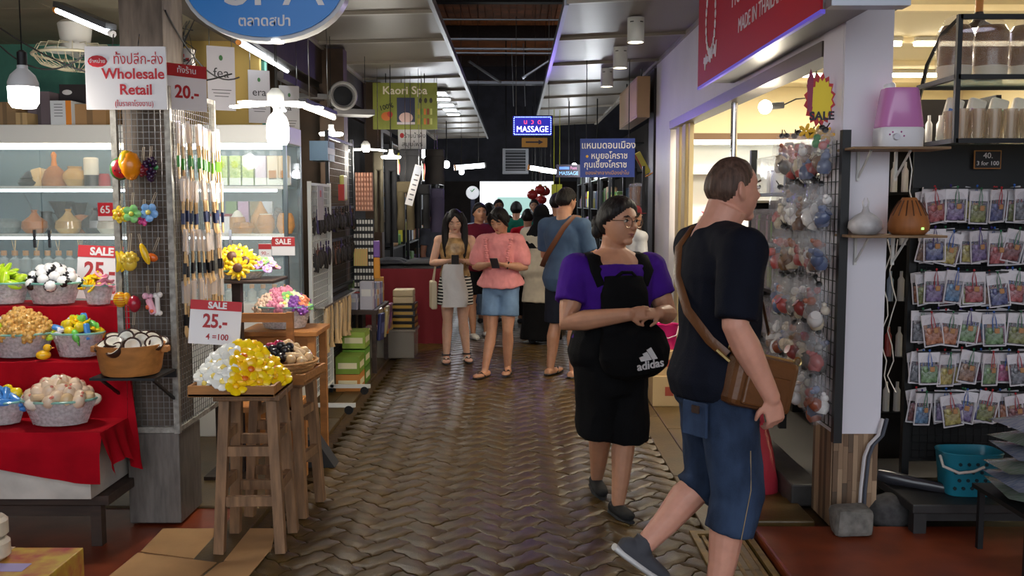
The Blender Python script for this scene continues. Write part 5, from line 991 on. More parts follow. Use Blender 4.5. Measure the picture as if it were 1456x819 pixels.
tag(blk2.build('concrete_lump', mat('dark_rubble', c8(66, 64, 64), .95, var=.3, scale=30, bump=.6), None, True, (1.86, 4.62, .0)), 'dark rubble lump beside the pillar foot', 'stone')
cb = thing('conduit', 'grey and white cables bending down the wood-clad pillar', 'cable', (0, 0, 0)); a = at(1260, 642, 4.56)
for n, dx, c in (('grey_cable', 0, (70, 74, 84)), ('white_cable', -.022, (205, 200, 200))): MB().tube([(1.82+dx, 4.57, .55), (1.80+dx, 4.565, .47), (1.755+dx, 4.565, .42), (1.735+dx, 4.565, .36), (1.725+dx, 4.57, .2), (1.72+dx, 4.57, .06)], .009, 6).build(n, plain(*c, .5), cb, True)
# shelves on the pillar
SHW = wood('thin_shelf_wood', c8(150, 118, 84), .6, (2, 9, 9))
def pshelf(z, label):
    t = thing('pillar_shelf', label, 'shelf', (1.76, 4.47, z)); MB().b2((-.22, -.12, -.012), (.22, .116, 0), ch=.003).build('board', SHW, t)
    for x in (-.12, .06): MB().b2((x-.006, .10, -.15), (x+.006, .116, -.012)).bar((x, .11, -.14), (x, -.06, -.014), .008, .008).build('bracket', WHITEM, t)
pshelf(1.855, 'thin wooden shelf on the pillar under the pink humidifier'); pshelf(1.452, 'thin wooden shelf on the pillar under two diffusers')
hm = thing('pink_humidifier', 'pink and white ultrasonic humidifier on the upper pillar shelf', 'humidifier', (1.78, 4.46, 1.856)); 
def rbox(w, d, z0, z1, t0, t1, n=24):
    m = MB(); prof = [(t0*.97, z0), (t0, z0+.004), (t1, z1-.012), (t1*.95, z1), (0, z1)]
    vs = []; 
    for s, z in prof:
        for k in range(n): a = 2*PI*k/n; cx, cy = math.cos(a), math.sin(a); e = 4; r = (abs(cx)**e+abs(cy)**e)**(-1/e); vs.append((w/2*s*cx*r, d/2*s*cy*r, z))
    m.add(vs, [(i*n+j, i*n+(j+1) % n, (i+1)*n+(j+1) % n, (i+1)*n+j) for i in range(4) for j in range(n)]+[list(range(n))[::-1]]); return m
rbox(.21, .16, 0, .09, .98, 1.0).build('white_base', plain(228, 226, 230, .3), hm, 40); rbox(.205, .155, .09, .27, 1.0, .78).build('pink_tank', mat('pink_tank', c8(205, 130, 190), .25, coat=.4), hm, 40)
MB().lathe([(.025, 0), (.027, .03), (.02, .04), (0, .04)], n=16, X=M.Translation((-.045, -.01, .255)) @ ry(-.3).to_4x4()).build('mist_nozzle', plain(232, 230, 232, .3), hm, 40); MB().lathe([(0, 0), (.017, 0), (.014, .014), (0, .014)], n=16, X=M.Translation((-.04, -.078, .045)) @ rx(PI/2).to_4x4()).build('dial', plain(205, 205, 215, .3), hm, 40)
for k in range(6): MB().ell((-.07+k*.013, -.081, .055+.012*math.sin(k*2)), (.004, .002, .004)).build('printed_petal', plain(165, 50, 130), hm)
GAR = [(0, 0), (.05, 0), (.078, .03), (.075, .06), (.045, .09), (.018, .105), (.012, .13), (0, .13)]
MARB = mat('white_marble', c8(220, 216, 216), .3, col2=c8(150, 148, 150), scale=9, var=-.02)
t = thing('marble_diffuser', 'white marble garlic-shaped diffuser on the lower pillar shelf', 'diffuser', (1.63, 4.43, 1.453)); MB().lathe(GAR, n=20).build('body', MARB, t, True)
for s in (-1, 1): MB().tube([(s*.008, 0, .125), (s*.014, 0, .15), (s*.006, 0, .17)], [.006, .005, .002], 6).build('spout', MARB, t, True)
t = thing('slatted_wood_diffuser', 'brown wooden slatted teardrop diffuser on the lower pillar shelf', 'diffuser', (1.83, 4.43, 1.453)); DW = wood('diffuser_wood', c8(170, 104, 52), .7, (10, 10, 1.5))
MB().lathe([(0, 0), (.07, 0), (.088, .02), (.092, .045), (.08, .09), (.055, .135), (.035, .165), (.03, .172), (0, .172)], n=30, rib=.012, nrib=15).build('body', DW, t, True); m = MB()
for k in range(15):
    a = 2*PI*k/15; m.tube([(.082*math.cos(a), .082*math.sin(a), .088), (.06*math.cos(a), .06*math.sin(a), .13), (.042*math.cos(a), .042*math.sin(a), .158)], .003, 4)
m.build('slots', plain(80, 44, 22), t); MB().box((.03, -.086, .03), (.012, .006, .01)).build('indicator', lamp('green_dot', (.4, .9, .2), 1.5), t)
MB().tube([(.01, 0, .17), (.0, 0, .2), (.02, .03, .3), (.01, .05, .39)], .003, 5).build('cord', plain(215, 210, 200), t)
# ------------------------------------------------------------ right: rack of hanging souvenir bags
bnc = thing('low_black_bench', 'low black bench on the red slab under the souvenir rack', 'bench', (2.35, 4.78, .028)); DB = mat('black_bench', (.02, .018, .018), .5, var=.3, scale=12)
MB().b2((-.46, -.38, .1), (1.0, .45, .145), ch=.006).build('top', DB, bnc)
for x in (-.42, .95):
    for y in (-.34, .4): MB().b2((x-.03, y-.03, 0), (x+.03, y+.03, .1)).build('leg', DB, bnc)
MB().b2((-.4, -.3, .04), (.95, -.27, .1)).build('apron', DB, bnc)
RX0, RY0 = 2.03, 4.86
sr = thing('souvenir_rack', 'tall black wire rack hung with rows of souvenir bags', 'rack', (RX0, RY0, .175))
for x in (0, .85): MB().b2((x-.018, -.018, 0), (x+.018, .018, 1.70)).build('post', BLACKM, sr)
MB().b2((-.018, -.03, 1.50), (.95, .02, 1.70)).build('header_board', BLACKM, sr); MB().b2((-.0, .012, .08), (.95, .018, 1.5)).build('back_panel', plain(14, 13, 13, .8), sr)  # dark back panel added to stand in for the gloom behind the bags
m = MB()
for k in range(1, 22): m.b2((k*.04-.0015, .0, .1), (k*.04+.0015, .003, 1.5))
for k in range(35): m.b2((0, .0, .1+k*.04), (.85, .003, .103+k*.04))
m.build('wire_grid', BLACKM, sr); RZ = [at(1350, y, RY0-.08).z for y in (268, 327, 386, 442, 499, 556)]
for z in RZ: MB().b2((0, -.12, z-.178), (.85, -.112, z-.170)).build('hook_rail', BLACKM, sr)
CBAG = mat('clear_zip_bag', c8(205, 200, 210), .15, alpha=.13, bump=.5, scale=30, spec=.7); ZIP = plain(212, 206, 210, .3)
bagcols = [(('blue', (60, 120, 180))), ('green', (90, 140, 70)), ('maroon', (120, 36, 40)), ('orange', (205, 100, 50)), ('yellow', (200, 175, 60)), ('navy', (44, 56, 130)), ('magenta', (170, 40, 100)), ('brown', (140, 90, 60)), ('purple', (110, 80, 150)), ('slate', (86, 92, 104)), ('red', (180, 50, 55)), ('olive', (120, 130, 50))]
strc = [plain(40, 90, 170), plain(170, 30, 40), plain(60, 40, 120), plain(40, 110, 70)]
bag_me = dict(film=MB().grid(lambda u, v: ((u-.5)*.105, .012*math.sin(PI*u)*math.sin(PI*min(1, v*1.05)), -v*.165), 6, 8).grid(lambda u, v: ((u-.5)*.105, -.016*math.sin(PI*u)*math.sin(PI*min(1, v*1.05)), -v*.165), 6, 8).mesh('souvenir_bag', CBAG, True),
              zipm=MB().box((0, -.001, -.025), (.106, .006, .05)).box((-.05, -.004, -.1), (.005, .004, .125)).box((.05, -.004, -.1), (.005, .004, .125)).box((0, -.004, -.161), (.1, .004, .006)).mesh('zip_strip', ZIP),
              cork=MB().box((.012, -.013, -.085), (.024, .008, .026), ch=.004).mesh('cork_tag', plain(178, 130, 88, .8)))
for n, c in bagcols:
    g_ = mat('sachet_'+n, c8(*[int(x*.75) for x in c]), .35, col2=c8(*[int(x*.55+95) for x in c]), var=.45, scale=55, coat=.5); bag_me[n] = MB().box((0, 0, -.112), (.082, .014, .085), ch=.006).ell((-.018, -.008, -.085), (.016, .010, .018), 0, 8, 6).mesh('sachet', g_, True)
bag_me['cords'] = [MB().tube([(-.006, -.012, -.085), (-.008, -.016, -.03), (0, -.014, .012), (.008, -.016, -.03), (.012, -.012, -.075)], .0022, 4).ell((0, -.014, .012), .006, 0, 6, 4).mesh('cord', s) for s in strc]
rown = ['topmost', 'second', 'third', 'fourth', 'fifth', 'lowest']
for r_, z in enumerate(RZ):
    for k in range(7):
        for d in range(3):
            n, c = random.choice(bagcols); x = RX0+.055+k*.108+rnd(-.018, .018)-d*.012
            o = link('souvenir_bag', bag_me['film'], None, (x, RY0-.12+d*.035, z+rnd(-.014, .008)), (rnd(-.05, .12), rnd(-.2, .2), rnd(-.35, .45))); tag(o, 'clear souvenir bag with %s contents, %s row on the black rack' % (n, rown[r_]), 'bag', 'souvenir bags %s %d' % (n, r_))
            link('zip_strip', bag_me['zipm'], o); link('sachet', bag_me[n], o); link('cork_tag', bag_me['cork'], o); link('cord', random.choice(bag_me['cords']), o)
a = at(1404, 227, 4.80); t = thing('chalk_price_card', 'small black price card reading 40. 3 for 100 in gold frame', 'sign', a+V((0, 0, -.045))); MB().box((0, 0, .045), (.135, .006, .092)).build('frame', plain(165, 110, 50), t); MB().box((0, -.002, .045), (.125, .006, .082)).build('board', plain(22, 20, 20), t); text('40.', .04, WHITEP, t, (0, -.006, .064)); text('3 for 100', .03, WHITEP, t, (0, -.006, .026))
# glass-topped frame above the rack
uc = thing('arched_display_frame', 'black arched metal display frame on top of the souvenir rack', 'display frame', (2.03, 4.43, 1.876)); TH = .022
MB().b2((-TH/2, -TH/2, 0), (TH/2, TH/2, .58)).build('front_post', BLACKM, uc); MB().b2((.9, -TH/2, 0), (.9+TH, TH/2, .58)).build('front_post', BLACKM, uc)
for x in (0, .9): MB().tube([(x, .0, .57), (x, .18, .52), (x, .33, .40), (x, .41, .24), (x, .42, 0)], TH/2, 4).build('arched_back_post', BLACKM, uc)
for z in (.01, .30, .57): MB().b2((0, -TH/2, z-TH/2), (.9, TH/2, z+TH/2)).build('front_rail', BLACKM, uc)
for z in (.01, .30):
    for x in (0, .9): MB().b2((x-TH/2, 0, z-TH/2), (x+TH/2, .42, z+TH/2)).build('side_rail', BLACKM, uc)
    MB().b2((0, .41, z-TH/2), (.9, .43, z+TH/2)).build('back_rail', BLACKM, uc); MB().b2((.01, .01, z+.005), (.9, .41, z+.011)).build('glass_shelf', MATS['glass_shelf'], uc)
SMK = mat('smoked_amber_plastic', c8(120, 76, 34), .2, alpha=.8, coat=.5)
for k in range(4):
    t = thing('amber_jar', 'large smoked amber jar with white base in clear wrap on the display frame', 'jar', (2.10+k*.17, 4.62, 2.188), 0, 'amber jars on the display frame'); MB().lathe([(.0, .06), (.078, .06), (.078, .22), (.06, .25), (0, .255)], n=20).build('smoked_body', SMK, t, 40); MB().lathe([(0, 0), (.075, 0), (.079, .06), (0, .06)], n=20).build('white_base', plain(215, 200, 175), t, 40); MB().lathe([(.088, 0), (.092, .2), (.05, .28), (.02, .30)], n=12, rib=.05, nrib=6).build('wrap', FILM, t, True)
TUM = mat('clear_tumbler', c8(205, 180, 150), .1, alpha=.45, coat=.5)
for k in range(10):
    for j in range(2): o = MB().lathe([(0, 0), (.026, 0), (.032, .14), (.029, .14), (.024, .008), (0, .008)], n=12).build('tumbler', TUM, None, True, (2.09+k*.076, 4.5+j*.12, 1.898)); tag(o, 'clear amber-tinted tumbler in the rows on the lower display frame', 'tumbler', 'tumblers on the display frame')
for k, (c, n) in enumerate([((70, 110, 180), 'blue'), ((150, 100, 160), 'violet'), ((80, 160, 90), 'green'), ((220, 215, 210), 'white')]):
    t = thing('printed_bag', 'white pouch with %s print leaning behind the tumblers' % n, 'pouch', (2.13+k*.11, 4.77, 1.899), rot=(.0, .25, 0)); MB().box((0, 0, .11), (.085, .04, .22), ch=.012).build('pouch_body', plain(222, 216, 205, .4), t); MB().box((0, -.021, .12), (.06, .003, .09)).build('print_panel', plain(*c, .4), t)
p = at(1391, 44, 4.75); t = thing('shaded_spot_lamp', 'dark shaded lamp with wooden neck glowing over the amber jars', 'lamp', p); MB().lathe([(.10, .0), (.03, .045), (.02, .09), (0, .09)], n=18, cap=False).build('shade', plain(50, 40, 36), t, 40); MB().lathe([(0, 0), (.075, .005)], n=16).build('lit_disc', lamp('violet_white', (.8, .78, 1), 9), t); MB().cyl((0, 0, .09), (0, 0, .17), .018, n=10).build('wooden_neck', plain(190, 120, 50), t); MB().cyl((0, 0, .17), (0, 0, 2.86-p.z), .005, n=5).build('cord', BLACKM, t)
# teal basket, rolled umbrella, packs on small table
tk = thing('teal_basket', 'teal plastic basket with round holes and white handle on the bench', 'basket', (2.24, 4.60, .174)); TEALP = mat('teal_plastic', c8(36, 128, 150), .35)
body = MB(); n = 40; prof = [(.8, 0), (.86, .01), (1.0, .205), (1.03, .21), (1.0, .215), (.96, .205), (.82, .02), (0, .02)]
def sq(a, w, d): cx, cy = math.cos(a), math.sin(a); r = (abs(cx)**4+abs(cy)**4)**(-.25); return w*cx*r, d*cy*r
vs = []
for s, z in prof:
    for k in range(n): x, y = sq(2*PI*k/n, .145*s, .10*s); vs.append((x, y, z))
body.add(vs, [(i*n+j, i*n+(j+1) % n, (i+1)*n+(j+1) % n, (i+1)*n+j) for i in range(7) for j in range(n)]+[list(range(n))[::-1]]); body.build('basket_body', TEALP, tk, 40)
hole = MB()
for r_ in range(4):
    for k in range(6): x = -.105+k*.042+(.02 if r_ % 2 else 0); z = .045+r_*.04; hole.lathe([(0, 0), (.0085, 0), (.0085, .006), (0, .006)], n=10, X=M.Translation((x, -.086-.000-.058*z-.0, z)) @ rx(PI/2).to_4x4())
hole.build('holes', plain(10, 40, 50), tk)
MB().tube([(-.15, -.02, .19), (-.155, -.07, .15), (-.10, -.12, .13), (-.03, -.125, .14), (.02, -.12, .16)], .007, 6).build('handle', plain(215, 208, 200), tk, True); MB().tube([(.15, -.02, .18), (.12, -.1, .15), (.07, -.115, .17)], .007, 6).build('handle', plain(215, 208, 200), tk, True)
t = thing('rolled_umbrella', 'black rolled plastic umbrella lying on the bench', 'umbrella', (1.99, 4.66, .195), -.5); m = MB().tube([(-.16, 0, .03), (-.1, 0, .02), (0, 0, .012), (.1, 0, .005), (.17, 0, .0)], [.03, .038, .03, .026, .022], 10, flat=.8); m.v = [(x, y+.008*noise.noise((x*30, y*30, z*30)), max(-.02, z+.008*noise.noise((x*25, y*30, z*30+4)))) for x, y, z in m.v]; m.build('folded_canopy', mat('grey_black_plastic', c8(48, 48, 54), .3, coat=.4), t, True); MB().tube([(.165, 0, 0), (.19, 0, .0), (.20, .015, .0)], .012, 8).build('handle', BLACKM, t)
st_ = thing('small_black_stand', 'small black metal stand at the edge of the red slab', 'stand', (2.12, 4.02, .03)); MB().b2((-.02, -.25, .27), (.5, .25, .29)).build('top', BLACKM, st_)
for x in (0, .46):
    for y in (-.2, .2): MB().b2((x-.012, y-.012, 0), (x+.012, y+.012, .27)).build('leg', BLACKM, st_)
PKM = [mat('grey_green_pack', c8(150, 152, 150), .2, col2=c8(90, 112, 84), scale=25, stretch=(1, 8, 1), var=.2, coat=.6), mat('silver_blue_pack', c8(160, 162, 172), .2, col2=c8(84, 96, 130), scale=25, stretch=(1, 8, 1), var=.2, coat=.6)]
for k in range(12):
    z = .322+(k//2)*.062; x = 2.2+(k % 2)*.2; m = MB()
    m.grid(lambda u, v: ((u-.5)*.22, (v-.5)*.30, .026*(1-(2*u-1)**2)*(1-(2*v-1)**2)), 8, 8).grid(lambda u, v: ((u-.5)*.22, (v-.5)*.30, -.026*(1-(2*u-1)**2)*(1-(2*v-1)**2)), 8, 8)
    o = m.build('herb_pack', PKM[(k//2) % 2], None, True, (x+rnd(-.02, .02), 4.02+rnd(-.03, .03), z+.026), (rnd(-.06, .06), rnd(-.1, .16), rnd(-.3, .3))); tag(o, '%s film pack stacked on the small black stand' % ['grey-green', 'silver-blue'][(k//2) % 2], 'pack', 'film packs %d' % ((k//2) % 2))
# shelf of white bottles behind, between pillar and rack
bs = thing('bottle_shelf', 'dark shelf unit of small bottles behind the pillar', 'shelf', (2.2, 5.5, 0))
for x in (-.35, .5): MB().b2((x-.015, -.12, 0), (x+.015, .12, 2.2)).build('side', BLACKM, bs)
SZ = (.4, .72, 1.04, 1.36, 1.66, 1.92)
for z in SZ: MB().b2((-.35, -.12, z-.015), (.5, .12, z)).build('shelf_board', BLACKM, bs)
MB().b2((-.35, .12, 0), (.5, .13, 2.2)).build('back', plain(40, 34, 30), bs)
bp = [((220, 220, 222), 'white'), ((150, 170, 200), 'pale blue'), ((200, 190, 160), 'cream'), ((170, 60, 60), 'red')]; bbm = [MB().lathe([(0, 0), (.02, 0), (.02, .12), (.009, .14), (.009, .17), (0, .17)], n=8).mesh('small_bottle', plain(*c, .3), 40) for c, n in bp]
for z in SZ:
    for k in range(9):
        i = random.choice((0, 0, 0, 1, 2, 3)); o = link('small_bottle', bbm[i], None, (1.90+k*.062, 5.42, z+.001)); tag(o, '%s slim bottle on the dark shelf behind the pillar' % bp[i][1], 'bottle', 'slim bottles %s' % bp[i][1])
for k, dx in enumerate((0, .05)):
    a = at(1262+k*10, 340, 4.95); tag(MB().tube([a+V((.02*math.sin(i*1.7+k), 0, -i*.08)) for i in range(10)]+[V((a.x, 4.86, .62))], .003, 5).build('dangling_cable', plain(210, 205, 200), None, True), 'thin white cable dangling beside the pillar, %s one' % ['straighter', 'wavier'][k], 'cable')
# ------------------------------------------------------------ right: alley-side rack with pottery bags and organiser boxes
ar = thing('alley_rack', 'black wire rack along the walkway hung with pottery bags', 'rack', (1.55, 4.5, .3))
for y in (0, .92, 1.72): MB().b2((-.02, y-.02, 0 if y > .1 else .15), (.02, y+.02, 1.64)).build('post', BLACKM, ar)
m = MB()
for k in range(1, 15): m.b2((-.002, k*.06-.002, .2), (.002, k*.06+.002, 1.6))
for k in range(24): m.b2((-.002, 0, .2+k*.06), (.002, .9, .204+k*.06))
m.build('wire_grid', BLACKM, ar)
SHZ = (.22, .50, .78, 1.06, 1.36)
for z in SHZ: MB().b2((-.02, .92, z-.02), (.26, 1.72, z)).build('shelf', BLACKM, ar)
MB().b2((-.03, .42, 1.36), (.26, .92, 1.40)).build('shelf', BLACKM, ar)
PBAG = mat('crinkled_clear_bag', c8(215, 215, 220), .1, alpha=.16, bump=1, scale=22, spec=.8)
def pbag_film():
    m = MB().grid(lambda u, v: (.055*math.cos(2*PI*u)*(math.sin(PI*(.1+.86*v))**.6)*(1+.15*math.sin(5*2*PI*u)), .05*math.sin(2*PI*u)*(math.sin(PI*(.1+.86*v))**.6), -.21*v), 14, 8, wrap=True); return m.mesh('pottery_bag', PBAG, True)
PF = pbag_film(); tie = MB().ell((0, 0, .0), (.016, .016, .014), 0, 8, 6).cyl((0, 0, 0), (.02, 0, .03), .003, n=4).mesh('tie_knot', plain(14, 14, 16, .4))
pots = []
for n, c in [('white', (226, 222, 218)), ('terracotta', (150, 80, 56)), ('red and white', (176, 84, 80)), ('slate blue', (92, 104, 136)), ('brown', (120, 86, 60)), ('cream', (206, 192, 166)), ('grey', (130, 126, 122))]:
    a = MB().lathe([(0, 0), (.025, 0), (.034, .02), (.03, .05), (.018, .062), (.022, .07), (0, .07)], n=12).mesh('pottery_piece', plain(*c, .25, coat=.4), True); b = MB().ell((0, 0, .02), (.022, .018, .02), 0, 8, 6).ell((.02, 0, .035), (.012, .012, .012), 0, 6, 5).mesh('pottery_piece', plain(*[min(255, x+25) for x in c], .25, coat=.4), True); pots.append((n, a, b))
for r_ in range(6):
    for k in range(9):
        n, a, b = random.choice(pots); z = [1.96, 1.70, 1.46, 1.22, .99, .76][r_]+rnd(-.02, .02)
        o = link('pottery_bag', PF, None, (1.475+rnd(-.01, .02), 4.58+k*.092, z), (rnd(-.1, .1), rnd(-.1, .1), rnd(0, 6))); o.scale = (rnd(.95, 1.2),)*3; tag(o, 'clear bag of %s pottery in the %s row of the walkway rack' % (n, rown[r_]), 'bag', 'pottery bags %s %d' % (n, r_))
        link('tie_knot', tie, o); link('pottery_piece', a, o, (0, 0, -.195), (rnd(-.3, .3), rnd(-.3, .3), 0)); link('pottery_piece', b, o, (rnd(-.02, .02), rnd(-.015, .015), -.13), (rnd(-1, 1), rnd(-1, 1), 0)); link('pottery_piece', random.choice(pots)[1], o, (rnd(-.02, .02), rnd(-.02, .02), -.17), (rnd(-1, 1), rnd(-1, 1), 0)); link('pottery_piece', random.choice(pots)[2], o, (rnd(-.02, .02), rnd(-.02, .02), -.09), (rnd(-1, 1), rnd(-1, 1), 0))
gd = thing('gondola_shelf', 'long black shelf island inside the shop behind the walkway rack', 'shelf', (2.28, 7.2, 0))
for y in (-1.35, 0, 1.35): MB().b2((-.15, y-.015, 0), (.15, y+.015, 1.62)).build('side', BLACKM, gd)
for z in (.15, .52, .9, 1.26, 1.62): MB().b2((-.15, -1.35, z-.02), (.15, 1.35, z)).build('shelf_board', BLACKM, gd)
MB().b2((-.01, -1.35, .0), (.01, 1.35, 1.6)).build('centre_panel', plain(24, 22, 22, .8), gd)
gc = [((150, 100, 60), 'amber'), ((200, 195, 190), 'white'), ((90, 60, 70), 'plum'), ((150, 140, 60), 'olive'), ((190, 120, 60), 'orange'), ((60, 60, 80), 'slate')]; gm = [MB().lathe([(0, 0), (.035, 0), (.04, .05), (.036, .15), (.016, .18), (.018, .21), (0, .21)], n=10).mesh('shelf_jar', plain(*c, .3, coat=.4), 40) for c, n in gc]
for z in (.15, .52, .9, 1.26):
    for k in range(20): i = random.randrange(6); tag(link('shelf_jar', gm[i], None, (2.20, 5.95+k*.13+rnd(-.01, .01), z+.001)), '%s jar on the black shelf island inside the shop' % gc[i][1], 'jar', 'island jars %s' % gc[i][1])
ORG = mat('frosted_organiser', c8(205, 198, 200), .2, alpha=.16); tc = [((150, 110, 170), 'violet'), ((150, 190, 70), 'lime'), ((225, 150, 180), 'pink'), ((230, 225, 225), 'white'), ((90, 60, 60), 'maroon')]
for si, z in enumerate(SHZ[:4]):
    for k in range(3):
        t = thing('organiser_box', 'frosted organiser box of coloured tubes on the walkway rack shelves', 'box', (1.63, 5.56+k*.25, .3+z+.001), 0, 'organiser boxes'); m = MB()
        for a, b in (((-.1, -.11, 0), (.1, -.106, .2)), ((-.1, .106, 0), (.1, .11, .2)), ((-.1, -.11, 0), (-.096, .11, .2)), ((.096, -.11, 0), (.1, .11, .2)), ((-.1, -.11, 0), (.1, .11, .004))): m.b2(a, b)
        for q_ in range(1, 4): m.b2((-.1, -.11+q_*.055-.001, 0), (.1, -.11+q_*.055+.001, .19))
        m.build('case', ORG, t)
        for q_ in range(4): c, n = random.choice(tc); MB().cyl((-.06, -.083+q_*.055, .005), (-.06, -.083+q_*.055, .13), .017, n=8).ell((-.06, -.083+q_*.055, .15), .016, 0, 8, 5).build('tube', plain(*c, .3), t)
gb = thing('glass_case', 'small clear glass case with pale items on the rack top', 'case', (1.66, 5.98, 1.664)); MB().box((0, 0, .11), (.2, .4, .22)).build('glass_walls', mat('pale_glass', c8(210, 215, 220), .08, alpha=.35), gb)
for k in range(3): MB().box((0, -.1+k*.1, .07), (.1, .07, .14)).build('wrapped_item', plain(*[(215, 205, 210), (180, 180, 225), (222, 215, 205)][k], .3), gb)
t = thing('green_cone_lamp', 'pale green cone diffuser with white base on the rack top', 'diffuser', (1.66, 5.62, 1.664)); MB().lathe([(0, 0), (.065, 0), (.07, .08), (.062, .1), (0, .1)], n=18).build('base', plain(220, 222, 222, .3), t, 40); MB().lathe([(.062, .1), (.045, .2), (.02, .28), (0, .29)], n=18).build('green_shade', plain(120, 190, 140, .3), t, 40)
for k in range(3): tag(MB().lathe([(0, 0), (.035, 0), (.035, .17), (.03, .18), (0, .18)], n=12).build('cream_canister', plain(210, 190, 150, .4), None, 40, (1.70, 5.0+k*.08, 1.701)), 'tall cream canister in the row above the pottery bags', 'canister', 'cream canisters')
# burst sale sign and toy
p = at(1164, 186, 4.72); t = thing('starburst_sale_sign', 'red and yellow starburst paper sign reading SALE beside the pillar', 'sign', p, -.25); poly = []
for k in range(32): a = 2*PI*k/32; r = 1 if k % 2 else .82; poly.append((.075*r*math.cos(a), .15+.135*r*math.sin(a)))
MB().prism(poly, .006).build('red_burst', plain(195, 40, 50), t); MB().prism([(x*.72+.01, .15+(z-.15)*.8) for x, z in poly], .006, M.Translation((0, -.004, 0))).build('yellow_burst', plain(245, 215, 40), t); text('SALE', .055, plain(30, 24, 40), t, (.012, -.009, .07), bold=.002); MB().prism([(-.055, .1), (-.035, .08), (-.03, .26), (-.045, .3), (-.06, .24)], .006, M.Translation((0, -.006, 0))).build('magenta_flame', plain(150, 40, 80), t)
for k in range(3): MB().mb(petals(5, .04, .02, .004, 0), M.Translation((-.06+k*.05, -.008, .0-.01*k)) @ flat).build('paper_star', plain(240, 185, 40), t)
MB().cyl((.03, .004, .02), (.03, .004, -.2), .006, n=5).build('stick', WHITEM, t)
t = thing('green_toy', 'small green toy figure perched below the starburst sign', 'toy', at(1160, 204, 4.62)); MB().ell((0, 0, 0), (.02, .018, .022)).ell((.005, -.002, .028), .018).build('toy_body', plain(40, 140, 70, .3), t, True); MB().tube([(.01, 0, -.01), (.04, 0, -.02), (.06, 0, -.01)], .008, 6).build('toy_leg', plain(40, 140, 70, .3), t, True)
# bare bulb on an arm inside the shop
p = at(1088, 152, 6.3); t = thing('bare_shop_bulb', 'bright bare bulb on a black socket inside the shop', 'lamp', p); MB().ell((0, 0, 0), .045, 0, 14, 10).build('lit_globe', lamp('bare_bulb', (1, .93, .78), 22), t, True); MB().cyl((.04, 0, .004), (.12, 0, .012), .022, n=10).build('socket', plain(20, 20, 22), t); MB().tube([(.12, 0, .012), (.2, 0, .05), (.3, 0, .06), (.4, 0, 2.87-p.z)], .005, 5).build('cable', plain(20, 20, 22), t, True)
l = bpy.data.lights.new('bare_bulb_light', 'POINT'); l.energy = 14; l.color = (1, .88, .68); l.shadow_soft_size = .05; lo = bpy.data.objects.new('bare_bulb_light', l); COL.objects.link(lo); lo.parent = t; lo.location = (-.0, 0, -.08)
# inside-shop display: white shelf wall and pink flower
dw = thing('white_display_unit', 'white display unit with blue bottles inside the shop', 'display unit', (2.45, 9.6, 0)); MB().b2((-.75, 0, 0), (.9, .3, 1.3)).build('cupboard', plain(28, 26, 28), dw)
MB().b2((-.75, .28, 1.3), (.9, .32, 2.25)).build('back_board', COOLW, dw)
for z in (1.9, 2.2): MB().b2((-.75, .1, z-.01), (.9, .28, z)).build('shelf', plain(225, 230, 235), dw)
for k in range(6): tag(MB().lathe([(0, 0), (.03, 0), (.03, .15), (.012, .19), (.012, .22), (0, .22)], n=10).build('blue_bottle', plain(40, 70, 160, .25), None, 40, (2.62+k*.09, 9.72, 1.301)), 'cobalt blue bottle in the row on the white display unit', 'bottle', 'cobalt bottles')
t = thing('pink_lotus_lamp', 'white lamp with a pink lotus on the dark cupboard', 'lamp', (1.98, 9.72, 1.301)); MB().lathe([(0, 0), (.09, 0), (.12, .1), (.09, .17), (0, .18)], n=18).build('white_body', plain(235, 228, 230, .3), t, 40); MB().mb(petals(7, .09, .05, .008, .6), M.Translation((0, 0, .19))).build('petals', plain(225, 110, 140, .4), t, True)
# ------------------------------------------------------------ right middle: downlights, blue sign, bundles, cartons
for k, (px, py, Y) in enumerate([(904, 43, 8.0), (882, 79, 9.5), (863, 107, 11.0)]):
    z = ZC+.02; x = at(px, py, Y).x; t = thing('canopy_downlight', 'white cylinder downlight, %s from the red sign along the canopy' % ['first', 'second', 'third'][k], 'lamp', (x, Y, z)); MB().lathe([(.064, -.15), (.065, -.2), (.07, -.2), (.07, .0), (0, .0)], n=20, cap=False).build('cylinder_case', WHITEM, t, 40); MB().lathe([(0, -.185), (.064, -.19)], n=18).build('lit_face', lamp('downlight', (1, .86, .62), 12), t)
    for a in (-.6, .6, 2.2): MB().box((.071*math.sin(a), -.071*math.cos(a), -.04), (.03, .004, .008), rot=rz(a)).build('vent_slot', plain(60, 60, 60), t)
    l = bpy.data.lights.new('downlight_beam', 'SPOT'); l.energy = 30; l.color = (1, .82, .55); l.spot_size = R(95); l.spot_blend = .6; l.shadow_soft_size = .06; lo = bpy.data.objects.new('downlight_beam', l); COL.objects.link(lo); lo.parent = t; lo.location = (0, 0, -.21)
a = at(825, 197, 10); b = at(902, 252, 10); t = thing('blue_thai_sign', 'blue hanging sign with white Thai lettering', 'sign', ((a.x+b.x)/2, 10, b.z), -.1); w, h = b.x-a.x, a.z-b.z; MB().box((0, 0, h/2), (w, .015, h)).build('board', plain(16, 50, 150, .35), t)
text('แหนมดอนเมือง', .098, WHITEP, t, (.01, -.009, h*.82), bold=.001, sx=.93); text('หมูยอโคราช', .09, WHITEP, t, (.02, -.009, h*.55), bold=.001, sx=.9); text('กุนเชียงโคราช', .09, WHITEP, t, (-.02, -.009, h*.32), bold=.001, sx=.9); text('ของฝากจากเมืองย่าโม', .052, plain(200, 150, 60), t, (0, -.009, h*.11)); MB().ell((-w*.37, -.009, h*.54), (.014, .002, .014)).build('yellow_dot', plain(230, 180, 60), t)
for s in (-.22, .22): MB().cyl((s, 0, h), (s, 0, ZC-.03-b.z), .005, n=5).build('hanger', BLACKM, t)
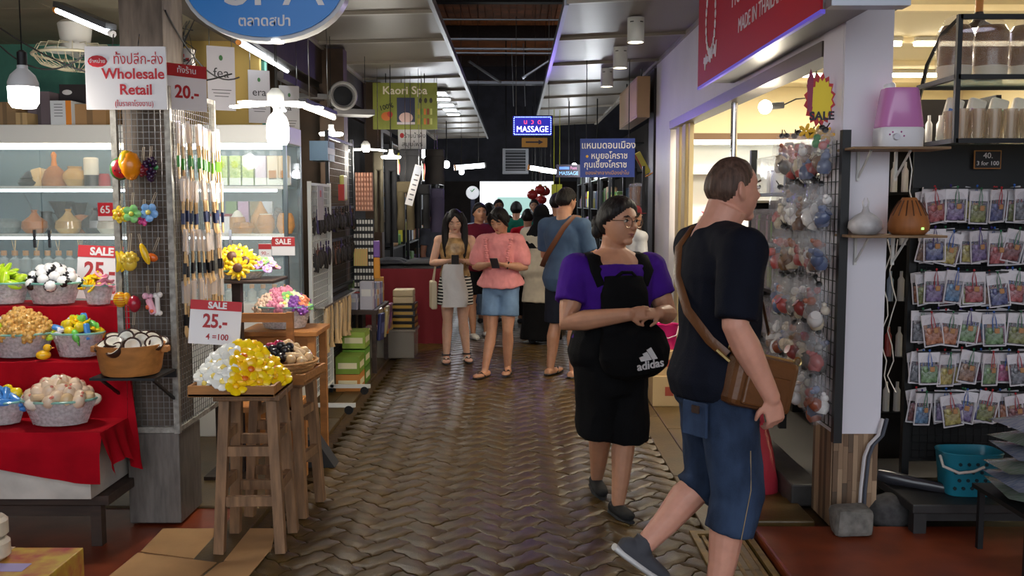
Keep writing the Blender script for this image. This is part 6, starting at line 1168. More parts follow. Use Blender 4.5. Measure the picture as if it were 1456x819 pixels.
bxs = thing('brown_box_sign', 'tan box sign under the right canopy edge', 'sign', (1.36, 11.6, 2.55)); MB().b2((0, -.9, 0), (.14, .9, .45)).build('box_case', plain(176, 140, 100, .5), bxs); MB().b2((-.004, -.86, .03), (0, .86, .42)).build('face', plain(196, 160, 118, .5), bxs)
for y in (-.7, .7): MB().cyl((.07, y, .45), (.07, y, .56), .01, n=5).build('hanger', BLACKM, bxs)
struct('column_right_far', MB().b2((1.56, 10.8, 0), (1.8, 11.2, 3.1)), mat('dark_column', c8(50, 42, 40), .6))
rr = thing('skewer_rack', 'dark rack of bagged wooden sticks beside the white pier', 'rack', (1.40, 10.75, 0))
for y in (-.35, .35): MB().b2((-.015, y-.015, 0), (.015, y+.015, 2.0)).build('post', BLACKM, rr)
for z in (1.0, 1.4, 1.8): MB().b2((-.012, -.35, z-.012), (.012, .35, z+.012)).build('rail', BLACKM, rr)
stk = MB()
for k in range(7): stk.cyl((rnd(-.03, .03), rnd(-.02, .02), -.02), (rnd(-.03, .03), rnd(-.02, .02), -.33), .008, n=5)
stm = stk.mesh('stick_bundle', plain(150, 104, 70, .6)); stf = MB().box((0, 0, -.16), (.09, .06, .36), ch=.02).mesh('wrap', FILM)
for r_, z in enumerate((1.8, 1.4, 1.0)):
    for k in range(6): o = link('stick_bundle', stm, None, (1.365+rnd(-.02, .0), 10.45+k*.12, z), (rnd(-.1, .1), 0, rnd(0, 3))); link('wrap', stf, o); tag(o, 'bagged bundle of brown sticks in the %s row of the dark rack' % ['upper', 'middle', 'lower'][r_], 'bundle', 'stick bundles %d' % r_)
t = thing('yellow_ribbon_pouch', 'yellow and green pouch with orange ribbons hung by the dark column', 'pouch', at(913, 232, 10.6), rot=(0, -.5, 0)); MB().box((0, 0, 0), (.08, .03, .26), ch=.01).build('pouch_body', plain(190, 180, 50, .35), t); MB().box((-.03, -.016, .0), (.015, .003, .24)).build('red_edge', plain(170, 60, 50), t); MB().mb(petals(7, .06, .02, .005, .2), M.Translation((0, 0, -.15))).build('ribbons', plain(240, 160, 40), t)
t = thing('red_bow', 'bright red bow on top of the goods behind the woman with glasses', 'bow', at(880, 306, 11.0)); MB().ell((-.08, 0, 0), (.09, .05, .04)).ell((.08, 0, 0), (.09, .05, .045)).ell((0, -.03, 0), .04).build('loops', plain(205, 24, 34, .4), t, True); MB().cyl((0, 0, 0), (0, 0, -1.45), .03, n=6).build('stick', BLACKM, t)
for k, (x, y, z, w, d, h) in enumerate([(1.22, 7.55, .001, .26, .34, .24), (1.20, 7.58, .243, .24, .32, .19), (1.12, 8.1, .001, .24, .3, .24), (1.12, 8.1, .243, .22, .28, .18)]):
    t = thing('beige_carton', 'beige printed carton, %s of the %s stack by the white pier' % (['lower', 'upper'][k % 2], ['nearer', 'farther'][k//2] if False else ['pink bucket', 'plain'][k//2]), 'carton', (x, y, z), rnd(-.05, .05)); MB().box((0, 0, h/2), (w, d, h), ch=.004).build('carton_body', plain(198, 168, 122, .75), t); MB().box((0, -d/2-.001, h/2), (w*.25, .002, h*.3)).build('printed_mark', plain(160, 70, 50), t); MB().box((0, 0, h+.0005), (w, .05, .002)).build('tape', plain(176, 140, 90, .4), t)
t = thing('pink_bucket', 'magenta plastic bucket with pale handle on the cartons', 'bucket', (1.21, 7.56, .436)); MB().lathe([(0, 0), (.075, 0), (.1, .19), (.106, .2), (.096, .195), (.072, .01), (0, .01)], n=22).build('tub', plain(200, 30, 110, .35), t, 40); MB().tube([(-.1, -.02, .18), (-.07, -.1, .12), (0, -.125, .1), (.07, -.1, .12), (.1, -.02, .18)], .005, 6).build('handle', plain(220, 190, 200), t, True)
# plastic carrier bags on the floor
def carrier(loc, w, d, h, mt, label, rot=0):
    t = thing('plastic_bag', label, 'bag', loc, rot)
    def fn(u, v):
        a = 2*PI*u; cx, cy = math.cos(a), math.sin(a); r = (abs(cx)**3+abs(cy)**3)**(-1/3); s = (1.0-.45*v**2)*(1+.10*noise.noise((cx*2, cy*2, v*3+w*50)))
        return (w/2*cx*r*s, d/2*cy*r*s*(1-.5*v*v), h*v)
    MB().grid(fn, 28, 14, wrap=True).lathe([(0, .001), (w*.4, .001)], n=12).build('bag_body', mt, t, True)
    for s in (-1, 1): MB().tube([(-w*.18, s*.02, h*.96), (-w*.12, s*.025, h*1.18), (0, s*.025, h*1.24), (w*.12, s*.025, h*1.18), (w*.18, s*.02, h*.96)], [.012]*5, 6, flat=.3).build('handle', mt, t, True)
carrier((1.33, 5.2, .001), .26, .22, .38, mat('red_carrier_plastic', c8(168, 48, 62), .3, bump=.7, scale=14, coat=.3), 'translucent red plastic carrier bag standing on the concrete edge', .3)
carrier((1.38, 5.5, .001), .22, .2, .46, mat('lime_carrier_plastic', c8(132, 138, 78), .3, bump=.7, scale=14, coat=.3), 'olive green plastic carrier bag behind the red one')
# ------------------------------------------------------------ people
random.seed(3)
def skinm(n, r, g, b): return mat('skin_'+n, c8(r, g, b), .5, sss=.12, var=.06, scale=25)
def hairm(n, r, g, b): return mat('hair_'+n, c8(r, g, b), .55, bump=.9, scale=70, stretch=(1, 1, .1), var=.45, spec=.3)
def clothm(n, r, g, b, rough=.85, bump=.25): return mat('fabric_'+n, c8(r, g, b), rough, bump=bump, scale=9, bscale=220, var=.12, spec=.18)
RINGS = [(.462, .060, .055, .0), (.485, .098, .068, .008), (.52, .106, .078, .012), (.56, .100, .074, .004), (.61, .086, .064, -.004), (.66, .088, .066, -.006), (.71, .097, .072, -.006), (.76, .104, .072, .0), (.795, .098, .060, .006), (.82, .068, .046, .010), (.84, .036, .036, .012)]
def make_pose(h, **k):
    J = dict(h=h, w=1, d=1, lean=0, HL=(.052, 0, .50), HR=(-.052, 0, .50), KL=(.056, -.008, .275), KR=(-.056, -.008, .275), AL=(.058, .008, .045), AR=(-.058, .008, .045),
             SL=(.108, .006, .795), SR=(-.108, .006, .795), EL=(.135, .012, .625), ER=(-.135, .012, .625), WL=(.145, -.02, .485), WR=(-.145, -.02, .485), TL=(0, -1, 0), TR=(0, -1, 0), head=(0, 0, 0), HC=(0, -.012, .928), hd=.135, hdl=(0, -.15, -1), hdr=(0, -.15, -1), hnl=(-1, 0, 0), hnr=(1, 0, 0), curl=.35)
    J['ka'] = 1; J.update(k); out = {}
    for q, v in J.items(): out[q] = V(v)*h if q in ('HL', 'HR', 'KL', 'KR', 'AL', 'AR', 'SL', 'SR', 'EL', 'ER', 'WL', 'WR', 'HC') else v
    out['R'] = Euler(J['head'], 'ZYX' if False else 'XYZ').to_matrix(); return out
def torso(m, J, z0=0, z1=1, inf=0.0, wf=None, n=20):
    h = J['h']; pts = []; rs = []; rows = [r for r in RINGS if z0 <= r[0] <= z1]
    def itp(z):
        for a, b in zip(RINGS, RINGS[1:]):
            if a[0] <= z <= b[0]: f = (z-a[0])/(b[0]-a[0]); return tuple(a[i]*(1-f)+b[i]*f for i in range(4))
        return RINGS[0] if z < RINGS[0][0] else RINGS[-1]
    if z0 > RINGS[0][0]: rows = [itp(z0)] + [r for r in rows if r[0] > z0+.002]
    if z1 < RINGS[-1][0]: rows = [r for r in rows if r[0] < z1-.002] + [itp(z1)]
    for z, a, b, o in rows:
        f = wf(z) if wf else 1; pts.append(V((0, o*h-J['lean']*(z-.5)*h, z*h))); rs.append(((a*J['w']*f)*h+inf, (b*J['d']*f)*h+inf))
    m.tube(pts, rs, n, side=(1, 0, 0)); return m
def limb(m, pts, rs, n=12):
    for p, r in zip(pts, rs): pass
    m.tube(pts, rs, n); m.ell(pts[0], rs[0], 0, 10, 8); m.ell(pts[-1], rs[-1], 0, 10, 8); return m
def chain(a, b, c, bend=None):   # points along a jointed limb
    return [a, a.lerp(b, .35), a.lerp(b, .7), b, b.lerp(c, .3), b.lerp(c, .65), c]
def arm(m, s, e, w, h, k=1): limb(m, chain(s, e, w), [x*h*k for x in (.032, .029, .026, .0225, .0245, .020, .0155)])
def leg(m, a, b, c, h, k=1):
    pts = chain(a, b, c); pts[4] = pts[4] + V((0, .008*h, 0)); limb(m, pts, [x*h*k for x in (.052, .049, .040, .031, .034, .027, .020)])
def hand(m, w, d, n, thumb, h, curl=.35, k=1):
    d = V(d).normalized(); n = V(n); n = (n-d*n.dot(d)).normalized(); s = d.cross(n)*thumb; q = h/1.7*k
    m.tube([w-d*.01*q, w+d*.02*q, w+d*.05*q, w+d*.085*q], [(.022*q, .017*q), (.034*q, .018*q), (.039*q, .016*q), (.038*q, .013*q)], 12, side=s)
    for i, (o, L) in enumerate(((.029, .066), (.010, .075), (-.010, .070), (-.028, .054))):
        p = w+d*.082*q+s*o*q; a = .15; pts = [p-d*.02*q, p]
        for j, f in enumerate((.45, .32, .25)):
            a += curl*(1+.3*i*.3); v = d*math.cos(a)+n*math.sin(a); p = p+v*L*f*q*1.05; pts.append(p)
        m.tube(pts, [.0088*q, .0092*q, .0085*q, .0078*q, .006*q], 8); m.ell(pts[-1], .006*q, 0, 6, 5)
    p = w+d*.022*q+s*.028*q; v = (d*.62+s*.68+n*.38).normalized(); v2 = (d*.82+s*.25+n*.5).normalized()
    m.tube([p-v*.01*q, p, p+v*.036*q, p+v*.036*q+v2*.032*q], [.012*q, .0125*q, .0105*q, .0075*q], 8); m.ell(p+v*.036*q+v2*.032*q, .0075*q, 0, 6, 5)
def foot(m, a, t, h, k=1):
    t = V(t).normalized(); up = V((0, 0, 1)); L = .15*h*k; dn = V((0, 0, -1)) if abs(t.z) < .3 else (t.cross(V((1, 0, 0)))).normalized()
    if dn.z > 0: dn = -dn
    b = a + dn*.028*h
    m.tube([b-t*.038*h+V((0, 0, .004*h)), b-t*.02*h, b+t*.03*h, b+t*.075*h, b+t*.105*h, b+t*.118*h], [(.018*h*k, .017*h*k), (.022*h*k, .02*h*k), (.024*h*k, .018*h*k), (.027*h*k, .014*h*k), (.022*h*k, .010*h*k), (.01*h*k, .006*h*k)], 12, side=t.cross(dn))
    m.tube([a, b+t*.015*h], [.021*h, .02*h], 10)
JAW = [.40, 1.0]
def headpt(d, hh, grow=0):
    x, y, z = d; X, Y, Z = .345*hh*x, .42*hh*y, .5*hh*z; t = min(1, max(0, (-z-.02)/.98))
    if -.985 < z < 0: f = 1+((1-abs(z)**3)**(1/3)/math.sqrt(1-z*z)-1)*max(0, min(1, .55-y*1.2)); X *= f; Y *= f
    X *= (1-JAW[0]*t**1.6)*JAW[1]; Y *= (1-.10*t) if y < 0 else (1-.42*t**.8)
    if y > 0 and z > -.3: Y *= 1.06
    if y < 0: Y = -abs(Y)**1.0*(1-.06*(1-abs(x))*max(0, 1-abs(z)*2))
    if y < 0:
        for s in (-1, 1): Y += .040*hh*math.exp(-(((X-s*.155*hh)/(.085*hh))**2+((Z-.045*hh)/(.06*hh))**2))
        Y -= .018*hh*math.exp(-((Z-.13*hh)/(.05*hh))**2)*max(0, 1-abs(x)*1.3)
        for s in (-1, 1): Y -= .018*hh*math.exp(-(((X-s*.19*hh)/(.09*hh))**2+((Z+.10*hh)/(.09*hh))**2))
    p = V((X, Y, Z)); return p + p.normalized()*grow
def sph(nu, nv): return [[V((math.sin(PI*i/nv)*math.sin(2*PI*j/nu), -math.sin(PI*i/nv)*math.cos(2*PI*j/nu), math.cos(PI*i/nv))) for j in range(nu)] for i in range(nv+1)]
def head(m, J, nu=44, nv=36):
    hh = J['hd']*J['h']; T = M.Translation(J['HC']) @ J['R'].to_4x4(); S = sph(nu, nv); vs = []; fs = []
    for i in range(nv+1):
        for j in range(nu): vs.append(headpt(S[i][j], hh))
    fs = [(i*nu+j, (i+1)*nu+j, (i+1)*nu+(j+1) % nu, i*nu+(j+1) % nu) for i in range(nv) for j in range(nu)]
    m.add(vs, fs, 0, T); q = MB()
    q.tube([(0, -.375*hh, .08*hh), (0, -.425*hh, -.0*hh), (0, -.475*hh, -.085*hh), (0, -.44*hh, -.125*hh), (0, -.36*hh, -.13*hh)], [.022*hh, .030*hh, .043*hh, .04*hh, .03*hh], 10)
    for s in (-1, 1): q.ell((s*.045*hh, -.425*hh, -.105*hh), (.032*hh, .035*hh, .028*hh)); q.ell((s*.362*hh, .06*hh, -.01*hh), (.026*hh, .085*hh, .13*hh), 0, 12, 8, rot=rz(-s*.45) @ rx(-.15)); q.ell((s*.345*hh, .03*hh, -.11*hh), (.028*hh, .04*hh, .05*hh))
    q.ell((0, -.285*hh, -.40*hh), (.13*hh, .085*hh, .085*hh)); q.ell((0, -.372*hh, -.225*hh), (.10*hh, .035*hh, .024*hh)); q.ell((0, -.365*hh, -.265*hh), (.085*hh, .04*hh, .026*hh))
    m.mb(q, T); nb = V((0, .012*J['h']-J['lean']*.33*J['h'], .825*J['h'])); hb = T @ V((0, .09*hh, -.28*hh)); k = J['h']
    m.tube([nb-V((0, 0, .02*k)), nb, nb.lerp(hb, .5), hb], [.046*k*J.get('nk', 1), .038*k*J.get('nk', 1), .034*k*J.get('nk', 1), .036*k*J.get('nk', 1)], 14); return T, hh
def face(t, J, T, hh, iris=(40, 26, 20), down=False, brow=None, lips=(150, 86, 80)):
    def ch(name, b, mt): 
        r = MB().mb(b, T); return r.build(name, mt, t, True)
    for s in (-1, 1):
        if down: ch('eyelash', MB().tube([(s*.09*hh, -.385*hh, .02*hh), (s*.155*hh, -.398*hh, .004*hh), (s*.22*hh, -.37*hh, .022*hh)], .010*hh, 5), plain(30, 20, 18))
        else:
            ch('eye', MB().ell((s*.155*hh, -.352*hh, .04*hh), (.062*hh, .034*hh, .030*hh)), plain(225, 218, 210, .2)); ch('iris', MB().ell((s*.155*hh, -.378*hh, .04*hh), (.026*hh, .014*hh, .027*hh)), plain(*iris, .15)).parent = t.children[-1]
            ch('eyelash', MB().tube([(s*.085*hh, -.375*hh, .045*hh), (s*.155*hh, -.392*hh, .073*hh), (s*.225*hh, -.36*hh, .05*hh)], .010*hh, 5), plain(26, 18, 16))
        if brow: ch('eyebrow', MB().tube([(s*.075*hh, -.402*hh, .125*hh), (s*.155*hh, -.402*hh, .15*hh), (s*.235*hh, -.355*hh, .13*hh)], [.012*hh, .016*hh, .008*hh], 6), brow)
    ch('lips', MB().tube([(-.10*hh, -.365*hh, -.243*hh), (-.035*hh, -.400*hh, -.232*hh), (0, -.402*hh, -.236*hh), (.035*hh, -.400*hh, -.232*hh), (.10*hh, -.365*hh, -.243*hh)], [.004*hh, .016*hh, .015*hh, .016*hh, .004*hh], 6).tube([(-.085*hh, -.365*hh, -.252*hh), (0, -.398*hh, -.268*hh), (.085*hh, -.365*hh, -.252*hh)], [.004*hh, .018*hh, .004*hh], 6), plain(*lips, .4))
HL0 = [(0, .60), (.5, .56), (.9, .40), (1.25, .16), (1.5, -.05), (1.75, -.25), (2.2, -.5), (3.15, -.62)]
def hline(tab, sharp=4):
    def f(d):
        a = math.atan2(abs(d.x), -d.y)
        for (p, u), (q, v) in zip(tab, tab[1:]):
            if p <= a <= q: return (d.z-(u+(v-u)*(a-p)/(q-p)))*sharp
        return (d.z-tab[-1][1])*sharp
    return f
def hair(t, J, T, hh, mt, thick=.05, mask=None, extra=None, nu=48, nv=40, name='hair'):
    S = sph(nu, nv); vs = []; keep = []; m = MB()
    mask = mask or hline(HL0)
    for i in range(nv+1):
        for j in range(nu):
            d = S[i][j]; k = max(-.5, min(1, mask(d))); g = thick*hh*(1-(1-max(0, k))**2)-.012*hh*(k <= 0)
            vs.append(headpt(d, hh, g+.010*hh*noise.noise(d*5)*(k > .1))); keep.append(k)
    fs = [f for f in [(i*nu+j, (i+1)*nu+j, (i+1)*nu+(j+1) % nu, i*nu+(j+1) % nu) for i in range(nv) for j in range(nu)] if max(keep[a] for a in f) > 0]
    m.add(vs, fs)
    if extra: extra(m, hh)
    r = MB().mb(m, T); return r.build(name, mt, t, True)
def garment(name, m, mt, t, voxel=.010, smooth=3, amp=.004, sc=14):
    me = fuse(m, voxel, smooth)
    if amp:
        n = len(me.vertices); co = [0.0]*(3*n); no = [0.0]*(3*n); me.vertices.foreach_get('co', co); me.vertex_normals.foreach_get('vector', no)
        for i in range(n):
            p = V(co[3*i:3*i+3]); q = V((p.x*sc, p.y*sc, p.z*sc*.55)); a = amp*(noise.noise(q)+.6*(1-2*abs(noise.noise(q*1.9+V((3, 1, 2)))))*.8)
            for k in range(3): co[3*i+k] += no[3*i+k]*a
        me.vertices.foreach_set('co', co)
    me.materials.clear(); me.materials.append(mt); me.update(); me.name = name; return link(name, me, t)
def person(label, loc, rot, J, skin, voxel=.006, feet=True, hands=True, kl=1):
    t = thing('person', label, 'person', loc, rot); m = MB(); h = J['h']; ka = J['ka']; torso(m, J)
    for s in 'LR':
        leg(m, J['H'+s], J['K'+s], J['A'+s], h, kl); arm(m, J['S'+s], J['E'+s], J['W'+s], h, ka)
        m.ell(J['S'+s]*1, .036*h*ka, 0, 10, 8); m.tube([J['S'+s], V((0, 0, J['S'+s].z+.01*h))], [.034*h*ka, .04*h], 10)
        if feet: foot(m, J['A'+s], J['T'+s], h)
        if hands: hand(m, J['W'+s], J['hd'+s.lower()], J['hn'+s.lower()], 1 if s == 'L' else -1, h, J['curl'] if not isinstance(J['curl'], dict) else J['curl'][s], J.get('hk', 1))
    T, hh = head(m, J); me = fuse(m, voxel, 2); me.materials.clear(); me.materials.append(skin); link('body', me, t); return t, T, hh
def yoke(m, J, drop=0, inf=.014):
    for s in 'LR': r = .036*J['h']*J['ka']+inf; m.ell(J['S'+s], r, 0, 14, 10); m.tube([J['S'+s], V((0, .004, J['S'+s].z+.01*J['h']-drop))], [r-.002, .04*J['h']+inf], 14)
def sleeve(m, s, e, f, r0, r1, n=14):
    end = s.lerp(e, f); m.ell(s, r0, 0, 12, 8); m.tube([s, s.lerp(e, f*.5), end], [r0, (r0+r1)/2, r1], n)
def trouser(m, J, s, zend, r0, r1, rk):   # leg of shorts or trousers down to fraction zend (0 hip .. 1 knee .. 2 ankle)
    a, b, c = J['H'+s], J['K'+s], J['A'+s]
    if zend <= 1: e = a.lerp(b, zend); m.tube([a+V((0, 0, .02)), a.lerp(b, zend*.5), e], [r0, (r0+r1)/2, r1], 16)
    else: e = b.lerp(c, zend-1); m.tube([a+V((0, 0, .02)), a.lerp(b, .5), b, e], [r0, (r0+rk)/2, rk, r1], 16)
    m.ell(a, r0, 0, 12, 8)
SK_LIGHT = skinm('light', 214, 168, 142); SK_TAN = skinm('tan', 190, 138, 108); SK_MAN = skinm('ruddy', 206, 148, 126)
HBLACK = hairm('black', 24, 19, 19); HBROWN = hairm('brown', 84, 64, 54)
def flipflop(t, a, tdir, h, mt, strap):
    td = V(tdir).normalized(); b = V((a.x, a.y, 0)) + td*.035*h
    m = MB().tube([b-td*.085*h+V((0, 0, .009)), b-td*.06*h+V((0, 0, .009)), b+V((0, 0, .009)), b+td*.06*h+V((0, 0, .009)), b+td*.085*h+V((0, 0, .009))], [(.012*h, .009), (.022*h, .009), (.024*h, .009), (.028*h, .009), (.014*h, .009)], 14, side=td.cross(V((0, 0, 1))))
    o = m.build('sandal', mt, t, 40); s_ = td.cross(V((0, 0, 1)))
    MB().tube([b+td*.0*h+s_*.026*h+V((0, 0, .012)), b+td*.025*h+s_*.012*h+V((0, 0, .034*h)), b+td*.05*h+V((0, 0, .026*h)), b+td*.025*h-s_*.012*h+V((0, 0, .034*h)), b-s_*.026*h+V((0, 0, .012))], .005*h, 6).build('strap', strap, o, True)
# ---- man in navy shirt walking past
def man_navy():
    h = 1.78
    J = make_pose(h, ka=1.22, w=1.0, d=1.02, hd=.137, nk=1.22, HC=(0, -.03, .926), head=(.0, 0, .12), HR=(-.056, 0, .5), KR=(-.056, -.03, .275), AR=(-.058, .02, .045), KL=(.056, -.012, .285), AL=(.064, .135, .135), TL=(0, -.78, -.62),
                  SR=(-.122, .0, .80), ER=(-.145, .025, .655), WR=(-.142, -.058, .505), SL=(.122, 0, .80), EL=(.14, -.035, .66), WL=(.10, -.12, .55), hdr=(0, -.25, -1), hnr=(1, .1, 0), curl=.55)
    t, T, hh = person('man in navy t-shirt and denim shorts with brown leather shoulder bag, walking', (.775, 3.62, 0), R(102), J, SK_MAN, .006, feet=False, kl=1.12)
    face(t, J, T, hh, (80, 90, 100), brow=HBROWN, lips=(170, 110, 100))
    hair(t, J, T, hh, HBROWN, .02, hline([(0, .74), (.5, .66), (.9, .58), (1.2, .3), (1.45, .12), (1.6, .02), (1.8, .0), (1.95, -.2), (2.3, -.38), (3.15, -.45)], 3))
    m = torso(MB(), J, .492, .832, .018, lambda z: 1.1 if .58 < z < .68 else 1.0)
    yoke(m, J, -.02)
    for s in 'LR': sleeve(m, J['S'+s], J['E'+s], .92, .088, .078)
    m.tube([V((0, .012*h, .80*h)), V((0, .012*h, .846*h))], [.11, .072], 16)
    garment('t_shirt', m, clothm('navy', 15, 18, 30), t, .010, 4, .006, 9)
    DEN = mat('denim', c8(34, 45, 66), .85, spec=.2, var=.35, scale=6, bump=.3, bscale=260, col2=c8(62, 80, 110), stretch=(1, 1, .5))
    m = torso(MB(), J, .462, .53, .006); trouser(m, J, 'R', 1.34, .112, .098, .098); trouser(m, J, 'L', 1.22, .108, .092, .096); garment('denim_shorts', m, DEN, t, .010, 4, .007, 8)
    ST = plain(150, 130, 100, .8)
    MB().tube([J['KR']+V((-.102, .0, .2)), J['KR']+V((-.102, -.005, .05)), J['KR'].lerp(J['AR'], .33)+V((-.101, 0, 0))], .002, 4).build('side_seam', ST, t)
    pk = MB().box((-.115, .130, .80), (.12, .014, .13), rot=rz(.42), ch=.004); pk.build('back_pocket', DEN, t); MB().box((-.135, .138, .84), (.035, .006, .028), rot=rz(.42)).build('leather_patch', plain(60, 42, 34), t)
    # shoes
    def shoe(a, td):
        td = V(td).normalized(); dn = V((0, 0, -1)) if abs(td.z) < .2 else V((0, td.z, -td.y)).normalized()
        if dn.z > 0: dn = -dn
        b = a+dn*.045; sd = td.cross(dn)
        u = MB().tube([b-td*.09, b-td*.065, b, b+td*.08, b+td*.145, b+td*.17], [(.022, .02), (.038, .042), (.04, .045), (.046, .03), (.04, .022), (.018, .012)], 14, side=sd); u.tube([a-dn*.03-td*.01, a+dn*.03], [.042, .045], 14)
        o = link('shoe', fuse(u, .008, 2), t); o.data.materials.clear(); o.data.materials.append(plain(62, 62, 68, .8))
        MB().tube([b-td*.10+dn*.03, b-td*.06+dn*.03, b+td*.08+dn*.03, b+td*.15+dn*.026, b+td*.178+dn*.02], [(.024, .014), (.042, .016), (.05, .014), (.044, .013), (.02, .01)], 14, side=sd).build('sole', plain(205, 202, 200, .6), o, True)
    shoe(J['AR'], (0, -1, 0)); shoe(J['AL'], J['TL'])
    # bag
    LE = mat('brown_leather', c8(98, 60, 30), .4, var=.2, scale=8, bump=.2, bscale=80)
    bg = thing('leather_bag', 'brown leather shoulder bag with brass ring at the walking man\'s hip', 'bag', t.matrix_basis @ V((-.19, -.10, 1.0)), rot=(0, R(14), R(102-82)))
    MB().box((0, 0, -.06), (.27, .095, .20), ch=.025).build('bag_body', LE, bg); MB().box((0, -.052, -.085), (.19, .02, .12), ch=.008).build('front_pocket', LE, bg); MB().box((0, 0, .043), (.24, .012, .008)).build('zip', plain(150, 110, 60, .3), bg)
    BRS = mat('brass', c8(190, 165, 110), .25, metal=.9)
    for s in (-1, 1): MB().tube([(s*.145+.016*math.cos(a), 0, .045+.016*math.sin(a)) for a in [2*PI*k/12 for k in range(12)]], .004, 5, closed=True).build('ring', BRS, bg, True)
    sp = [(-.215, .05, 1.04), (-.175, .10, 1.09), (-.08, .150, 1.19), (.03, .150, 1.31), (.085, .122, 1.42), (.10, .06, 1.495), (.10, -.03, 1.515), (.09, -.12, 1.42), (.0, -.17, 1.25), (-.12, -.15, 1.1)]
    MB().tube([V(p)+V((0, .004 if p[1] > 0 else -.006, .012)) for p in sp], [(.019, .004)]*len(sp), 6, side=None).build('strap', LE, bg, True).matrix_parent_inverse = (bg.matrix_basis).inverted() @ t.matrix_basis
    MB().tube([(-.22, .045, 1.03), (-.195, .085, 1.07)], .008, 6).build('clasp', BRS, bg).matrix_parent_inverse = (bg.matrix_basis).inverted() @ t.matrix_basis
man_navy()
# ---- woman in purple top with the front-worn backpack
def woman_purple():
    h = 1.63; JAW[:] = [.28, 1.07]
    J = make_pose(h, ka=1.3, w=1.2, d=1.2, hd=.142, nk=1.12, HC=(.008, -.02, .922), head=(.02, .02, R(27)), HL=(.055, 0, .5), HR=(-.055, 0, .5), KL=(.035, -.03, .275), AL=(.012, -.03, .045), KR=(-.02, .04, .27), AR=(.02, .20, .06), TR=(-.1, -1, -.12), TL=(.1, -1, 0),
                  SL=(.118, .0, .775), SR=(-.118, .0, .775), EL=(.165, -.045, .635), ER=(-.165, -.045, .62), WL=(.085, -.165, .655), WR=(-.015, -.175, .655), hdl=(-.95, -.25, .05), hdr=(1, -.2, .12), hnl=(-.2, .6, -.75), hnr=(.1, .9, -.3), curl=dict(L=.75, R=.42), hk=.98)
    t, T, hh = person('woman with round glasses in purple top wearing a black backpack on her front', (.50, 4.80, 0), R(14), J, SK_TAN, .0048, feet=False, kl=1.08)
    face(t, J, T, hh, brow=HBLACK, lips=(150, 84, 82))
    def ex(m, q): m.ell((-.06*q, .50*q, -.05*q), (.22*q, .18*q, .22*q), 0, 14, 10); m.ell((-.2*q, .44*q, -.2*q), (.13*q, .14*q, .18*q), 0, 12, 8); m.ell((.1*q, .52*q, -.16*q), (.15*q, .12*q, .16*q))
    hair(t, J, T, hh, HBLACK, .085, hline([(0, .66), (.4, .60), (.8, .42), (1.15, .22), (1.4, .05), (1.6, .0), (1.8, -.3), (2.2, -.55), (3.15, -.65)], 4), ex)
    g = MB(); GM_ = mat('thin_gold_wire', c8(150, 130, 110), .3, metal=.8)
    for s in (-1, 1): g.tube([(s*.165*hh+.125*hh*math.cos(a), -.45*hh+.02*hh*abs(math.cos(a)), .02*hh+.115*hh*math.sin(a)) for a in [2*PI*k/20 for k in range(20)]], .008*hh, 5, closed=True); g.tube([(s*.29*hh, -.43*hh, .05*hh), (s*.36*hh, -.2*hh, .05*hh), (s*.37*hh, .04*hh, .04*hh)], .007*hh, 5)
    g.tube([(-.045*hh, -.45*hh, .03*hh), (0, -.47*hh, .045*hh), (.045*hh, -.45*hh, .03*hh)], .007*hh, 5); MB().mb(g, T).build('glasses', GM_, t, True)
    m = torso(MB(), J, .56, .782, .018); yoke(m, J, .06, .013)
    for s in 'LR': sleeve(m, J['S'+s], J['E'+s], .62, .088, .082)
    garment('purple_top', m, clothm('purple', 66, 24, 128), t, .009, 3, .005, 12)
    BK = clothm('black', 9, 9, 11, .85); m = torso(MB(), J, .48, .615, .026)
    m.tube([V((0, .0, .58*h)), V((0, .01, .50*h)), V((0, .02, .40*h))], [(.185, .145), (.195, .16), (.185, .16)], 22, side=(1, 0, 0))
    for s, x, z in ((1, .075, .235), (-1, -.07, .255)): m.tube([V((x, .01, .47*h)), V((x, .01+.02*(s < 0), .36*h)), V((x, .01+.04*(s < 0), z*h))], [(.11, .14), (.115, .14), (.115, .135)], 18, side=(1, 0, 0))
    garment('black_culottes', m, BK, t, .011, 3, .014, 6)
    for s, td in (('L', J['TL']), ('R', J['TR'])):
        a = J['A'+s]; td = V(td).normalized(); b = a+V((0, 0, -.04)); u = MB().tube([b-td*.075, b-td*.055, b, b+td*.07, b+td*.125, b+td*.15], [(.02, .018), (.034, .036), (.036, .034), (.042, .028), (.036, .022), (.016, .012)], 14, side=td.cross(V((0, 0, 1))))
        o = link('shoe', fuse(u, .007, 2), t); o.data.materials.clear(); o.data.materials.append(plain(10, 10, 12, .85)); MB().tube([b-td*.078+V((0, 0, -.026)), b-td*.05+V((0, 0, -.026)), b+td*.07+V((0, 0, -.026)), b+td*.155+V((0, 0, -.022))], [(.022, .009), (.037, .009), (.044, .009), (.018, .008)], 14, side=td.cross(V((0, 0, 1)))).build('sole', plain(30, 30, 32, .9), o, True)
    bp_ = thing('front_backpack', 'black backpack worn on the chest of the woman in purple, white three-bar logo', 'backpack', t.matrix_basis @ V((0, 0, 0)), R(14))
    m = MB().tube([V((.0, -.15, 1.24)), V((.0, -.165, 1.16)), V((.01, -.17, 1.02)), V((.02, -.18, .95))], [(.10, .022), (.125, .035), (.13, .04), (.14, .05)], 18, side=(1, 0, 0)); m.tube([V((.03, -.15, 1.02)), V((.035, -.185, .95)), V((.045, -.195, .86)), V((.055, -.19, .79)), V((.06, -.17, .755))], [(.11, .03), (.165, .07), (.185, .09), (.165, .085), (.11, .05)], 20, side=(1, 0, 0))
    garment('pack_body', m, BK, bp_, .010, 4, .007, 10)
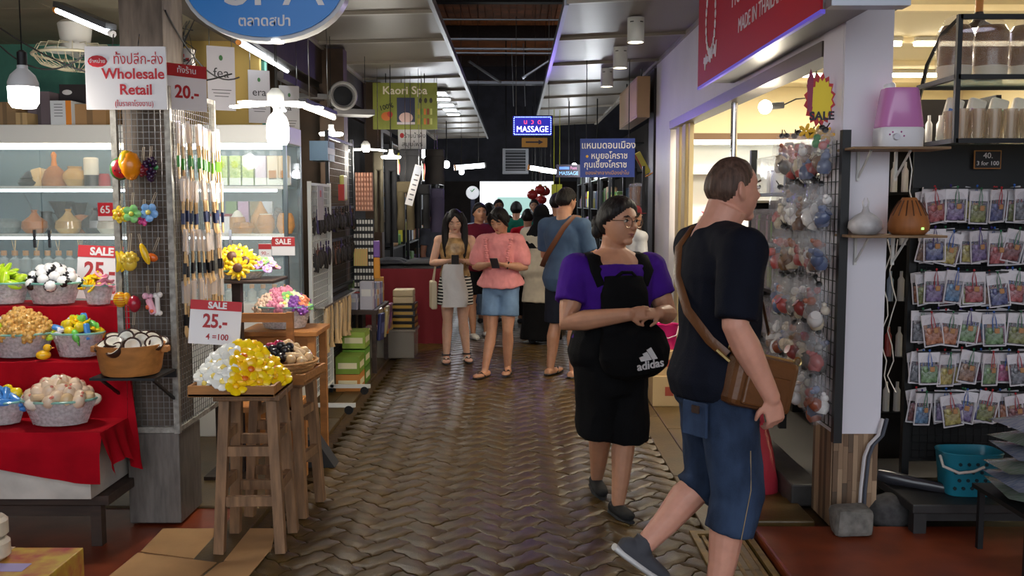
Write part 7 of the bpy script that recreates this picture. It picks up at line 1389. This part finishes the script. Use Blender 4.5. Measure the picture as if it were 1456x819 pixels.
    for s in (-1, 1):
        pts = [(s*.10, -.135, 1.2), (s*.13, -.125, 1.27), (s*.125, -.06, 1.335), (s*.12, .02, 1.345), (s*.13, .09, 1.30), (s*.17, .12, 1.18)]
        MB().tube([V(p) for p in pts], [(.036, .009)]*6, 8, side=(1, 0, 0)).build('shoulder_strap', BK, bp_, True)
    MB().tube([(-.05, -.165, 1.235), (-.02, -.178, 1.262), (.03, -.178, 1.262), (.06, -.165, 1.235)], .008, 6).build('grab_handle', BK, bp_, True)
    lg = bpy.data.objects.new('logo', None)
    P0 = V((.085, -.292, .845)); WH = plain(225, 222, 222, .6); L = MB()
    for k, (x, hgt) in enumerate(((-.034, .024), (-.006, .042), (.026, .06))): L.prism([(x-.014, 0), (x+.014, 0), (x+.014-.03*hgt/.06, hgt), (x-.010-.03*hgt/.06, hgt*.85)], .006)
    o = L.build('logo_bars', WH, bp_, False, P0, (.05, -.12, .08)); text('adidas', .058, WH, bp_, P0+V((.002, -.002, -.024)), (PI/2+.05, -.12, .08), name='logo_lettering', depth=.003, bold=.0008)
woman_purple(); JAW[:] = [.40, 1.0]
# ---- two women with phones
def phone_pose(h, **k):
    d = dict(w=.92, d=.92, hd=.142, HC=(0, -.04, .918), head=(R(24), 0, 0), SL=(.10, 0, .79), SR=(-.10, 0, .79), EL=(.145, -.02, .645), ER=(-.145, -.02, .645), WL=(.055, -.13, .665), WR=(-.055, -.135, .665), hdl=(-.75, -.5, .12), hdr=(.75, -.5, .12), hnl=(-.3, .3, .8), hnr=(.3, .3, .8), curl=.6); d.update(k); return make_pose(h, **d)
def phone(t, J, c=(40, 40, 46)):
    o = thing('phone', 'slim dark mobile phone held by the woman in %s' % t['clue'], 'phone', t.matrix_basis @ (J['WL'].lerp(J['WR'], .5)+V((0, -.075, .02))), rot=(R(50), 0, t.rotation_euler.z)); MB().box((0, 0, 0), (.072, .010, .145), ch=.004).build('case', plain(*c, .3), o); MB().box((0, .0055, 0), (.066, .001, .135)).build('screen', lamp('phone_screen', (.6, .7, .9), .5), o)
def woman_gold():
    h = 1.55; J = phone_pose(h, KL=(.05, -.02, .275), AL=(.075, .02, .045), KR=(-.05, -.01, .275), AR=(-.06, -.02, .045), TL=(.15, -1, 0))
    t, T, hh = person('woman with long black hair in gold sleeveless top and striped skirt', (-.60, 9.5, 0), R(4), J, SK_LIGHT, .007); t['clue'] = 'the gold top'
    face(t, J, T, hh, down=True, brow=HBLACK, lips=(175, 80, 80))
    def ex(m, q):
        for s in (-1, 1):
            m.tube([(s*.24*q, .02*q, .38*q), (s*.40*q, -.02*q, .05*q), (s*.44*q, -.20*q, -.4*q), (s*.44*q, -.46*q, -.9*q), (s*.40*q, -.74*q, -1.35*q), (s*.35*q, -.86*q, -1.65*q)], [(.12*q, .10*q), (.15*q, .13*q), (.16*q, .12*q), (.15*q, .10*q), (.10*q, .07*q), (.03*q, .03*q)], 10, side=(1, 0, 0))
        m.tube([(0, .25*q, .35*q), (0, .42*q, 0), (0, .45*q, -.5*q), (0, .42*q, -1.1*q)], [(.2*q, .12*q), (.36*q, .14*q), (.38*q, .12*q), (.2*q, .05*q)], 12, side=(1, 0, 0))
    hair(t, J, T, hh, HBLACK, .06, hline([(0, .74), (.35, .60), (.7, .2), (1.0, -.2), (1.3, -.5), (3.15, -.9)], 4), ex)
    m = torso(MB(), J, .56, .80, .014); 
    for s in (-1, 1): m.tube([V((s*.075*h, .0, .78*h)), V((s*.06*h, .01, .815*h))], [.03, .026], 10)
    garment('gold_top', m, mat('gold_satin', c8(150, 112, 66), .35, var=.35, scale=16, col2=c8(196, 160, 108), bump=.4), t, .010, 2, .005, 18)
    m = MB().tube([V((0, .0, .60*h)), V((0, .005, .52*h)), V((0, .005, .44*h)), V((0, .0, .375*h))], [(.135, .105), (.165, .13), (.18, .14), (.185, .145)], 24, side=(1, 0, 0)); garment('striped_skirt', m, stripes('black_white_stripe', c8(225, 220, 212), c8(22, 22, 26), 32, 'Z', duty=.45), t, .010, 2, .004, 10)
    for s in 'LR': flipflop(t, J['A'+s], J['T'+s], h, plain(22, 20, 20), plain(35, 32, 30)); MB().tube([J['A'+s]+V((.026*math.cos(a)*1.6, .03*math.sin(a)*1.4, .01)) for a in [2*PI*k/12 for k in range(12)]], .008, 5, closed=True).build('ankle_strap', plain(32, 28, 28), t, True); MB().tube([J['A'+s]+V((-.045, -.06, -.05)), J['A'+s]+V((0, -.07, -.012)), J['A'+s]+V((.045, -.06, -.05))], .010, 6).build('sandal_strap', plain(200, 195, 185), t, True)
    MB().tube([J['WL'].lerp(J['EL'], .1)+V((0, .028*math.cos(a), .028*math.sin(a))) for a in [2*PI*k/12 for k in range(12)]], .004, 5, closed=True).build('gold_bracelet', mat('gold', c8(212, 165, 70), .25, metal=1), t, True)
    phone(t, J)
    b = thing('white_shopping_bag', 'white plastic shopping bag hanging from the wrist of the woman in gold', 'bag', t.matrix_basis @ V((-.01, -.20, .58)), .05)
    def fn(u, v): a = 2*PI*u; cx, cy = math.cos(a), math.sin(a); s = 1-.22*v*v; return (.125*cx*s+.015*math.sin(v*6), .06*cy*(1-.7*v)+.02*noise.noise((cx*3, cy*3, v*4)), v*.42)
    MB().grid(fn, 24, 12, wrap=True).box((0, 0, .005), (.2, .08, .008)).build('bag_body', mat('white_thin_plastic', c8(205, 200, 195), .4, bump=.6, scale=12), b, True); MB().tube([(-.08, 0, .40), (-.05, 0, .46), (.05, .03, .46), (.08, 0, .40)], .008, 5).build('handle', MATS['white_thin_plastic'], b, True)
    b = thing('cream_tote', 'narrow cream tote bag at the hip of the woman in gold', 'bag', t.matrix_basis @ V((-.22, .02, .54)), .2); MB().box((0, 0, .14), (.06, .2, .28), ch=.015).build('bag_body', plain(205, 190, 160, .8), b); MB().tube([(0, -.06, .28), (.05, 0, .60), (.0, .06, .28)], .006, 5).build('handle', plain(205, 190, 160, .8), b)
woman_gold()
def woman_pink():
    h = 1.57; J = phone_pose(h, w=1.0, d=1.0, head=(R(26), 0, R(-14)), ka=1.1, KL=(.045, -.02, .275), AL=(.03, .06, .045), KR=(-.05, -.02, .275), AR=(-.085, -.05, .045), TR=(-.35, -1, 0), TL=(.05, -1, 0))
    t, T, hh = person('woman in pink puff-sleeve blouse and denim shorts looking at her phone', (-.13, 8.72, 0), R(-10), J, SK_TAN, .007); t['clue'] = 'the pink blouse'
    face(t, J, T, hh, down=True, brow=HBLACK, lips=(165, 80, 80))
    def ex(m, q):
        for s in (-1, 1): m.tube([(s*.15*q, -.30*q, .42*q), (s*.30*q, -.30*q, .20*q), (s*.36*q, -.16*q, -.08*q), (s*.36*q, -.05*q, -.25*q)], [(.12*q, .06*q), (.10*q, .06*q), (.08*q, .06*q), (.03*q, .03*q)], 10)
        m.tube([(-.1*q, -.36*q, .40*q), (.05*q, -.43*q, .27*q), (.2*q, -.40*q, .12*q)], [.08*q, .06*q, .02*q], 8); m.ell((.0, .42*q, -.12*q), (.2*q, .16*q, .2*q))
    hair(t, J, T, hh, HBLACK, .07, hline([(0, .52), (.5, .42), (.9, .2), (1.25, -.1), (1.6, -.3), (3.15, -.7)], 4), ex)
    PK = mat('pink_cotton', c8(222, 140, 138), .85, var=.1, scale=10, bump=.2, bscale=150); m = torso(MB(), J, .545, .835, .018, lambda z: 1.0 if z > .64 else 1+(.64-z)*3.2)
    for s in 'LR': a, b = J['S'+s], J['E'+s]; m.tube([a, a.lerp(b, .25), a.lerp(b, .6), a.lerp(b, .85), a.lerp(b, .95)], [.062, .078, .086, .07, .056], 16)
    yoke(m, J, -.005)
    garment('pink_blouse', m, PK, t, .010, 2, .010, 16); r_ = MB()
    for s in (-1, 1):
        for k in range(14): z = .81-k*.013; y = -.072-.030*math.sin(PI*k/13); r_.ell((s*(.075-.002*k)*h, y*h-.012, z*h), (.022, .014, .013), 0, 8, 5, rot=rz(k*1.3))
    r_.build('ruffle', PK, t, True)
    m = torso(MB(), J, .462, .55, .006); 
    for s in 'LR': trouser(m, J, s, .62, .088, .10, 0)
    garment('denim_shorts', m, mat('light_denim', c8(104, 130, 160), .8, var=.25, scale=8, bump=.3, bscale=220), t, .010, 3, .005, 12)
    for s in 'LR': flipflop(t, J['A'+s], J['T'+s], h, plain(30, 26, 28), plain(28, 24, 24))
    MB().tube([J['WL'].lerp(J['EL'], .12)+V((.006*math.sin(a), .028*math.cos(a), .028*math.sin(a))) for a in [2*PI*k/12 for k in range(12)]], .008, 6, closed=True).build('watch', plain(20, 20, 24), t, True); MB().tube([J['WL'].lerp(J['EL'], .25)+V((.006*math.sin(a), .03*math.cos(a), .03*math.sin(a))) for a in [2*PI*k/12 for k in range(12)]], .005, 6, closed=True).build('red_wristband', plain(210, 60, 50), t, True)
    phone(t, J, (50, 50, 56))
woman_pink()
# ---- man in blue t-shirt seen from behind
def man_blue():
    h = 1.74; J = make_pose(h, ka=1.1, w=1.05, d=1.05, hd=.134, nk=1.15, head=(R(8), 0, R(-12)), ER=(-.14, -.03, .64), WR=(-.10, -.15, .66), EL=(.14, -.03, .64), WL=(.10, -.15, .66), hdr=(.5, -.8, .2), hdl=(-.5, -.8, .2), KL=(.06, -.01, .275), AL=(.08, .01, .045), KR=(-.06, 0, .275), AR=(-.065, .02, .045))
    t, T, hh = person('man in faded blue t-shirt and dark shorts with a brown sling strap, back turned', (.46, 8.72, 0), R(148), J, SK_TAN, .0075, kl=1.05)
    face(t, J, T, hh, brow=HBLACK); hair(t, J, T, hh, HBLACK, .06, hline([(0, .58), (.5, .54), (.9, .4), (1.3, .15), (1.6, -.02), (1.8, -.1), (2.0, -.35), (3.15, -.48)], 4))
    m = torso(MB(), J, .48, .835, .018); yoke(m, J, -.01)
    for s in 'LR': sleeve(m, J['S'+s], J['E'+s], .8, .08, .075)
    garment('blue_t_shirt', m, mat('faded_blue', c8(62, 84, 112), .85, var=.2, scale=5, bump=.2, bscale=200), t, .011, 3, .006, 10)
    m = torso(MB(), J, .462, .53, .006)
    for s in 'LR': trouser(m, J, s, .95, .10, .105, 0)
    garment('dark_shorts', m, clothm('charcoal', 34, 36, 46), t, .011, 3, .006, 9)
    for s in 'LR': flipflop(t, J['A'+s], J['T'+s], h, plain(26, 24, 24), plain(22, 20, 20))
    sp = [(-.13, -.05, 1.46), (-.12, .06, 1.47), (-.07, .15, 1.38), (.0, .175, 1.26), (.10, .165, 1.12), (.2, .07, 1.02), (.18, -.1, .98)]; bg = thing('sling_bag', 'brown leather sling bag across the back of the man in blue', 'bag', t.location, t.rotation_euler.z); MB().tube([V(p) for p in sp], [(.025, .006)]*7, 6, side=None).build('strap', plain(104, 62, 40, .5), bg, True); MB().box((.17, -.09, .97), (.09, .2, .14), ch=.02).build('bag_body', plain(38, 30, 28, .5), bg)
man_blue()
# ---- simpler walkers further away
def walker(label, loc, rot, h, top, bottom, zhem, skin=SK_TAN, long_sleeve=False, shoe=(40, 40, 44), hairc=HBLACK, hijab=None, tunic=None, skirt=None, cap=None, voxel=.012, w=1.05, lean=0, nofeet=False):
    J = make_pose(h, w=w, d=w, lean=lean, KL=(.056, -.02, .275), AL=(.06, .03, .045), KR=(-.056, .01, .275), AR=(-.06, -.03, .045)); t, T, hh = person(label, loc, rot, J, skin, voxel, feet=False); face(t, J, T, hh, brow=hairc)
    if hijab: hair(t, J, T, hh, clothm('hijab', *hijab), .09, lambda d: (1 if (d.z > .45 or abs(d.x) > .72 or d.z < -.8) else -1) if d.y < 0 else 1, lambda m, q: m.tube([(0, .1*q, -.1*q), (0, .1*q, -.5*q), (0, .12*q, -1.0*q), (0, .1*q, -1.75*q)], [(.42*q, .45*q), (.45*q, .5*q), (.9*q, .62*q), (.98*q, .65*q)], 20, side=(1, 0, 0)), name='hijab')
    else: hair(t, J, T, hh, hairc, .07)
    if cap: MB().mb(MB().lathe([(.40*hh, .12*hh), (.39*hh, .3*hh), (.3*hh, .48*hh), (0, .56*hh)], n=16).box((0, -.42*hh, .14*hh), (.5*hh, .3*hh, .03*hh)), T).build('cap', plain(*cap, .8), t, True)
    m = torso(MB(), J, .48, .835, .018)
    for s in 'LR':
        sleeve(m, J['S'+s], J['E'+s], .98 if long_sleeve else .6, .058, .06)
        if long_sleeve: m.tube([J['E'+s], J['W'+s]], [.052, .045], 12); m.ell(J['E'+s], .053)
    yoke(m, J, -.01)
    if tunic: m.tube([V((0, 0, .56*h)), V((0, .01, .47*h)), V((0, .02, tunic*h))], [(.15, .12), (.19, .15), (.22, .17)], 20, side=(1, 0, 0))
    garment('top', m, clothm('top_%d_%d_%d' % top, *top), t, .013, 3, .006, 9); m = torso(MB(), J, .462, .53, .006)
    if skirt: m.tube([V((0, 0, .55*h)), V((0, 0, .4*h)), V((0, 0, .03*h))], [(.15, .12), (.19, .16), (.24, .2)], 20, side=(1, 0, 0))
    else:
        for s in 'LR': trouser(m, J, s, zhem, .098, .09 if zhem < 1.5 else .06, .08)
    garment('skirt' if skirt else 'trousers', m, clothm('low_%d_%d_%d' % bottom, *bottom), t, .013, 3, .006, 9)
    for s in 'LR':
        b = J['A'+s]+V((0, -.02, -.035)); MB().tube([b+V((0, .07, 0)), b+V((0, .05, 0)), b+V((0, -.06, 0)), b+V((0, -.12, -.01)), b+V((0, -.15, -.015))], [(.02, .02), (.038, .036), (.045, .032), (.04, .024), (.015, .014)], 12, side=(1, 0, 0)).build('shoe', plain(*shoe, .7), t, True)
    return t
walker('woman in black headscarf and long cream tunic over a black skirt', (.30, 10.8, 0), R(170), 1.58, (200, 190, 172), (16, 16, 18), 2, long_sleeve=True, hijab=(16, 16, 20), tunic=.30, skirt=True, w=1.15)
walker('person in maroon top and black shorts with white sneakers behind the woman in gold', (-.42, 11.2, 0), R(20), 1.6, (96, 22, 40), (20, 20, 24), .75, shoe=(215, 212, 205), long_sleeve=True)
walker('dark-clothed man standing beyond the man in blue', (.52, 11.8, 0), R(185), 1.72, (30, 28, 34), (26, 26, 30), 1.9)
walker('person in dark green shirt in the far crowd', (.02, 14.0, 0), R(178), 1.62, (18, 92, 74), (40, 40, 50), 1.9)
walker('person in bright red shirt in the far crowd', (.17, 12.6, 0), R(170), 1.52, (190, 20, 38), (24, 24, 28), 1.9, long_sleeve=True)
walker('person in grey patterned shirt by the round white sign', (-.50, 14.2, 0), R(15), 1.55, (130, 138, 155), (50, 70, 110), 1.9)
walker('person in pale blue jeans and blue shirt behind the woman in pink', (-.35, 12.6, 0), R(160), 1.6, (100, 120, 150), (110, 132, 160), 1.9)
walker('person in charcoal jacket in the far crowd', (-.28, 16.2, 0), R(10), 1.66, (44, 44, 52), (30, 30, 36), 1.9)
walker('person in navy top at the end of the lane', (.35, 17.0, 0), R(-8), 1.66, (40, 48, 80), (30, 30, 36), 1.9)
walker('stall keeper in grey t-shirt behind the folded jackets', (-1.02, 11.95, 0), R(60), 1.55, (96, 102, 112), (40, 40, 46), 1.9)
walker('person in white shirt and maroon cap behind the woman with glasses', (1.18, 9.6, 0), R(120), 1.58, (205, 205, 208), (40, 40, 46), 1.9, cap=(120, 20, 34))

bpy.data.scenes.remove(TS)
